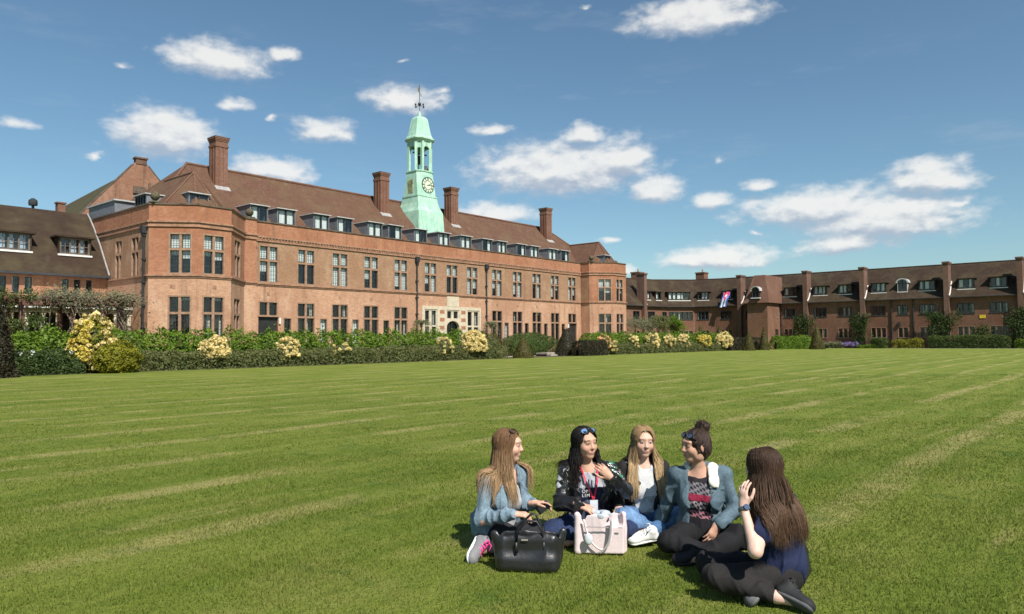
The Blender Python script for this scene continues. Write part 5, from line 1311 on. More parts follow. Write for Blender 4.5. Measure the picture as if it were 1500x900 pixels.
# ---------------------------------------------------------------- figures: smooth signed-distance bodies meshed with surface nets
def A3(p): return np.array(p, dtype=np.float64)
def unit(v): v = A3(v); return v/np.linalg.norm(v)
def smin(a, b, k):
    if k <= 0: return np.minimum(a, b)
    h = np.maximum(k-np.abs(a-b), 0)/k
    return np.minimum(a, b)-h*h*k*.25
class Sdf:
    def __init__(s): s.ops = []
    def cone(s, a, b, ra, rb, k=.02, flat=None, op='add'):
        """tapered limb a->b; flat=(axis, ratio) squashes it along axis"""
        s.ops.append((op, 'cone', (A3(a), A3(b), ra, rb, flat), k)); return s
    def chain(s, pts, rads, k=.02, flat=None):
        for i in range(len(pts)-1): s.cone(pts[i], pts[i+1], rads[i], rads[i+1], k, flat)
        return s
    def ell(s, c, axes, rad, k=.02, op='add'):
        """ellipsoid: axes = 3 unit vectors, rad = 3 radii"""
        s.ops.append((op, 'ell', (A3(c), np.array([A3(a) for a in axes]), A3(rad)), k)); return s
    def sph(s, c, r, k=.02, op='add'): return s.ell(c, np.eye(3), (r, r, r), k, op)
    def box(s, c, axes, half, rnd=.01, k=.01, op='add'):
        s.ops.append((op, 'box', (A3(c), np.array([A3(a) for a in axes]), A3(half), rnd), k)); return s
    def half(s, n, c):
        """keep the side where n.p <= c"""
        s.ops.append(('half', 'half', (A3(n), c), 0)); return s
    def dist(s, kind, par, P):
        if kind == 'cone':
            a, b, ra, rb, flat = par
            Q = P-a; d = b-a; L2 = d@d
            if flat is not None:
                ax, ratio = A3(flat[0]), flat[1]; ax = ax/np.linalg.norm(ax)
                t = np.clip((Q@d)/max(L2, 1e-9), 0, 1); R = Q-t[..., None]*d
                n = R@ax; R2 = np.maximum((R*R).sum(-1)-n*n, 0)
                return (np.sqrt(R2+(n/ratio)**2)-(ra+(rb-ra)*t))*min(1, ratio*1.15)
            t = np.clip((Q@d)/max(L2, 1e-9), 0, 1); R = Q-t[..., None]*d
            return np.sqrt((R*R).sum(-1))-(ra+(rb-ra)*t)
        if kind == 'ell':
            c, ax, r = par; q = (P-c)@ax.T
            k0 = np.sqrt(((q/r)**2).sum(-1)); k1 = np.sqrt(((q/(r*r))**2).sum(-1))
            return k0*(k0-1)/np.maximum(k1, 1e-6)
        if kind == 'box':
            c, ax, h, rnd = par; q = np.abs((P-c)@ax.T)-(h-rnd)
            return np.sqrt((np.maximum(q, 0)**2).sum(-1))+np.minimum(q.max(-1), 0)-rnd
        if kind == 'half': n, c = par; return P@n-c
    def bounds(s, kind, par):
        if kind == 'cone':
            a, b, ra, rb, _ = par; r = max(ra, rb); return np.minimum(a, b)-r, np.maximum(a, b)+r
        if kind == 'ell': c, ax, r = par; e = np.sqrt(((ax*r[:, None])**2).sum(0)); return c-e, c+e
        if kind == 'box': c, ax, h, rnd = par; e = np.abs(ax*h[:, None]).sum(0); return c-e, c+e
    def apply(s, f, op, d, k):
        if op == 'add': return smin(f, d, k)
        if op == 'cut': return -smin(-f, d, k)
        return np.maximum(f, d)
    def eval(s, P):
        f = np.full(P.shape[:-1], .5)
        for op, kind, par, k in s.ops: f = s.apply(f, op, s.dist(kind, par, P), k)
        return f
    def mesh(s, res=.006, wrinkle=None):
        lo = np.full(3, 9.); hi = -lo
        for op, kind, par, k in s.ops:
            if op == 'add': a, b = s.bounds(kind, par); lo = np.minimum(lo, a); hi = np.maximum(hi, b)
        lo = lo-4*res-.01; hi = hi+4*res+.01; n = np.ceil((hi-lo)/res).astype(int)+1
        f = np.full(n, .1, dtype=np.float64); ax = [lo[i]+res*np.arange(n[i]) for i in range(3)]
        for op, kind, par, k in s.ops:
            if kind == 'half': sl = [slice(0, n[i]) for i in range(3)]
            else:
                a, b = s.bounds(kind, par); m = max(k, .03)+2*res
                sl = [slice(max(0, int((a[i]-m-lo[i])/res)), min(n[i], int((b[i]+m-lo[i])/res)+2)) for i in range(3)]
            g = np.stack(np.meshgrid(ax[0][sl[0]], ax[1][sl[1]], ax[2][sl[2]], indexing='ij'), -1)
            f[tuple(sl)] = s.apply(f[tuple(sl)], op, s.dist(kind, par, g), k)
        if wrinkle is not None:
            near = np.abs(f) < .035; idx = np.argwhere(near); f[near] += wrinkle(lo+idx*res)
        return surface_nets(f, lo, res)
def surface_nets(f, lo, res):
    ins = f < 0
    c = [ins[i:ins.shape[0]-1+i, j:ins.shape[1]-1+j, k:ins.shape[2]-1+k] for i in (0,1) for j in (0,1) for k in (0,1)]
    cnt = np.zeros(c[0].shape, np.int8)
    for q in c: cnt += q
    act = (cnt > 0) & (cnt < 8); idx = np.argwhere(act)
    num = np.full(act.shape, -1, np.int32); num[act] = np.arange(len(idx))
    F = np.stack([f[idx[:, 0]+i, idx[:, 1]+j, idx[:, 2]+k] for i in (0,1) for j in (0,1) for k in (0,1)], 1)
    O = np.array([(i, j, k) for i in (0,1) for j in (0,1) for k in (0,1)], float)
    acc = np.zeros((len(idx), 3)); w = np.zeros(len(idx))
    for a in range(8):
        for b in range(a+1, 8):
            if np.abs(O[a]-O[b]).sum() != 1: continue
            x = (F[:, a] < 0) != (F[:, b] < 0); t = np.where(x, F[:, a]/np.where(x, F[:, a]-F[:, b], 1), 0)
            acc += np.where(x[:, None], O[a]+t[:, None]*(O[b]-O[a]), 0); w += x
    V = lo+(idx+acc/np.maximum(w, 1)[:, None])*res
    quads = []
    for axis in range(3):
        s0 = [slice(1, -1)]*3; s0[axis] = slice(0, -1); s1 = list(s0); s1[axis] = slice(1, None)
        A, B = ins[tuple(s0)], ins[tuple(s1)]
        e = np.argwhere(A != B); fl = A[A != B]
        e = e+1; e[:, axis] -= 1
        u, v = (axis+1) % 3, (axis+2) % 3
        du = np.zeros(3, int); du[u] = 1; dv = np.zeros(3, int); dv[v] = 1
        q = [e-du-dv, e-dv, e, e-du]
        Q = np.stack([num[p[:, 0], p[:, 1], p[:, 2]] for p in q], 1)
        Q[~fl] = Q[~fl][:, ::-1]; quads.append(Q)
    Q = np.concatenate(quads); Q = Q[(Q >= 0).all(1)]
    return V, Q
def folds(seed, amp=.004, f=(45, 110), stretch=(1, 1, .55)):
    """cloth creases: sharp narrow ridges over calmer cloth, fading in and out"""
    r = np.random.default_rng(seed); n = 6; K = r.normal(size=(n, 3))*np.array(stretch); K /= np.linalg.norm(K, axis=1)[:, None]; fr = r.uniform(*f, n); ph = r.uniform(0, 6.28, n)
    K2 = r.normal(size=(n, 3)); p2 = r.uniform(0, 6.28, n)
    def fn(P):
        w = P+.018*np.sin(P[:, [1, 2, 0]]*19+1.3+seed); s = np.zeros(len(P))
        for i in range(n):
            ridge = (1-np.abs(np.sin((w@K[i])*fr[i]*.45+ph[i])))**2.2
            gate = np.clip(np.sin((P@K2[i])*13+p2[i])*.5+.45, 0, 1)
            s += (.22-ridge)*gate
        return s*amp*1.35
    return fn
def skinmat():
    m, t, b = newmat('skin'); a = t.n('ShaderNodeAttribute', attribute_name='Col')
    t.put(b.inputs['Base Color'], t.mixc(t.ramp(t.noise(t.obj(), 28.0, 4.0, .7), .35, .7), t.mixc(1.0, a.outputs['Color'], (.88,.82,.80), 'MULTIPLY'), a.outputs['Color'])); b.inputs['Roughness'].default_value = .55; b.inputs['Specular IOR Level'].default_value = .3
    b.inputs['Subsurface Weight'].default_value = .08; b.inputs['Subsurface Radius'].default_value = (.01,.004,.002)
    return m
M['skin'] = skinmat()
def clothmat(name, rough=.85, weave=420.0, spec=.2, coat=0.0, bump=.25, var=.12):
    m, t, b = newmat(name); a = t.n('ShaderNodeAttribute', attribute_name='Col'); o = t.obj()
    n = t.math('ADD', t.math('MULTIPLY', t.ramp(t.noise(o, 9.0, 5.0, .65), .3, .7), .5), t.math('MULTIPLY', t.ramp(t.noise(o, 75.0, 4.0, .8), .35, .65), .5))
    c = t.mixc(n, t.mixc(1.0, a.outputs['Color'], (1-var*1.6,)*3, 'MULTIPLY'), t.mixc(1.0, a.outputs['Color'], (1+var,)*3, 'MULTIPLY'))
    t.put(b.inputs['Base Color'], c); b.inputs['Roughness'].default_value = rough; b.inputs['Specular IOR Level'].default_value = spec
    b.inputs['Coat Weight'].default_value = coat; b.inputs['Coat Roughness'].default_value = .15
    h = t.math('ADD', t.noise(o, weave, 2.0), t.math('MULTIPLY', t.noise(o, 38.0, 3.0), 2.0))
    bn = t.n('ShaderNodeBump', i_Height=h, i_Strength=bump); bn.inputs['Distance'].default_value = .004; t.put(b.inputs['Normal'], bn.outputs[0])
    return m
M['cloth'] = clothmat('cloth'); M['denim'] = clothmat('denim', .85, 600, .2, 0, .4, .3); M['satin'] = clothmat('shiny_black_cloth', .32, 300, .5, .25, .35, .1)
M['fleece'] = clothmat('fleece', .95, 160, .1, 0, .9, .08); M['leather'] = clothmat('leather', .38, 160, .5, .15, .25, .1); M['canvas'] = clothmat('canvas', .8, 300, .2, 0, .2, .05)
M['shoe'] = clothmat('shoe_fabric', .7, 500, .3, 0, .3, .12)
def hairmat():
    m, t, b = newmat('hair'); a = t.n('ShaderNodeAttribute', attribute_name='Col'); t.put(b.inputs['Base Color'], a.outputs['Color'])
    b.inputs['Roughness'].default_value = .62; b.inputs['Specular IOR Level'].default_value = .22
    return m
M['hair'] = hairmat()
def smooth_mesh(name, VQ, mat, parent, color):
    V, Q = VQ; col = color(V) if callable(color) else np.tile(np.array(color), (len(V), 1))
    return np_mesh(name, V, Q, mat, parent, True, col=col, off=False)
def lmb(mb, name, mats, parent, smooth=False): return mb.build(name, mats, parent, smooth, local=True)
PROOT = {}
def person(loc, label):
    return empty('person', loc, label, 'person', None, R_(40.3-90))
UP = A3((0,0,1))
class Head:
    def __init__(s, c, face, pitch=0.0, tilt=0.0):
        F = unit((face[0], face[1], pitch)); L = unit(np.cross(UP, F)); U = np.cross(F, L)
        L = L*math.cos(tilt)+U*math.sin(tilt); U = np.cross(F, L); s.c, s.F, s.L, s.U = A3(c), F, L, U
    def p(s, f, l, u): return s.c+s.F*f+s.L*l+s.U*u
    def add(s, S):
        ax = (s.F, s.L, s.U)
        S.ell(s.p(-.012,0,.028), ax, (.094,.074,.086), .02)
        S.ell(s.p(.026,0,-.03), ax, (.065,.055,.080), .03)
        S.ell(s.p(.055,0,-.092), ax, (.026,.026,.020), .03)
        for q in (-1, 1):
            S.ell(s.p(.058,q*.036,-.026), ax, (.026,.026,.026), .025)
            S.ell(s.p(.0,q*.050,-.055), ax, (.045,.016,.040), .025)
        S.ell(s.p(.076,0,.036), ax, (.015,.050,.012), .025)
        for q in (-1, 1): S.ell(s.p(.100,q*.030,.010), ax, (.014,.016,.009), .014, 'cut')
        for q in (-1, 1): S.ell(s.p(.0775,q*.030,.010), ax, (.0135,.016,.0115), .006)
        S.cone(s.p(.086,0,.014), s.p(.1045,0,-.022), .0070, .0100, .014)
        for q in (-1, 1): S.sph(s.p(.096,q*.0095,-.026), .0070, .008)
        S.ell(s.p(.084,0,-.0555), ax, (.010,.024,.0055), .010); S.ell(s.p(.082,0,-.0655), ax, (.010,.020,.0060), .010)
        for q in (-1, 1): S.ell(s.p(-.008,q*.076,-.006), (s.F*.9+s.L*q*.35, s.L*.9-s.F*q*.35, s.U), (.021,.010,.032), .008)
    def paint(s, V, col, brow=(.10,.06,.035), lip=(.50,.17,.15), eye=(.05,.035,.025), blush=.3):
        q = V-s.c; f, l, u = q@s.F, q@s.L, q@s.U; a = np.abs(l)
        def mix(m, c): m = np.clip(m, 0, 1)[:, None]; col[:] = col*(1-m)+np.array(c)*m
        fr = f > .04
        mix(np.where(fr, np.exp(-((a-.042)/.018)**2-((u+.03)/.022)**2)*blush, 0), (.62,.25,.19))
        uu = u+.0600-.006*(l/.022)**2      # corners of the mouth lifted in a slight smile
        mix(np.where(f > .06, np.clip(1.6-np.hypot(l/.0245, uu/.0080)*1.4, 0, .75), 0), lip)
        mix(np.where(f > .06, (np.hypot(l/.024, uu/.0022) < 1)*.75, 0), tuple(x*.45 for x in lip))
        mix(np.where(fr, (np.hypot((a-.031)/.019, (u-.034-(.02-np.abs(a-.034))*.12)/.0038) < 1)*.7, 0), brow)
        e = np.hypot((a-.030)/.0155, (u-.010)/.0072)
        mix(np.where(f > .05, (e < 1.2)*.55, 0), (.16,.09,.07))
        mix(np.where(f > .05, (np.hypot((a-.030)/.0120, (u-.009)/.0045) < 1)*.85, 0), (.60,.56,.52))
        mix(np.where(f > .05, (np.hypot(l-np.sign(l)*.030, u-.0095) < .0050)*1.0, 0), eye)
        mix(np.where(f > .05, (np.hypot((a-.030)/.0160, (u-.0145)/.0026) < 1)*.9, 0), (.05,.03,.025))
def hand(S, w, d, n, side, curl=.5, spread=.10, scale=1.0, curls=None, thumb=.6):
    """w wrist, d towards the fingers, n palm normal (the side fingers curl to), side=+1/-1: thumb along +/- (d x n)"""
    d = unit(d); n = unit(A3(n)-d*(A3(n)@d)); t = np.cross(d, n)*side; w = A3(w); k = scale
    S.cone(w+d*.012*k, w+d*.070*k, .024*k, .029*k, .012, (n, .55)); S.cone(w-d*.03*k, w+d*.02*k, .0235*k, .024*k, .02, (n, .8))
    for i, (o, L, r) in enumerate(((.0255,.070,.0082), (.0085,.078,.0084), (-.0085,.072,.0080), (-.025,.056,.0072))):
        c = curls[i] if curls else curl
        p = w+d*(.084-(.006 if i in (0, 3) else 0))*k+t*o*k; dd = unit(d+t*o*spread/.025); a = c*.55
        S.cone(w+d*.05*k+t*o*.9*k, p, r*1.15*k, r*1.05*k, .008)
        for j, (fr, rr) in enumerate(((.45, 1.0), (.31, .92), (.24, .82))):
            dd = unit(dd*math.cos(a)+n*math.sin(a)); q = p+dd*L*fr*k; S.cone(p, q, r*rr*1.03*k, r*rr*.95*k, .003); p = q
            a = c*(.95 if j == 0 else .7)
    b = w+d*.022*k+t*.020*k+n*.006*k; q = b+unit(d*.75+t*.75+n*.35*thumb)*.042*k; S.cone(b, q, .0135*k, .0105*k, .012)
    q2 = q+unit(d*.95+t*.25+n*.55*thumb)*.030*k; S.cone(q, q2, .0100*k, .0092*k, .003)
    S.cone(q2, q2+unit(d+n*.6*thumb)*.024*k, .0092*k, .0075*k, .003)
class Fig:
    """joints of one seated figure, in metres relative to its root; F = where the chest faces"""
    def __init__(s, F, pel, neck, head, sh, el, wr, hip, knee, ank, lean=None):
        s.F = unit((F[0], F[1], 0)); s.L = np.cross(UP, s.F); s.pel = A3(pel); s.neck = A3(neck); s.head = head
        s.sh, s.el, s.wr, s.hip, s.knee, s.ank = [[A3(p) for p in q] for q in (sh, el, wr, hip, knee, ank)]
        s.chest = (s.sh[0]+s.sh[1])/2+A3((0,0,-.12)); s.belly = s.chest*.5+s.pel*.5
        s.up = unit(s.neck-s.pel)
    def torso(s, S, e=0.0, k=.05, bust=True, low=True):
        ax = (s.F, s.L, s.up)
        if low: S.ell(s.pel+A3((0,0,.03)), (s.F, s.L, UP), (.115+e,.165+e,.125+e), k)
        S.cone(s.pel+UP*.06, s.belly, .145+e, .125+e, k, (s.F, .76)); S.cone(s.belly, s.chest, .125+e, .14+e, k, (s.F, .74))
        S.ell(s.chest+UP*.01, ax, (.092+e,.135+e,.135+e), k)
        if bust:
            for q in (-1, 1): S.ell(s.chest+s.F*(.07)+s.L*q*.062-s.up*.035, ax, (.058+e,.062+e,.062+e), .035)
        nb = s.neck
        for i in (0, 1): S.cone(nb-UP*.035, s.sh[i]-UP*.004, .044+e, .043+e*.8, .05)
    def arms(s, S, e=0.0, frac=1.0, k=.03, which=(0, 1), cuff=0.0):
        for i in which:
            S.cone(s.sh[i], s.el[i], .043+e, .036+e, k); S.cone(s.el[i], s.el[i]+(s.wr[i]-s.el[i])*frac, .037+e, (.037+(.025-.037)*frac)+e+cuff, k)
    def neckhead(s, S):
        h = s.head; S.cone(s.neck-UP*.05, h.p(-.018,0,-.06), .052, .047, .025); h.add(S)
    def legs(s, S, e=0.0, frac=1.0, k=.035, foot=True):
        for i in (0, 1):
            S.cone(s.hip[i], s.knee[i], .088+e, .060+e, k); d = s.ank[i]-s.knee[i]
            S.cone(s.knee[i], s.knee[i]+d*.35, .058+e, .056+e, k); S.cone(s.knee[i]+d*.35, s.knee[i]+d*frac, .056+e, .056+(.036-.056)*min(1, (frac-.35)/.65)+e, k)
def skin_color(base):
    def fn(V): return np.tile(np.array(base), (len(V), 1))
    return fn
def shoe(root, heel, toe, top, col, solecol, name='shoe', laces=None, mark=None, L=None):
    """heel, toe: ends of the sole; top: unit vector out of the instep"""
    heel, toe = A3(heel), A3(toe); d = toe-heel; ln = np.linalg.norm(d); d = d/ln; t = unit(A3(top)-d*(A3(top)@d)); w = np.cross(d, t)
    S = Sdf(); S.cone(heel+d*.036+t*.036, toe-d*.045+t*.034, .036, .043, .02, (t, .82)); S.ell(toe-d*.055+t*.026, (d, w, t), (.058,.045,.030), .02)
    S.cone(heel+d*.035+t*.03, heel+d*.045+t*.085, .036, .034, .02); S.cone(heel+d*.06+t*.07, toe-d*.10+t*.048, .030, .024, .03)
    S.ell(heel+d*.046+t*.105, (d, w, t), (.030,.026,.022), .006, 'cut')
    S.half(-t, -(heel@t+.010))
    o = smooth_mesh(name, S.mesh(.0055), 'shoe', root, col)
    B = Sdf(); B.cone(heel+d*.038+t*.012, toe-d*.05+t*.012, .039, .047, .0, (t, .42)); B.cone(heel+d*.12+t*.012, toe-d*.05+t*.012, .038, .047, .01, (t, .42))
    smooth_mesh('sole', B.mesh(.0055), 'canvas', o, solecol)
    if laces:
        lc = MB()
        for i in range(5):
            c = heel+d*(ln-.095-.022*i)+t*(.066+.010*i); a, b = c+w*.026-t*.008, c-w*.026-t*.008
            lc.tube([a, c+t*.010, b], .0042, 5); lc.tube([a, c+d*.011+t*.011, b+d*.02], .0038, 5)
        for q in (-1, 1): lc.tube([heel+d*(ln-.19)+t*.105, heel+d*(ln-.17)+t*.125+w*q*.022, heel+d*(ln-.14)+t*.108+w*q*.042], .0042, 5)
        lm_ = plain('laces_'+name, laces, .8, .1, 20.0, local=True); lmb(lc, 'laces', lm_, o, True)
    if mark is not None:
        mk = MB(); s_ = mark[1]; c = heel+d*(ln*.42)+t*.040
        pts = [(-.045,.022), (-.035,.004), (-.01,-.004), (.055,.026), (-.008,.008), (-.024,.010)]
        for off in (.0450, ):
            mk.quad(*[tuple(c+d*p[0]+t*p[1]+w*s_*off) for p in pts])
        lmb(mk, 'side_mark', plain('shoe_mark', mark[0], .6, .05, 9.0, local=True), o)
    return o
def sunglasses(root, H, f, u, tilt, lens=(.03,.05,.09), frame=(.02,.02,.022)):
    """pushed up on the crown of the head"""
    c = H.p(f, 0, u); n = unit(H.F*math.cos(tilt)+H.U*math.sin(tilt)); v = np.cross(n, H.L); v = v if v@H.U > 0 else -v
    fr = MB(); ln = MB()
    for q in (-1, 1):
        o = c+H.L*q*.034-n*.010
        ring = [tuple(o+H.L*.029*math.cos(a)+v*.023*math.sin(a)-n*abs(.029*math.cos(a)*q+.03)*.12) for a in np.linspace(0, 2*math.pi, 17)]
        fr.tube(ring, .0045, 6); ln.quad(*[tuple(A3(p)+n*.001) for p in ring[:-1]])
        e = c+H.L*q*.066-n*.012; fr.tube([e, e-n*.03+H.L*q*.010-v*.005, e-n*.09+H.L*q*.006-v*.03], [.004,.004,.003], 5)
    fr.tube([c+H.L*.009, c+n*.003, c-H.L*.009], .004, 5)
    o = lmb(fr, 'sunglasses', plain('sunglass_frame', frame, .3, .05, 5.0, local=True), root, True)
    m, t, b = newmat('sunglass_lens'); b.inputs['Base Color'].default_value = c4(lens); b.inputs['Roughness'].default_value = .06; b.inputs['Specular IOR Level'].default_value = .9
    lmb(ln, 'lens', m, o)
def hair_cap(S, H, e=.012, low=-.02, face=.055):
    """hair mass over the skull, open at the face"""
    ax = (H.F, H.L, H.U)
    S.ell(H.p(-.016,0,.030), ax, (.098+e,.077+e,.086+e), .02)
    S.ell(H.p(-.04,0,-.03), ax, (.072+e,.076+e*.6,.075+e), .03)
    S.ell(H.p(.112,0,-.022), ax, (.090,.064,.116), .012, 'cut')
    return S
def strands(root, H, body, seed, n, length, c_root, c_tip, part=0.0, side_min=.25, width=.006, name='hair', wave=.012, fwd=.5, cap_e=.001, cap_col=None, spread=1.0, steps=17, out=.010, dens_back=1.0):
    """long hair: locks start along the parting, lie on the skull, then hang and rest on the shoulders"""
    g = np.random.default_rng(seed); S = Sdf(); hair_cap(S, H, cap_e)
    V0, Q0 = S.mesh(.006, folds(seed, .004, (90, 200), (1, 1, .25)))
    skull = Sdf(); skull.ell(H.p(-.014,0,.029), (H.F, H.L, H.U), (.103,.082,.092), 0); skull.ell(H.p(-.02,0,-.04), (H.F, H.L, H.U), (.085,.078,.085), .02)
    s = np.where(g.random(n) < .5, -1, 1)
    a = g.random(n)**dens_back      # 0 = front of the parting, 1 = nape
    # start on the crown along the parting, target side angle round the head
    f0 = .062-.14*a*g.uniform(.6, 1, n); u0 = .112-.02*np.abs(f0)/.08
    P = H.c+H.F*f0[:, None]+H.L*(part+s*.004)[:, None]+H.U*u0[:, None]
    th = (side_min+(math.pi-side_min)*a*g.uniform(.75, 1.05, n))      # angle from the face
    th = np.clip(th, side_min, math.pi)
    T_ = H.c+H.F*(-.016+np.cos(th)*.102*.8)[:, None]+H.L*(s*np.sin(th)*.094)[:, None]+H.U*(-.02)
    path = [P]; m = 6
    for i in range(1, m+1):
        t = i/m; q = P*(1-t)+T_*t+H.U*(.055*math.sin(math.pi*t))+(T_-H.c)*(.35*math.sin(math.pi*t))
        for _ in range(3):
            d = skull.eval(q); e = 1e-3
            gr = np.stack([skull.eval(q+np.eye(3)[k]*e)-d for k in range(3)], -1)/e; gr /= np.linalg.norm(gr, axis=1)[:, None]+1e-9
            q = q-gr*(d-.006-.006*g.random(n))[:, None]
        path.append(q)
    L = length*g.uniform(.72, 1.08, n); stp = (L/(steps-m))[:, None]
    fan = g.uniform(.1, 1.5, n); wv_ = np.where(g.random(n) < .12, 3.0, 1.0)
    ph = g.uniform(0, 6.28, n); dirv = np.tile(-UP, (n, 1))+ (H.F*fwd*0)[None]
    sidev = (H.L*s[:, None])
    cur = path[-1]
    for i in range(steps-m):
        w = wave*wv_*np.sin(ph+i*.9)
        nx = cur+dirv*stp+(sidev*(np.abs(np.sin(th))*.8+.2)[:, None]-H.F*.55*np.clip(-np.cos(th), 0, 1)[:, None])*(.20*spread*stp*(1 if i < 5 else .35))*fan[:, None]+np.stack([w*np.cos(ph), w*np.sin(ph), 0*w], 1)*.4
        for _ in range(2):
            d = body.eval(nx); e = 2e-3
            gr = np.stack([body.eval(nx+np.eye(3)[k]*e)-d for k in range(3)], -1)/e; gr /= np.linalg.norm(gr, axis=1)[:, None]+1e-9
            push = np.maximum(out*(1+.6*np.sin(ph*3))-d, 0); nx = nx+gr*push[:, None]+H.F*(np.where(th < 1.45, .8, -.8)*np.clip(gr[:, 2], 0, 1)*(push > 0))[:, None]*stp
        v = nx-cur; v /= np.linalg.norm(v, axis=1)[:, None]+1e-9; nx = cur+v*stp; cur = nx; path.append(cur)
    Pth = np.stack(path, 1)                     # n, k, 3
    k = Pth.shape[1]; tan = np.gradient(Pth, axis=1); tan /= np.linalg.norm(tan, axis=2)[..., None]+1e-9
    ref = g.normal(size=(n, 1, 3)); a1 = np.cross(tan, ref); a1 /= np.linalg.norm(a1, axis=2)[..., None]+1e-9; b1 = np.cross(tan, a1)
    tt = np.linspace(0, 1, k); rad = width*(.55+.45*np.sin(np.pi*np.clip(tt*1.15, 0, 1)))*np.where(tt > .85, (1-tt)/.15*.9+.1, 1)
    rad = rad[None, :]*g.uniform(.5, 1.25, n)[:, None]
    ring = [Pth+rad[..., None]*(a1*math.cos(x)*1.0+b1*math.sin(x)*.6) for x in (0, 2.094, 4.189)]
    V = np.stack(ring, 2).reshape(-1, 3); base = np.arange(n*k).reshape(n, k)*3
    Q = []
    for x in range(3):
        y = (x+1) % 3; Q.append(np.stack([base[:, :-1]+x, base[:, :-1]+y, base[:, 1:]+y, base[:, 1:]+x], -1).reshape(-1, 4))
    tone = np.clip(g.normal(0, .22, n), -.45, .6)
    cr, ct = np.array(c_root), np.array(c_tip); bl = np.clip((tt-.25)/.75, 0, 1)**1.1
    col = (cr+(ct-cr)*bl[:, None])[None]*(1+tone)[:, None, None]; col = np.repeat(col.reshape(-1, 3), 3, 0)
    gg = folds(seed+3, 1.0, (120, 260), (1, 1, .2))(V0)
    c0 = np.clip(np.array(cap_col or c_root)*(1+.22*np.clip(gg, -1, 1))[:, None], 0, 1)
    Vall = np.concatenate([V0, V]); Qall = np.concatenate([Q0, np.concatenate(Q)+len(V0)])
    return np_mesh(name, Vall, Qall, 'hair', root, True, col=np.concatenate([c0, np.clip(col, 0, 1)]), off=False)
def sheet(name, fn, nu, nv, mat, parent, color, thick=.004):
    uv = np.array([(i/nu, j/nv) for j in range(nv+1) for i in range(nu+1)]); V = np.array([fn(u, v) for u, v in uv])
    Q = np.array([(j*(nu+1)+i, j*(nu+1)+i+1, (j+1)*(nu+1)+i+1, (j+1)*(nu+1)+i) for j in range(nv) for i in range(nu)])
    o = np_mesh(name, V, Q, mat, parent, True, col=np.array([color(u, v) for u, v in uv]), off=False)
    sm = o.modifiers.new('thickness', 'SOLIDIFY'); sm.thickness = thick; return o
def onto(S, p, d, start=.12):
    """first point of the surface S met from p+d*start going against d"""
    p, d = A3(p), unit(d); t = start
    while t > -start:
        if S.eval((p+d*t)[None])[0] < 0: break
        t -= .002
    return p+d*t
def collar(S, fig, e, r=.022, drop=.0, open_=.6):
    """rolled collar round the neck, open at the front"""
    pts = []
    for a in np.linspace(open_, 2*math.pi-open_, 12):
        pts.append(fig.neck+fig.F*(.075*math.cos(a)+.004)+fig.L*.080*math.sin(a)+UP*(-.012-.05*max(0, math.cos(a))-drop))
    S.chain(pts, [r]*12, .012)
SK1 = (.58,.36,.27)
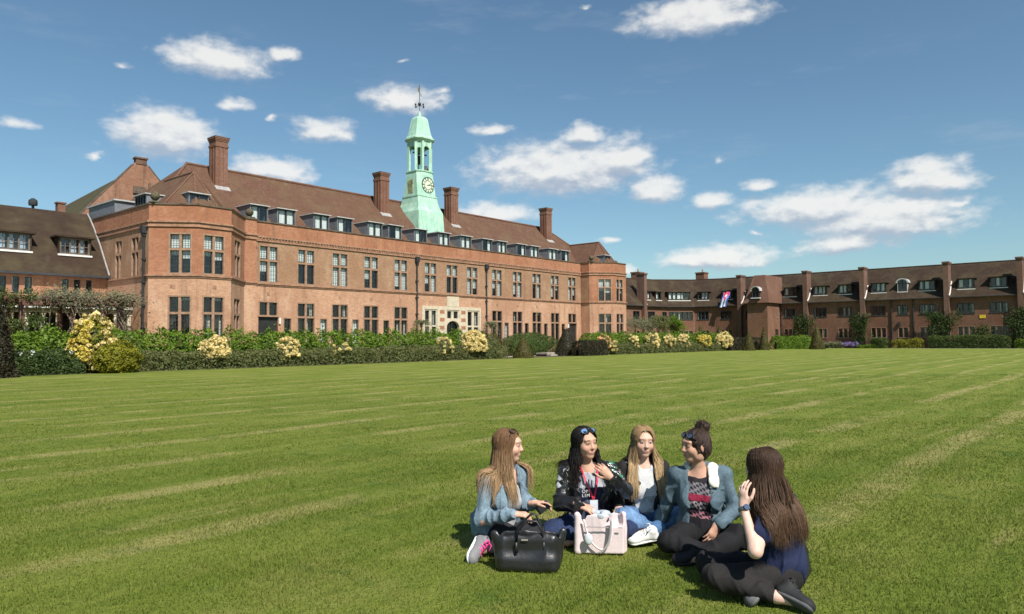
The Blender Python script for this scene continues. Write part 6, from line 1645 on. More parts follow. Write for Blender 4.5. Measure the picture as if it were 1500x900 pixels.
# ================================================================ woman in the grey blue jacket, left
def woman_left():
    root = person((4.144,3.584,0), 'woman with long light brown hair in a pale blue jacket kneeling behind the black bag')
    H = Head((.020,.0,.742), (.97,-.22), -.06)
    fg = Fig((.62,-.78), (-.075,.03,.13), (.018,.005,.56), H,
             [(-.128,-.085,.50), (.112,.085,.512)], [(-.172,-.17,.245), (.125,.13,.27)], [(.055,-.305,.31), (.205,-.075,.335)],
             [(-.11,-.04,.14), (.0,.08,.14)], [(.21,-.31,.085), (.30,-.03,.085)], [(-.135,-.235,.062), (-.03,-.10,.06)])
    S = Sdf(); fg.torso(S, -.008); fg.arms(S); fg.legs(S, -.006); fg.neckhead(S)
    hand(S, fg.wr[0], (.95,-.2,.02), (-.1,.3,-1), 1, curls=(1.15,1.2,1.2,1.2))
    hand(S, fg.wr[1], (.85,-.35,.12), (.1,-.3,-1), -1, curls=(.35,.9,1.1,1.2))
    for i in (0,): S.cone(fg.ank[0], (-.235,-.30,.05), .036, .03, .02)
    V, Q = S.mesh(.0055); col = np.tile(np.array(SK1), (len(V), 1)); H.paint(V, col, (.26,.15,.08)); np_mesh('body', V, Q, 'skin', root, True, col=col, off=False)
    tp = Sdf(); fg.torso(tp, .004); tp.half(UP, .545-.04); tp.ell(fg.neck+fg.F*.07-UP*.02, (fg.F, fg.L, UP), (.07,.065,.085), .01, 'cut')
    smooth_mesh('vest_top', tp.mesh(.007, folds(1, .003)), 'cloth', root, (.36,.37,.38))
    tr = Sdf(); tr.ell(fg.pel+UP*.0, (fg.F, fg.L, UP), (.125,.175,.12), .04); fg.legs(tr, .006, .93)
    smooth_mesh('leggings', tr.mesh(.007, folds(2, .005)), 'cloth', root, (.022,.022,.026))
    jk = Sdf(); fg.torso(jk, .018, .05); jk.half(-UP, -.10)
    jk.ell(fg.pel+UP*.06-fg.F*.01, (fg.F, fg.L, UP), (.145,.185,.15), .05); jk.half(-UP, -.045)
    for sgn in (-1, 1): pass
    c = fg.chest+fg.F*.13; jk.box(c-UP*.10, (fg.F, fg.L, UP), (.10,.058,.40), .02, .02, 'cut')
    fg.arms(jk, .010, .93, cuff=.008)
    collar(jk, fg, .02, .020, .012, .75)
    jo = smooth_mesh('jacket', jk.mesh(.0065, folds(3, .013, (34, 80))), 'denim', root, lambda V: np.where((np.abs(((V-fg.chest)@fg.L)) < .078)[:, None] & (((V-fg.chest)@fg.F) > .02)[:, None], (.150,.212,.265), (.180,.250,.305)))
    cl = Sdf(); fg.torso(cl, .020); fg.arms(cl, .02); fg.legs(cl, .01)
    strands(root, H, cl, 101, 1700, .40, (.135,.072,.036), (.40,.265,.145), part=.01, side_min=.75, width=.0033, cap_col=(.15,.082,.042), dens_back=.8)
    sunglasses(root, H, .035, .124, 1.15, (.02,.02,.025), (.03,.02,.015))
    shoe(root, (-.205,-.175,.115), (-.265,-.385,.0), (.92,-.25,.30), (.19,.19,.20), (.80,.80,.80), laces=(.80,.06,.28), mark=((.85,.16,.42), -1))
    shoe(root, (-.09,-.02,.09), (-.16,-.18,.01), (.8,-.3,.4), (.19,.19,.20), (.80,.80,.80), laces=(.80,.06,.28))
    bl = MB(); c = A3(fg.wr[0]); lmb(bl.tube([c+.031*(UP*math.cos(a)+unit((.5,.8,0))*math.sin(a)) for a in np.linspace(0, 6.28, 14)], .003, 5), 'bracelet', 'iron', root) if False else None
    return root
woman_left()
# phone in her far hand
ph = MB(); ph.obox((0,0,0), (.035,-.008,.012), (.0,.003,.004), (-.02,-.02,.062)); 
o = ph.build('mobile_phone', 'iron', None)
w_ = Vector((4.144,3.584,0))+rt*.268+fw*-.125+up*.318; o.location = w_; o.scale = (.8,.8,.8); o.rotation_euler = (0, 1.2, R_(-49.7))
tag(o, 'dark phone in the far hand of the woman in the pale blue jacket', 'phone')

# ================================================================ woman with black hair and red lanyard
def woman_lanyard():
    root = person((4.657,3.209,0), 'woman with black hair, shiny black jacket and red lanyard behind the pale tote bag')
    H = Head((-.018,-.005,.735), (.50,-.86), -.02, .05)
    fg = Fig((.10,-1), (.01,.06,.13), (.0,.02,.565), H,
             [(-.165,.02,.512), (.172,.055,.52)], [(-.215,-.05,.30), (.275,-.06,.385)], [(-.085,-.25,.325), (.150,-.215,.515)],
             [(-.08,.04,.13), (.10,.04,.13)], [(-.285,-.17,.125), (.275,-.15,.125)], [(.05,-.10,.055), (-.05,-.14,.06)])
    S = Sdf(); fg.torso(S, -.008); fg.arms(S); fg.legs(S, -.006); fg.neckhead(S)
    hand(S, fg.wr[0], (.75,-.35,-.25), (.2,.3,-1), 1, curls=(.5,.6,.7,.8))
    hand(S, fg.wr[1], (-.62,-.05,.62), (-.3,1,.0), 1, curls=(.75,.85,.95,1.0))
    for i, d in ((0, (.12,-.06,-.02)), (1, (-.12,-.04,-.02))): S.cone(fg.ank[i], fg.ank[i]+A3(d), .034, .03, .02)
    V, Q = S.mesh(.0055); col = np.tile(np.array((.55,.335,.24)), (len(V), 1)); H.paint(V, col, (.03,.02,.018), (.46,.17,.15)); np_mesh('body', V, Q, 'skin', root, True, col=col, off=False)
    tp = Sdf(); fg.torso(tp, .006); tp.half(UP, .545); tp.ell(fg.neck+fg.F*.05+UP*.01, (fg.F, fg.L, UP), (.06,.060,.06), .01, 'cut')
    def tc(V):
        z = V[:, 2]; l = (V-fg.chest)@fg.L; g_ = np.tile(np.array((.33,.35,.40)), (len(V), 1)); g_[z < .415] = (.022,.028,.058)
        g_[(z < .30)] = (.05,.06,.11); g_[(np.hypot((l-.01)/.10, (z-.285)/.045) < 1)] = (.26,.29,.38); return g_
    smooth_mesh('tee_shirt', tp.mesh(.006, folds(11, .005)), 'cloth', root, tc)
    tr = Sdf(); tr.ell(fg.pel, (fg.F, fg.L, UP), (.125,.175,.12), .04); fg.legs(tr, .008, .95)
    smooth_mesh('jeans', tr.mesh(.007, folds(12, .008, (32, 75))), 'denim', root, (.022,.035,.085))
    jk = Sdf(); fg.torso(jk, .018, .05); jk.half(-UP, -.14)
    jk.box(fg.chest+fg.F*.13-UP*.06+fg.L*.0, (fg.F, fg.L, UP), (.105,.078,.40), .02, .02, 'cut')
    fg.arms(jk, .015, .95, cuff=.006); collar(jk, fg, .02, .018, .015, .8)
    def jc(V):
        c_ = np.tile(np.array((.014,.014,.016)), (len(V), 1)); return c_
    smooth_mesh('jacket', jk.mesh(.0065, folds(13, .013, (34, 80))), 'satin', root, jc)
    # white and green glossy reflections painted as patches over the jacket shoulders
    for i, cc in ((0, (.62,.63,.64)), (1, (.05,.20,.10))):
        pn = Sdf(); a = fg.sh[i]; b = fg.sh[i]*.55+fg.el[i]*.45
        pn.cone(a+fg.F*.004, b, .064, .058, .02); pn.cone(fg.neck*.35+a*.65, a, .062, .065, .03)
        pn.box(a+fg.F*.10, (fg.F, fg.L, UP), (.085,.30,.30), .01, .005, 'keep') if False else None
        pn.half(-fg.F, -(a@fg.F)-.012)
        def pc(V, cc=cc, i=i):
            n = np.sin(V[:, 0]*52+np.sin(V[:, 2]*40)*2)*np.sin(V[:, 2]*44+V[:, 1]*30); k = (n > (.15 if i == 0 else .35))[:, None]
            return np.where(k, np.array(cc), np.array((.02,.02,.022)))
        m = bpy.data.materials.get('painted_sheen') or clothmat('painted_sheen', .16, 240, .8, .8, .5, .05)
        smooth_mesh('shoulder_sheen', pn.mesh(.0065, folds(14+i, .004, (60, 120))), m, root, pc)
    cl = Sdf(); fg.torso(cl, .024); fg.arms(cl, .03)
    strands(root, H, cl, 102, 1600, .31, (.012,.010,.010), (.022,.017,.016), part=-.02, side_min=.85, width=.0035, cap_col=(.014,.012,.012), dens_back=.75, wave=.02)
    sunglasses(root, H, .055, .112, .85, (.10,.22,.42), (.03,.03,.035))
    # lanyard and badge
    ly = MB(); front = lambda l, z: fg.chest*A3((1,1,0))+fg.F*(.150 if z < .43 else .150-.55*(z-.43))+fg.L*l+UP*z
    mid = front(.012, .335)
    for q in (-1, 1):
        pts = [fg.neck+fg.L*q*.062+fg.F*.02+UP*.0, front(q*.055, .52), front(q*.045+.003, .47), front(q*.022+.008, .40), mid]
        for p, r in zip(pts[:-1], pts[1:]):
            d = unit(A3(r)-A3(p)); wv_ = unit(np.cross(d, fg.F))*.0065; ly.add([tuple(A3(p)-wv_), tuple(A3(p)+wv_), tuple(A3(r)+wv_), tuple(A3(r)-wv_), tuple(A3(p)-wv_-fg.F*.002), tuple(A3(p)+wv_-fg.F*.002), tuple(A3(r)+wv_-fg.F*.002), tuple(A3(r)-wv_-fg.F*.002)], [(0,1,2,3),(7,6,5,4),(0,4,5,1),(2,6,7,3),(1,5,6,2),(0,3,7,4)])
    lo = lmb(ly, 'lanyard', plain('red_ribbon', (.55,.02,.055), .6, .08, 20.0, local=True), root)
    bg_ = MB(); c = mid-UP*.045+fg.F*.006; bg_.obox(c, fg.L*.030, UP*.042, fg.F*.002); lmb(bg_, 'badge', plain('badge_card', (.55,.58,.64), .3, .1, 20.0, local=True), lo)
    # white lettering on the chest
    for k, txt in enumerate(('D', 'OM', 'LIM')):
        cu = bpy.data.curves.new('t', 'FONT'); cu.body = txt; cu.size = .034; cu.space_character = 1.25
        tmp = bpy.data.objects.new('t', cu); COL.objects.link(tmp); dg = bpy.context.evaluated_depsgraph_get()
        me = bpy.data.meshes.new_from_object(tmp.evaluated_get(dg)); bpy.data.objects.remove(tmp)
        fl_ = fg.F; ox = -.075; z = .415-.030*k
        me.transform(Matrix(((fg.L[0],0,fl_[0],0),(fg.L[1],0,fl_[1],0),(0,1,0,0),(0,0,0,1))))
        p = fg.chest*A3((1,1,0))+fg.L*ox+fg.F*.150+UP*z
        me.transform(Matrix.Translation(Vector(p))); me.materials.append(M['white_paint'])
        q = bpy.data.objects.new('lettering', me); COL.objects.link(q); q.parent = root
woman_lanyard()
# ================================================================ blonde woman in the middle
def woman_blonde():
    root = person((5.094,2.976,0), 'woman with long blonde hair, black jacket and blue jeans sitting cross-legged in the middle')
    H = Head((-.003,.0,.718), (.10,-1), -.06, -.04)
    fg = Fig((.06,-1), (.0,.07,.13), (.0,.03,.548), H,
             [(-.150,.03,.505), (.148,.03,.505)], [(-.225,-.04,.285), (.225,.03,.29)], [(-.235,-.215,.265), (.215,-.14,.20)],
             [(-.085,.05,.13), (.085,.05,.13)], [(-.205,-.265,.19), (.27,-.215,.19)], [(.08,-.20,.06), (-.005,-.315,.105)])
    S = Sdf(); fg.torso(S, -.008); fg.arms(S); fg.legs(S, -.006); fg.neckhead(S)
    hand(S, fg.wr[0], (.15,-.75,-.45), (.1,-.2,-1), -1, curls=(.5,.55,.6,.65)); hand(S, fg.wr[1], (-.15,-.8,-.25), (0,-.2,-1), 1, curls=(.5,.55,.6,.65))
    S.cone(fg.ank[1], fg.ank[1]+A3((-.13,-.03,-.03)), .034, .03, .02); S.cone(fg.ank[0], fg.ank[0]+A3((.12,-.02,-.02)), .034, .03, .02)
    V, Q = S.mesh(.0055); col = np.tile(np.array((.62,.40,.31)), (len(V), 1)); H.paint(V, col, (.28,.17,.09), (.52,.20,.18)); np_mesh('body', V, Q, 'skin', root, True, col=col, off=False)
    tp = Sdf(); fg.torso(tp, .008); tp.half(UP, .548); tp.half(-UP, -.175); tp.ell(fg.neck+fg.F*.06+UP*.02, (fg.F, fg.L, UP), (.06,.06,.06), .01, 'cut')
    smooth_mesh('top', tp.mesh(.0065, folds(21, .007, (34,80))), 'cloth', root, (.50,.51,.52))
    tr = Sdf(); tr.ell(fg.pel, (fg.F, fg.L, UP), (.128,.178,.12), .04); fg.legs(tr, .010, .93)
    def jeans(V):
        c_ = np.tile(np.array((.075,.155,.30)), (len(V), 1)); d = np.minimum(np.linalg.norm(V-fg.knee[0], axis=1), np.linalg.norm(V-fg.knee[1], axis=1)); t = np.clip(1-np.abs(d-.05)/.16, 0, 1)[:, None]
        return c_*(1-t)+np.array((.16,.27,.45))*t
    smooth_mesh('jeans', tr.mesh(.007, folds(22, .009, (32, 75))), 'denim', root, jeans)
    jk = Sdf(); fg.torso(jk, .018, .05); jk.half(-UP, -.15); jk.box(fg.chest+fg.F*.13-UP*.06, (fg.F, fg.L, UP), (.105,.070,.40), .02, .02, 'cut')
    fg.arms(jk, .014, .93, cuff=.004); collar(jk, fg, .02, .016, .015, .8)
    smooth_mesh('jacket', jk.mesh(.0065, folds(23, .012, (34, 80))), 'cloth', root, (.022,.020,.020))
    cl = Sdf(); fg.torso(cl, .022); fg.arms(cl, .024)
    strands(root, H, cl, 103, 1700, .42, (.24,.155,.080), (.50,.36,.20), part=.0, side_min=.62, width=.0033, cap_col=(.23,.15,.078), dens_back=1.15)
    shoe(root, (.035,-.325,.055), (-.195,-.36,.035), (.25,-.35,.9), (.78,.78,.77), (.80,.80,.79), laces=(.62,.62,.62))
    shoe(root, (.09,-.20,.02), (.29,-.24,.015), (-.2,-.2,1), (.78,.78,.77), (.80,.80,.79))
woman_blonde()
# ================================================================ woman in the denim jacket
def woman_denim():
    root = person((4.947,2.418,0), 'woman with a dark hair bun and denim jacket with white fleece collar sitting cross-legged')
    H = Head((-.045,-.005,.752), (-.93,-.36), -.05, .0)
    fg = Fig((-.22,-1), (.02,.06,.13), (-.015,.025,.585), H,
             [(-.168,.055,.535), (.160,-.005,.545)], [(-.225,.13,.29), (.205,-.10,.315)], [(-.280,.255,.085), (.040,-.235,.245)],
             [(-.075,.06,.13), (.10,.02,.13)], [(-.285,-.20,.125), (.20,-.25,.16)], [(.03,-.30,.055), (-.10,-.34,.06)])
    S = Sdf(); fg.torso(S, -.008); fg.arms(S); fg.legs(S, -.006); fg.neckhead(S)
    hand(S, fg.wr[0], (-.55,.45,-.62), (.2,-.4,-1), -1, curls=(.25,.25,.3,.35), spread=.3); hand(S, fg.wr[1], (-.55,-.25,-.75), (-.5,.5,-.4), 1, curls=(.35,.4,.45,.5))
    S.cone(fg.ank[1], fg.ank[1]+A3((-.14,.02,-.025)), .034, .028, .02); S.cone(fg.ank[0], fg.ank[0]+A3((.13,.0,-.025)), .034, .028, .02)
    V, Q = S.mesh(.0055); col = np.tile(np.array((.50,.30,.215)), (len(V), 1)); H.paint(V, col, (.035,.022,.018), (.46,.15,.13)); np_mesh('body', V, Q, 'skin', root, True, col=col, off=False)
    tp = Sdf(); fg.torso(tp, .008); tp.half(UP, .540); tp.ell(fg.neck+fg.F*.05+UP*.0, (fg.F, fg.L, UP), (.07,.075,.06), .01, 'cut')
    def tc(V):
        q = V-fg.chest; l = q@fg.L; z = V[:, 2]+.10*l; n = np.sin(V[:, 0]*160)*np.sin(V[:, 2]*170+V[:, 0]*90) > -.1
        c_ = np.tile(np.array((.020,.018,.022)), (len(V), 1))
        c_[(z > .42) & (z < .50) & n] = (.17,.16,.18); c_[(z > .375) & (z < .42)] = (.22,.018,.045)
        c_[(z > .315) & (z < .37) & n & (l < .03)] = (.42,.36,.38); c_[(z > .25) & (z < .30) & n] = (.42,.18,.22); return c_
    smooth_mesh('printed_top', tp.mesh(.0055, folds(31, .003)), 'cloth', root, tc)
    tr = Sdf(); tr.ell(fg.pel, (fg.F, fg.L, UP), (.128,.178,.12), .04); fg.legs(tr, .012, .97)
    smooth_mesh('trousers', tr.mesh(.007, folds(32, .009, (30, 70))), 'cloth', root, (.013,.013,.015))
    jk = Sdf(); fg.torso(jk, .020, .05); jk.ell(fg.pel+UP*.07, (fg.F, fg.L, UP), (.14,.18,.13), .05); jk.half(-UP, -.06)
    jk.box(fg.chest+fg.F*.13-UP*.12-fg.L*.012, (fg.F, fg.L, UP), (.115,.074,.42), .02, .02, 'cut'); fg.arms(jk, .010, .90, cuff=.012)
    jo = smooth_mesh('denim_jacket', jk.mesh(.0065, folds(33, .008, (30, 70))), 'denim', root, (.092,.138,.170))
    co_ = Sdf(); nk = fg.neck
    pts = [nk+fg.F*(.075*math.cos(a)-.01)+fg.L*.082*math.sin(a)+UP*(.012-.03*max(0, math.cos(a))) for a in np.linspace(1.2, 2*math.pi-1.2, 10)]
    co_.chain(pts, [.026]*10, .015)
    for q, r0, r1 in ((1, .046, .040),):
        n_ = unit(fg.F*.75+fg.L*q*.45+UP*.45); a_ = nk+fg.F*.012+fg.L*q*.094-UP*.0+n_*.016; b_ = nk+fg.F*.085+fg.L*q*.092-UP*.085+n_*.020
        co_.cone(a_, b_, r0, r1, .012, (n_, .42)); co_.cone(b_, b_-UP*.030+fg.F*.010+fg.L*.022, r1, .010, .006, (n_, .42)); co_.cone(b_, b_-UP*.035+fg.F*.014-fg.L*.022, r1*.8, .012, .006, (n_, .42))
    smooth_mesh('fleece_collar', co_.mesh(.006), 'fleece', jo, (.64,.615,.55))
    # front edges, pocket flap and buttons of the jacket
    b = MB(); n_ = unit(fg.F*.82+fg.L*.5+UP*.1); e_ = unit(np.cross(UP, n_)); p_ = onto(jk, fg.chest*A3((1,1,0))+fg.L*.105+UP*.455, n_)
    lmb(b.obox(p_, e_*.036, np.cross(n_, e_)*.011, n_*.004), 'pocket_flap', plain('denim_flap', (.080,.128,.152), .85, .15, 20.0, local=True), jo)
    for z in (.44,.385,.33,.275):
        b = MB(); b.ball(tuple(onto(jk, fg.chest*A3((1,1,0))+fg.L*.080+UP*z, fg.F)), .006, 6); lmb(b, 'button', 'coping', jo, True)
    # hair: cap swept up into a top knot
    S = Sdf(); hair_cap(S, H, .008); bun = A3((.018,.03,.886)); S.ell(bun, np.eye(3), (.052,.050,.043), .01)
    for i in range(7):
        a = i*.9; S.sph(bun+A3((.034*math.cos(a), .034*math.sin(a), .020*math.sin(a*1.7))), .020, .006)
    for q in (-1, 1): S.cone(H.p(.038,q*.070,.03), H.p(.022,q*.072,-.035), .012, .005, .01)
    S.cone(H.p(-.045,0,.10), bun-UP*.02, .030, .026, .015)
    V, Q = S.mesh(.0055, folds(35, .005, (110, 240), (1,1,.5))); gg = folds(36, 1., (120, 260), (1,.6,.6))(V)
    V2 = []; 
    hb = np_mesh('hair', V, Q, 'hair', root, True, col=np.clip(np.array((.030,.018,.013))*(1+.5*np.clip(gg, -1, 1))[:, None], 0, 1), off=False)
    # fine strands swept from the hairline up to the knot
    g = np.random.default_rng(38); n = 900; th = g.uniform(.75, math.pi, n)*np.where(g.random(n) < .5, 1, -1); uu = g.uniform(-.07, .09, n)*np.clip(np.abs(th)/1.6, .3, 1)
    P0 = H.c+H.F*(np.cos(th)*.10-.01)[:, None]+H.L*(np.sin(th)*.085)[:, None]+H.U*uu[:, None]+H.U*(np.clip(1.3-np.abs(th), 0, 1)*.08)[:, None]; P1 = bun-UP*.03+g.normal(size=(n, 3))*.018
    path = []
    for t in np.linspace(0, 1, 9):
        q = P0*(1-t)+P1*t+(P0-H.c)*(.5*t*(1-t))
        for _ in range(3):
            d = S.eval(q); gr = np.stack([S.eval(q+np.eye(3)[k]*2e-3)-d for k in range(3)], -1)/2e-3; gr /= np.linalg.norm(gr, axis=1)[:, None]+1e-9; q = q-gr*(d-.0015)[:, None]
        path.append(q)
    W = np.stack(path, 1); K = W.shape[1]; tn = np.gradient(W, axis=1); tn /= np.linalg.norm(tn, axis=2)[..., None]+1e-9; a1 = np.cross(tn, W-H.c); a1 /= np.linalg.norm(a1, axis=2)[..., None]+1e-9; b1 = np.cross(tn, a1)
    r_ = .0022*np.sin(np.linspace(.25, 2.9, K))[None, :, None]; SV = np.stack([W+r_*(a1*math.cos(x)+b1*math.sin(x)) for x in (0, 2.094, 4.189)], 2).reshape(-1, 3); bs = np.arange(n*K).reshape(n, K)*3
    SQ = np.concatenate([np.stack([bs[:, :-1]+x, bs[:, :-1]+(x+1) % 3, bs[:, 1:]+(x+1) % 3, bs[:, 1:]+x], -1).reshape(-1, 4) for x in range(3)])
    np_mesh('swept_hair', SV, SQ, 'hair', hb, True, col=np.repeat(np.clip(np.array((.032,.019,.014))*(1+g.normal(0, .45, n))[:, None], .006, .12), K*3, 0), off=False)
    wsp = MB(); g = np.random.default_rng(37)
    for i in range(46):
        d = unit(g.normal(size=3)); p = bun+d*.042; wsp.tube([p, p+d*.018+g.normal(size=3)*.01, p+d*.03+g.normal(size=3)*.022-UP*.01], [.0022,.0016,.0008], 4)
    lmb(wsp, 'loose_hair', plain('dark_hair', (.03,.018,.013), .45, .2, 30.0, local=True), hb, True)
    sunglasses(root, H, .072, .092, .75, (.05,.07,.12), (.02,.02,.025))
    shoe(root, (-.08,-.31,.02), (-.29,-.32,.015), (.1,-.2,1), (.016,.016,.018), (.03,.03,.03)); shoe(root, (.03,-.28,.02), (.22,-.30,.015), (0,-.2,1), (.016,.016,.018), (.03,.03,.03))
woman_denim()
# ================================================================ woman seen from behind, right
def woman_back():
    root = person((4.36,1.709,0), 'woman seen from behind in navy tee shirt, long dark brown hair, hand raised to head')
    H = Head((-.028,.0,.748), (-.66,.75), -.03)
    fg = Fig((-.75,.66), (.085,.03,.13), (.015,.0,.565), H,
             [(.165,.125,.495), (-.030,-.120,.495)], [(.13,.33,.27), (-.170,-.275,.335)], [(.0,.20,.20), (-.182,-.115,.545)],
             [(.09,.11,.13), (.035,-.06,.13)], [(-.31,.22,.12), (-.345,-.085,.135)], [(-.10,-.03,.05), (-.035,-.21,.062)])
    S = Sdf(); fg.torso(S, -.006); fg.arms(S, -.002); fg.legs(S, -.004); fg.neckhead(S)
    hand(S, fg.wr[0], (-.7,-.3,-.5), (0,0,-1), 1, .5); hand(S, fg.wr[1], (.03,.18,1), (.75,.45,-.1), -1, curls=(.45,.5,.55,.6), spread=.16)
    S.cone(fg.ank[1], (.05,-.24,.05), .034, .03, .02); S.cone(fg.ank[0], (-.16,-.12,.04), .034, .03, .02)
    V, Q = S.mesh(.0055); col = np.tile(np.array((.64,.44,.36)), (len(V), 1)); H.paint(V, col); np_mesh('body', V, Q, 'skin', root, True, col=col, off=False)
    tp = Sdf(); fg.torso(tp, .006); tp.ell(fg.pel+UP*.05-fg.F*.005, (fg.F, fg.L, UP), (.125,.172,.13), .05); tp.half(-UP, -.055); tp.half(UP, .56)
    for i in (0, 1): tp.cone(fg.sh[i], fg.sh[i]*.46+fg.el[i]*.54, .068, .066, .03)
    smooth_mesh('tee_shirt', tp.mesh(.0065, folds(41, .010, (34, 80))), 'cloth', root, (.016,.022,.058))
    tr = Sdf(); tr.ell(fg.pel-UP*.01, (fg.F, fg.L, UP), (.135,.178,.125), .05); fg.legs(tr, .006, .93)
    smooth_mesh('leggings', tr.mesh(.007, folds(42, .006, (30, 70))), 'cloth', root, (.020,.018,.018))
    cl = Sdf(); fg.torso(cl, .02); fg.arms(cl, .02)
    strands(root, H, cl, 104, 3200, .42, (.045,.025,.016), (.120,.070,.042), part=.0, side_min=.62, width=.0030, cap_col=(.043,.024,.015), dens_back=.72, spread=1.5, out=.012)
    shoe(root, (-.045,-.195,.075), (.115,-.335,.012), (.35,.35,.6), (.018,.018,.02), (.09,.09,.095), laces=(.03,.03,.03))
    shoe(root, (-.07,-.06,.05), (-.17,-.22,.015), (-.55,.35,.6), (.10,.10,.105), (.13,.13,.13))
    wt = MB(); w = A3(fg.wr[1])-unit(fg.wr[1]-fg.el[1])*.018; d = unit(fg.wr[1]-fg.el[1]); a = unit(np.cross(d, (1,0,0))); b = np.cross(d, a)
    for o_ in (-.006, 0, .006): wt.tube([w+d*o_+.0315*(a*math.cos(t)+b*math.sin(t)) for t in np.linspace(0, 2*math.pi, 18)], .0042, 5)
    wo = lmb(wt, 'wrist_watch', plain('steel_strap', (.20,.22,.27), .3, .1, 30.0, metal=.7, local=True), root, True)
    dl = MB(); n = unit((.15,-1,.1)); n = unit(n-d*(n@d)); c = w+n*.034; e = np.cross(d, n)
    dl.tube([c-n*.004, c+n*.006], [.0185, .0175], 16); lmb(dl, 'watch_dial', plain('blue_dial', (.03,.06,.12), .2, .1, 30.0, local=True), wo)
woman_back()

# ================================================================ bags
def view_pt(root, p): return Vector(root)+rt*p[0]+fw*p[1]+up*p[2]
tote = empty('handbag', (3.80,3.09,0), 'large black leather handbag standing on the grass before the kneeling woman', 'bag', None, R_(40.3-90))
S = Sdf(); AX = (unit((1,-.12,0)), unit((.12,1,0)), UP)
S.box((.0,.06,.125), AX, (.205,.075,.125), .05, .02); S.box((.0,.055,.06), AX, (.20,.095,.06), .045, .04); S.cone((-.225,.05,.235), (-.16,.06,.10), .026, .05, .05, (AX[1], .6)); S.cone((.228,.03,.25), (.17,.05,.10), .026, .05, .05, (AX[1], .6))
S.box((.0,.055,.27), AX, (.20,.045,.10), .03, .02, 'cut')
g_ = folds(51, .007, (14, 34))
smooth_mesh('bag_body', S.mesh(.0065, g_), 'leather', tote, (.017,.017,.018))
for q, y in ((0, -.012), (1, .10)):
    b = MB(); pts = [A3((-.085,y,.19)), A3((-.075,y-.01*(1-q),.27)), A3((-.02+.04*q,y,.335+.02*q)), A3((.05,y,.33+.02*q)), A3((.085,y-.01*(1-q),.27)), A3((.095,y,.19))]
    b.tube(pts, .0085, 7); lmb(b, 'handle', plain('black_strap', (.015,.015,.016), .45, .1, 20.0, local=True) if 'black_strap' not in bpy.data.materials else bpy.data.materials['black_strap'], tote, True)
    r_ = MB()
    for x in (-.085, .095): r_.tube([A3((x,y-.012,.13)), A3((x,y-.012,.20))], .011, 6)
    lmb(r_, 'strap_tab', bpy.data.materials['black_strap'], tote, True)
bg = MB(); bg.obox((-.03,-.026,.215), AX[0]*.022, UP*.004, AX[1]*.002); lmb(bg, 'maker_stamp', plain('gilt_stamp', (.30,.28,.24), .4, .05, 9.0, local=True), tote)

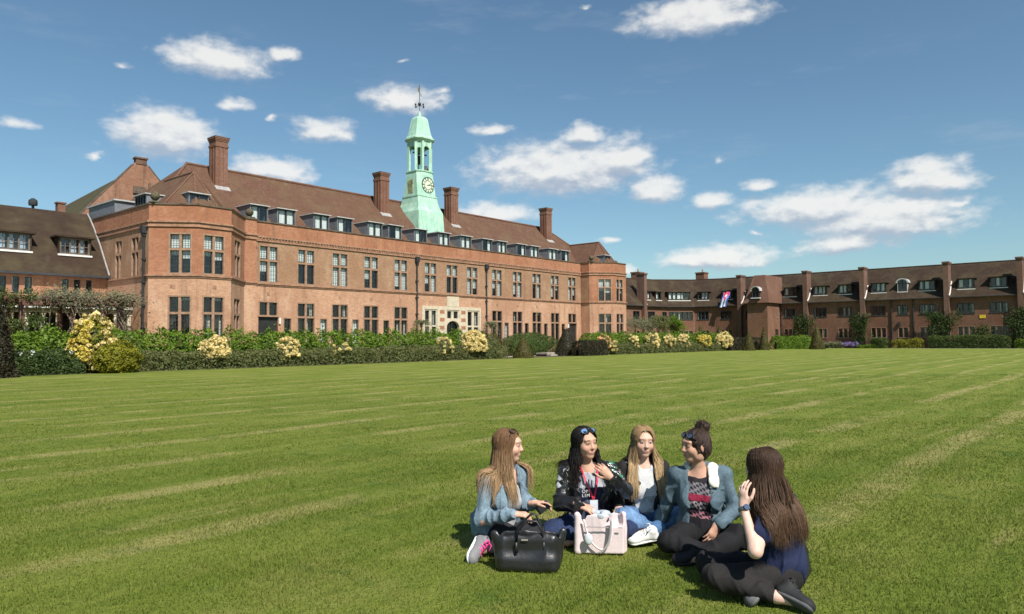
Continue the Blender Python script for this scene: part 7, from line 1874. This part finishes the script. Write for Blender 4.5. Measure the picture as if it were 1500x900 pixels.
wb = empty('tote_bag', (4.445,2.958,0), 'pale pink white canvas tote bag standing on the grass with grey handles', 'bag', None, R_(40.3-90))
S = Sdf(); AX = (unit((1,-.16,0)), unit((.16,1,0)), unit((0,.06,1)))
S.box((.0,.0,.145), AX, (.172,.050,.140), .014, .01); S.box((.0,.0,.29), AX, (.158,.042,.09), .02, .01, 'cut'); S.cone((-.165,.0,.275), (-.160,.0,.03), .020, .03, .03); S.cone((.165,.0,.275), (.160,.0,.03), .020, .03, .03)
smooth_mesh('bag_body', S.mesh(.0065, folds(61, .005, (12, 30))), 'canvas', wb, (.66,.55,.55))
m_grey = plain('grey_strap', (.33,.30,.31), .7, .1, 20.0, local=True); m_pale = plain('pale_strap', (.70,.62,.61), .7, .1, 20.0, local=True)
def strap(pts, m, w=.012):
    b = MB(); P_ = [A3(p) for p in pts]; P_ = [2*P_[0]-P_[1]]+P_+[2*P_[-1]-P_[-2]]; pts = []
    for i in range(1, len(P_)-2):
        for t in np.linspace(0, 1, 7)[:-1]:
            a_, b_, c_, d_ = P_[i-1:i+3]; pts.append(.5*(2*b_+(c_-a_)*t+(2*a_-5*b_+4*c_-d_)*t*t+(3*b_-a_-3*c_+d_)*t**3))
    pts.append(P_[-2])
    k = len(pts); rows = []
    for i in range(k):
        d = unit(pts[min(i+1, k-1)]-pts[max(i-1, 0)]); s_ = unit(np.cross(d, AX[1]))*w; o = AX[1]*.0022; p = pts[i]
        rows += [tuple(p-s_-o), tuple(p+s_-o), tuple(p+s_+o), tuple(p-s_+o)]
    b.add(rows, [(4*i+x, 4*i+(x+1) % 4, 4*i+4+(x+1) % 4, 4*i+4+x) for i in range(k-1) for x in range(4)]+[(3,2,1,0), (4*k-4,4*k-3,4*k-2,4*k-1)])
    return lmb(b, 'handle', m, wb, True)
yf = lambda x: -.066-.16*x
strap([(-.125,yf(-.125)-.012,.255), (-.100,yf(-.1)-.014,.16), (-.06,yf(-.06)-.016,.085), (.0,yf(0)-.018,.050), (.05,yf(.05)-.016,.095), (.068,yf(.068)-.014,.17), (.070,yf(.07)-.012,.26)], m_pale, .0065)
strap([(.062,yf(.06)-.022,.262), (.058,yf(.06)-.025,.18), (.045,yf(.045)-.026,.11), (.01,yf(.01)-.026,.05), (-.02,yf(0)-.022,.028)], m_grey, .008)
b = MB(); b.obox((-.02,-.080,.205), AX[0]*.085, UP*.003, AX[1]*.003); b.obox((.125,-.100,.205), AX[0]*.014, UP*.003, AX[1]*.003); lmb(b, 'printed_line', m_grey, wb)
S = Sdf(); S.ell((-.095,-.085,.125), (AX[0], AX[1], UP), (.030,.016,.042), .01); smooth_mesh('charm', S.mesh(.006), 'canvas', wb, (.55,.60,.63))
S = Sdf(); 
g = np.random.default_rng(9)
for i in range(7): S.ell((-.05+.10*g.random(), .0+.02*g.normal(), .268+.015*g.random()), np.eye(3), (.030,.024,.024), .01)
sc = smooth_mesh('scarf', S.mesh(.006, folds(62, .006, (60, 140))), 'cloth', None, (.42,.47,.53))
sc.location = wb.location; sc.rotation_euler = wb.rotation_euler; tag(sc, 'pale crumpled scarf sticking out of the open pale tote bag', 'scarf')
fo = empty('black_bag', (4.66,1.64,0), 'black flat bag propped upright behind the woman in the navy tee shirt', 'bag', None, R_(40.3-90))
S = Sdf(); a = unit((.55,.83,0)); S.box((.05,.13,.16), (a, unit((.83,-.55,.15)), UP), (.13,.03,.155), .02, .01); S.cone((.03,.03,.30), (.12,.23,.33), .012, .014, .03)
smooth_mesh('bag_body', S.mesh(.007, folds(71, .006, (25, 60))), 'leather', fo, (.014,.014,.015))
b = MB(); b.tube([(.0,.06,.31), (.01,.09,.36), (.05,.15,.37), (.08,.19,.32)], .008, 6); lmb(b, 'handle', bpy.data.materials['black_strap'], fo, True)
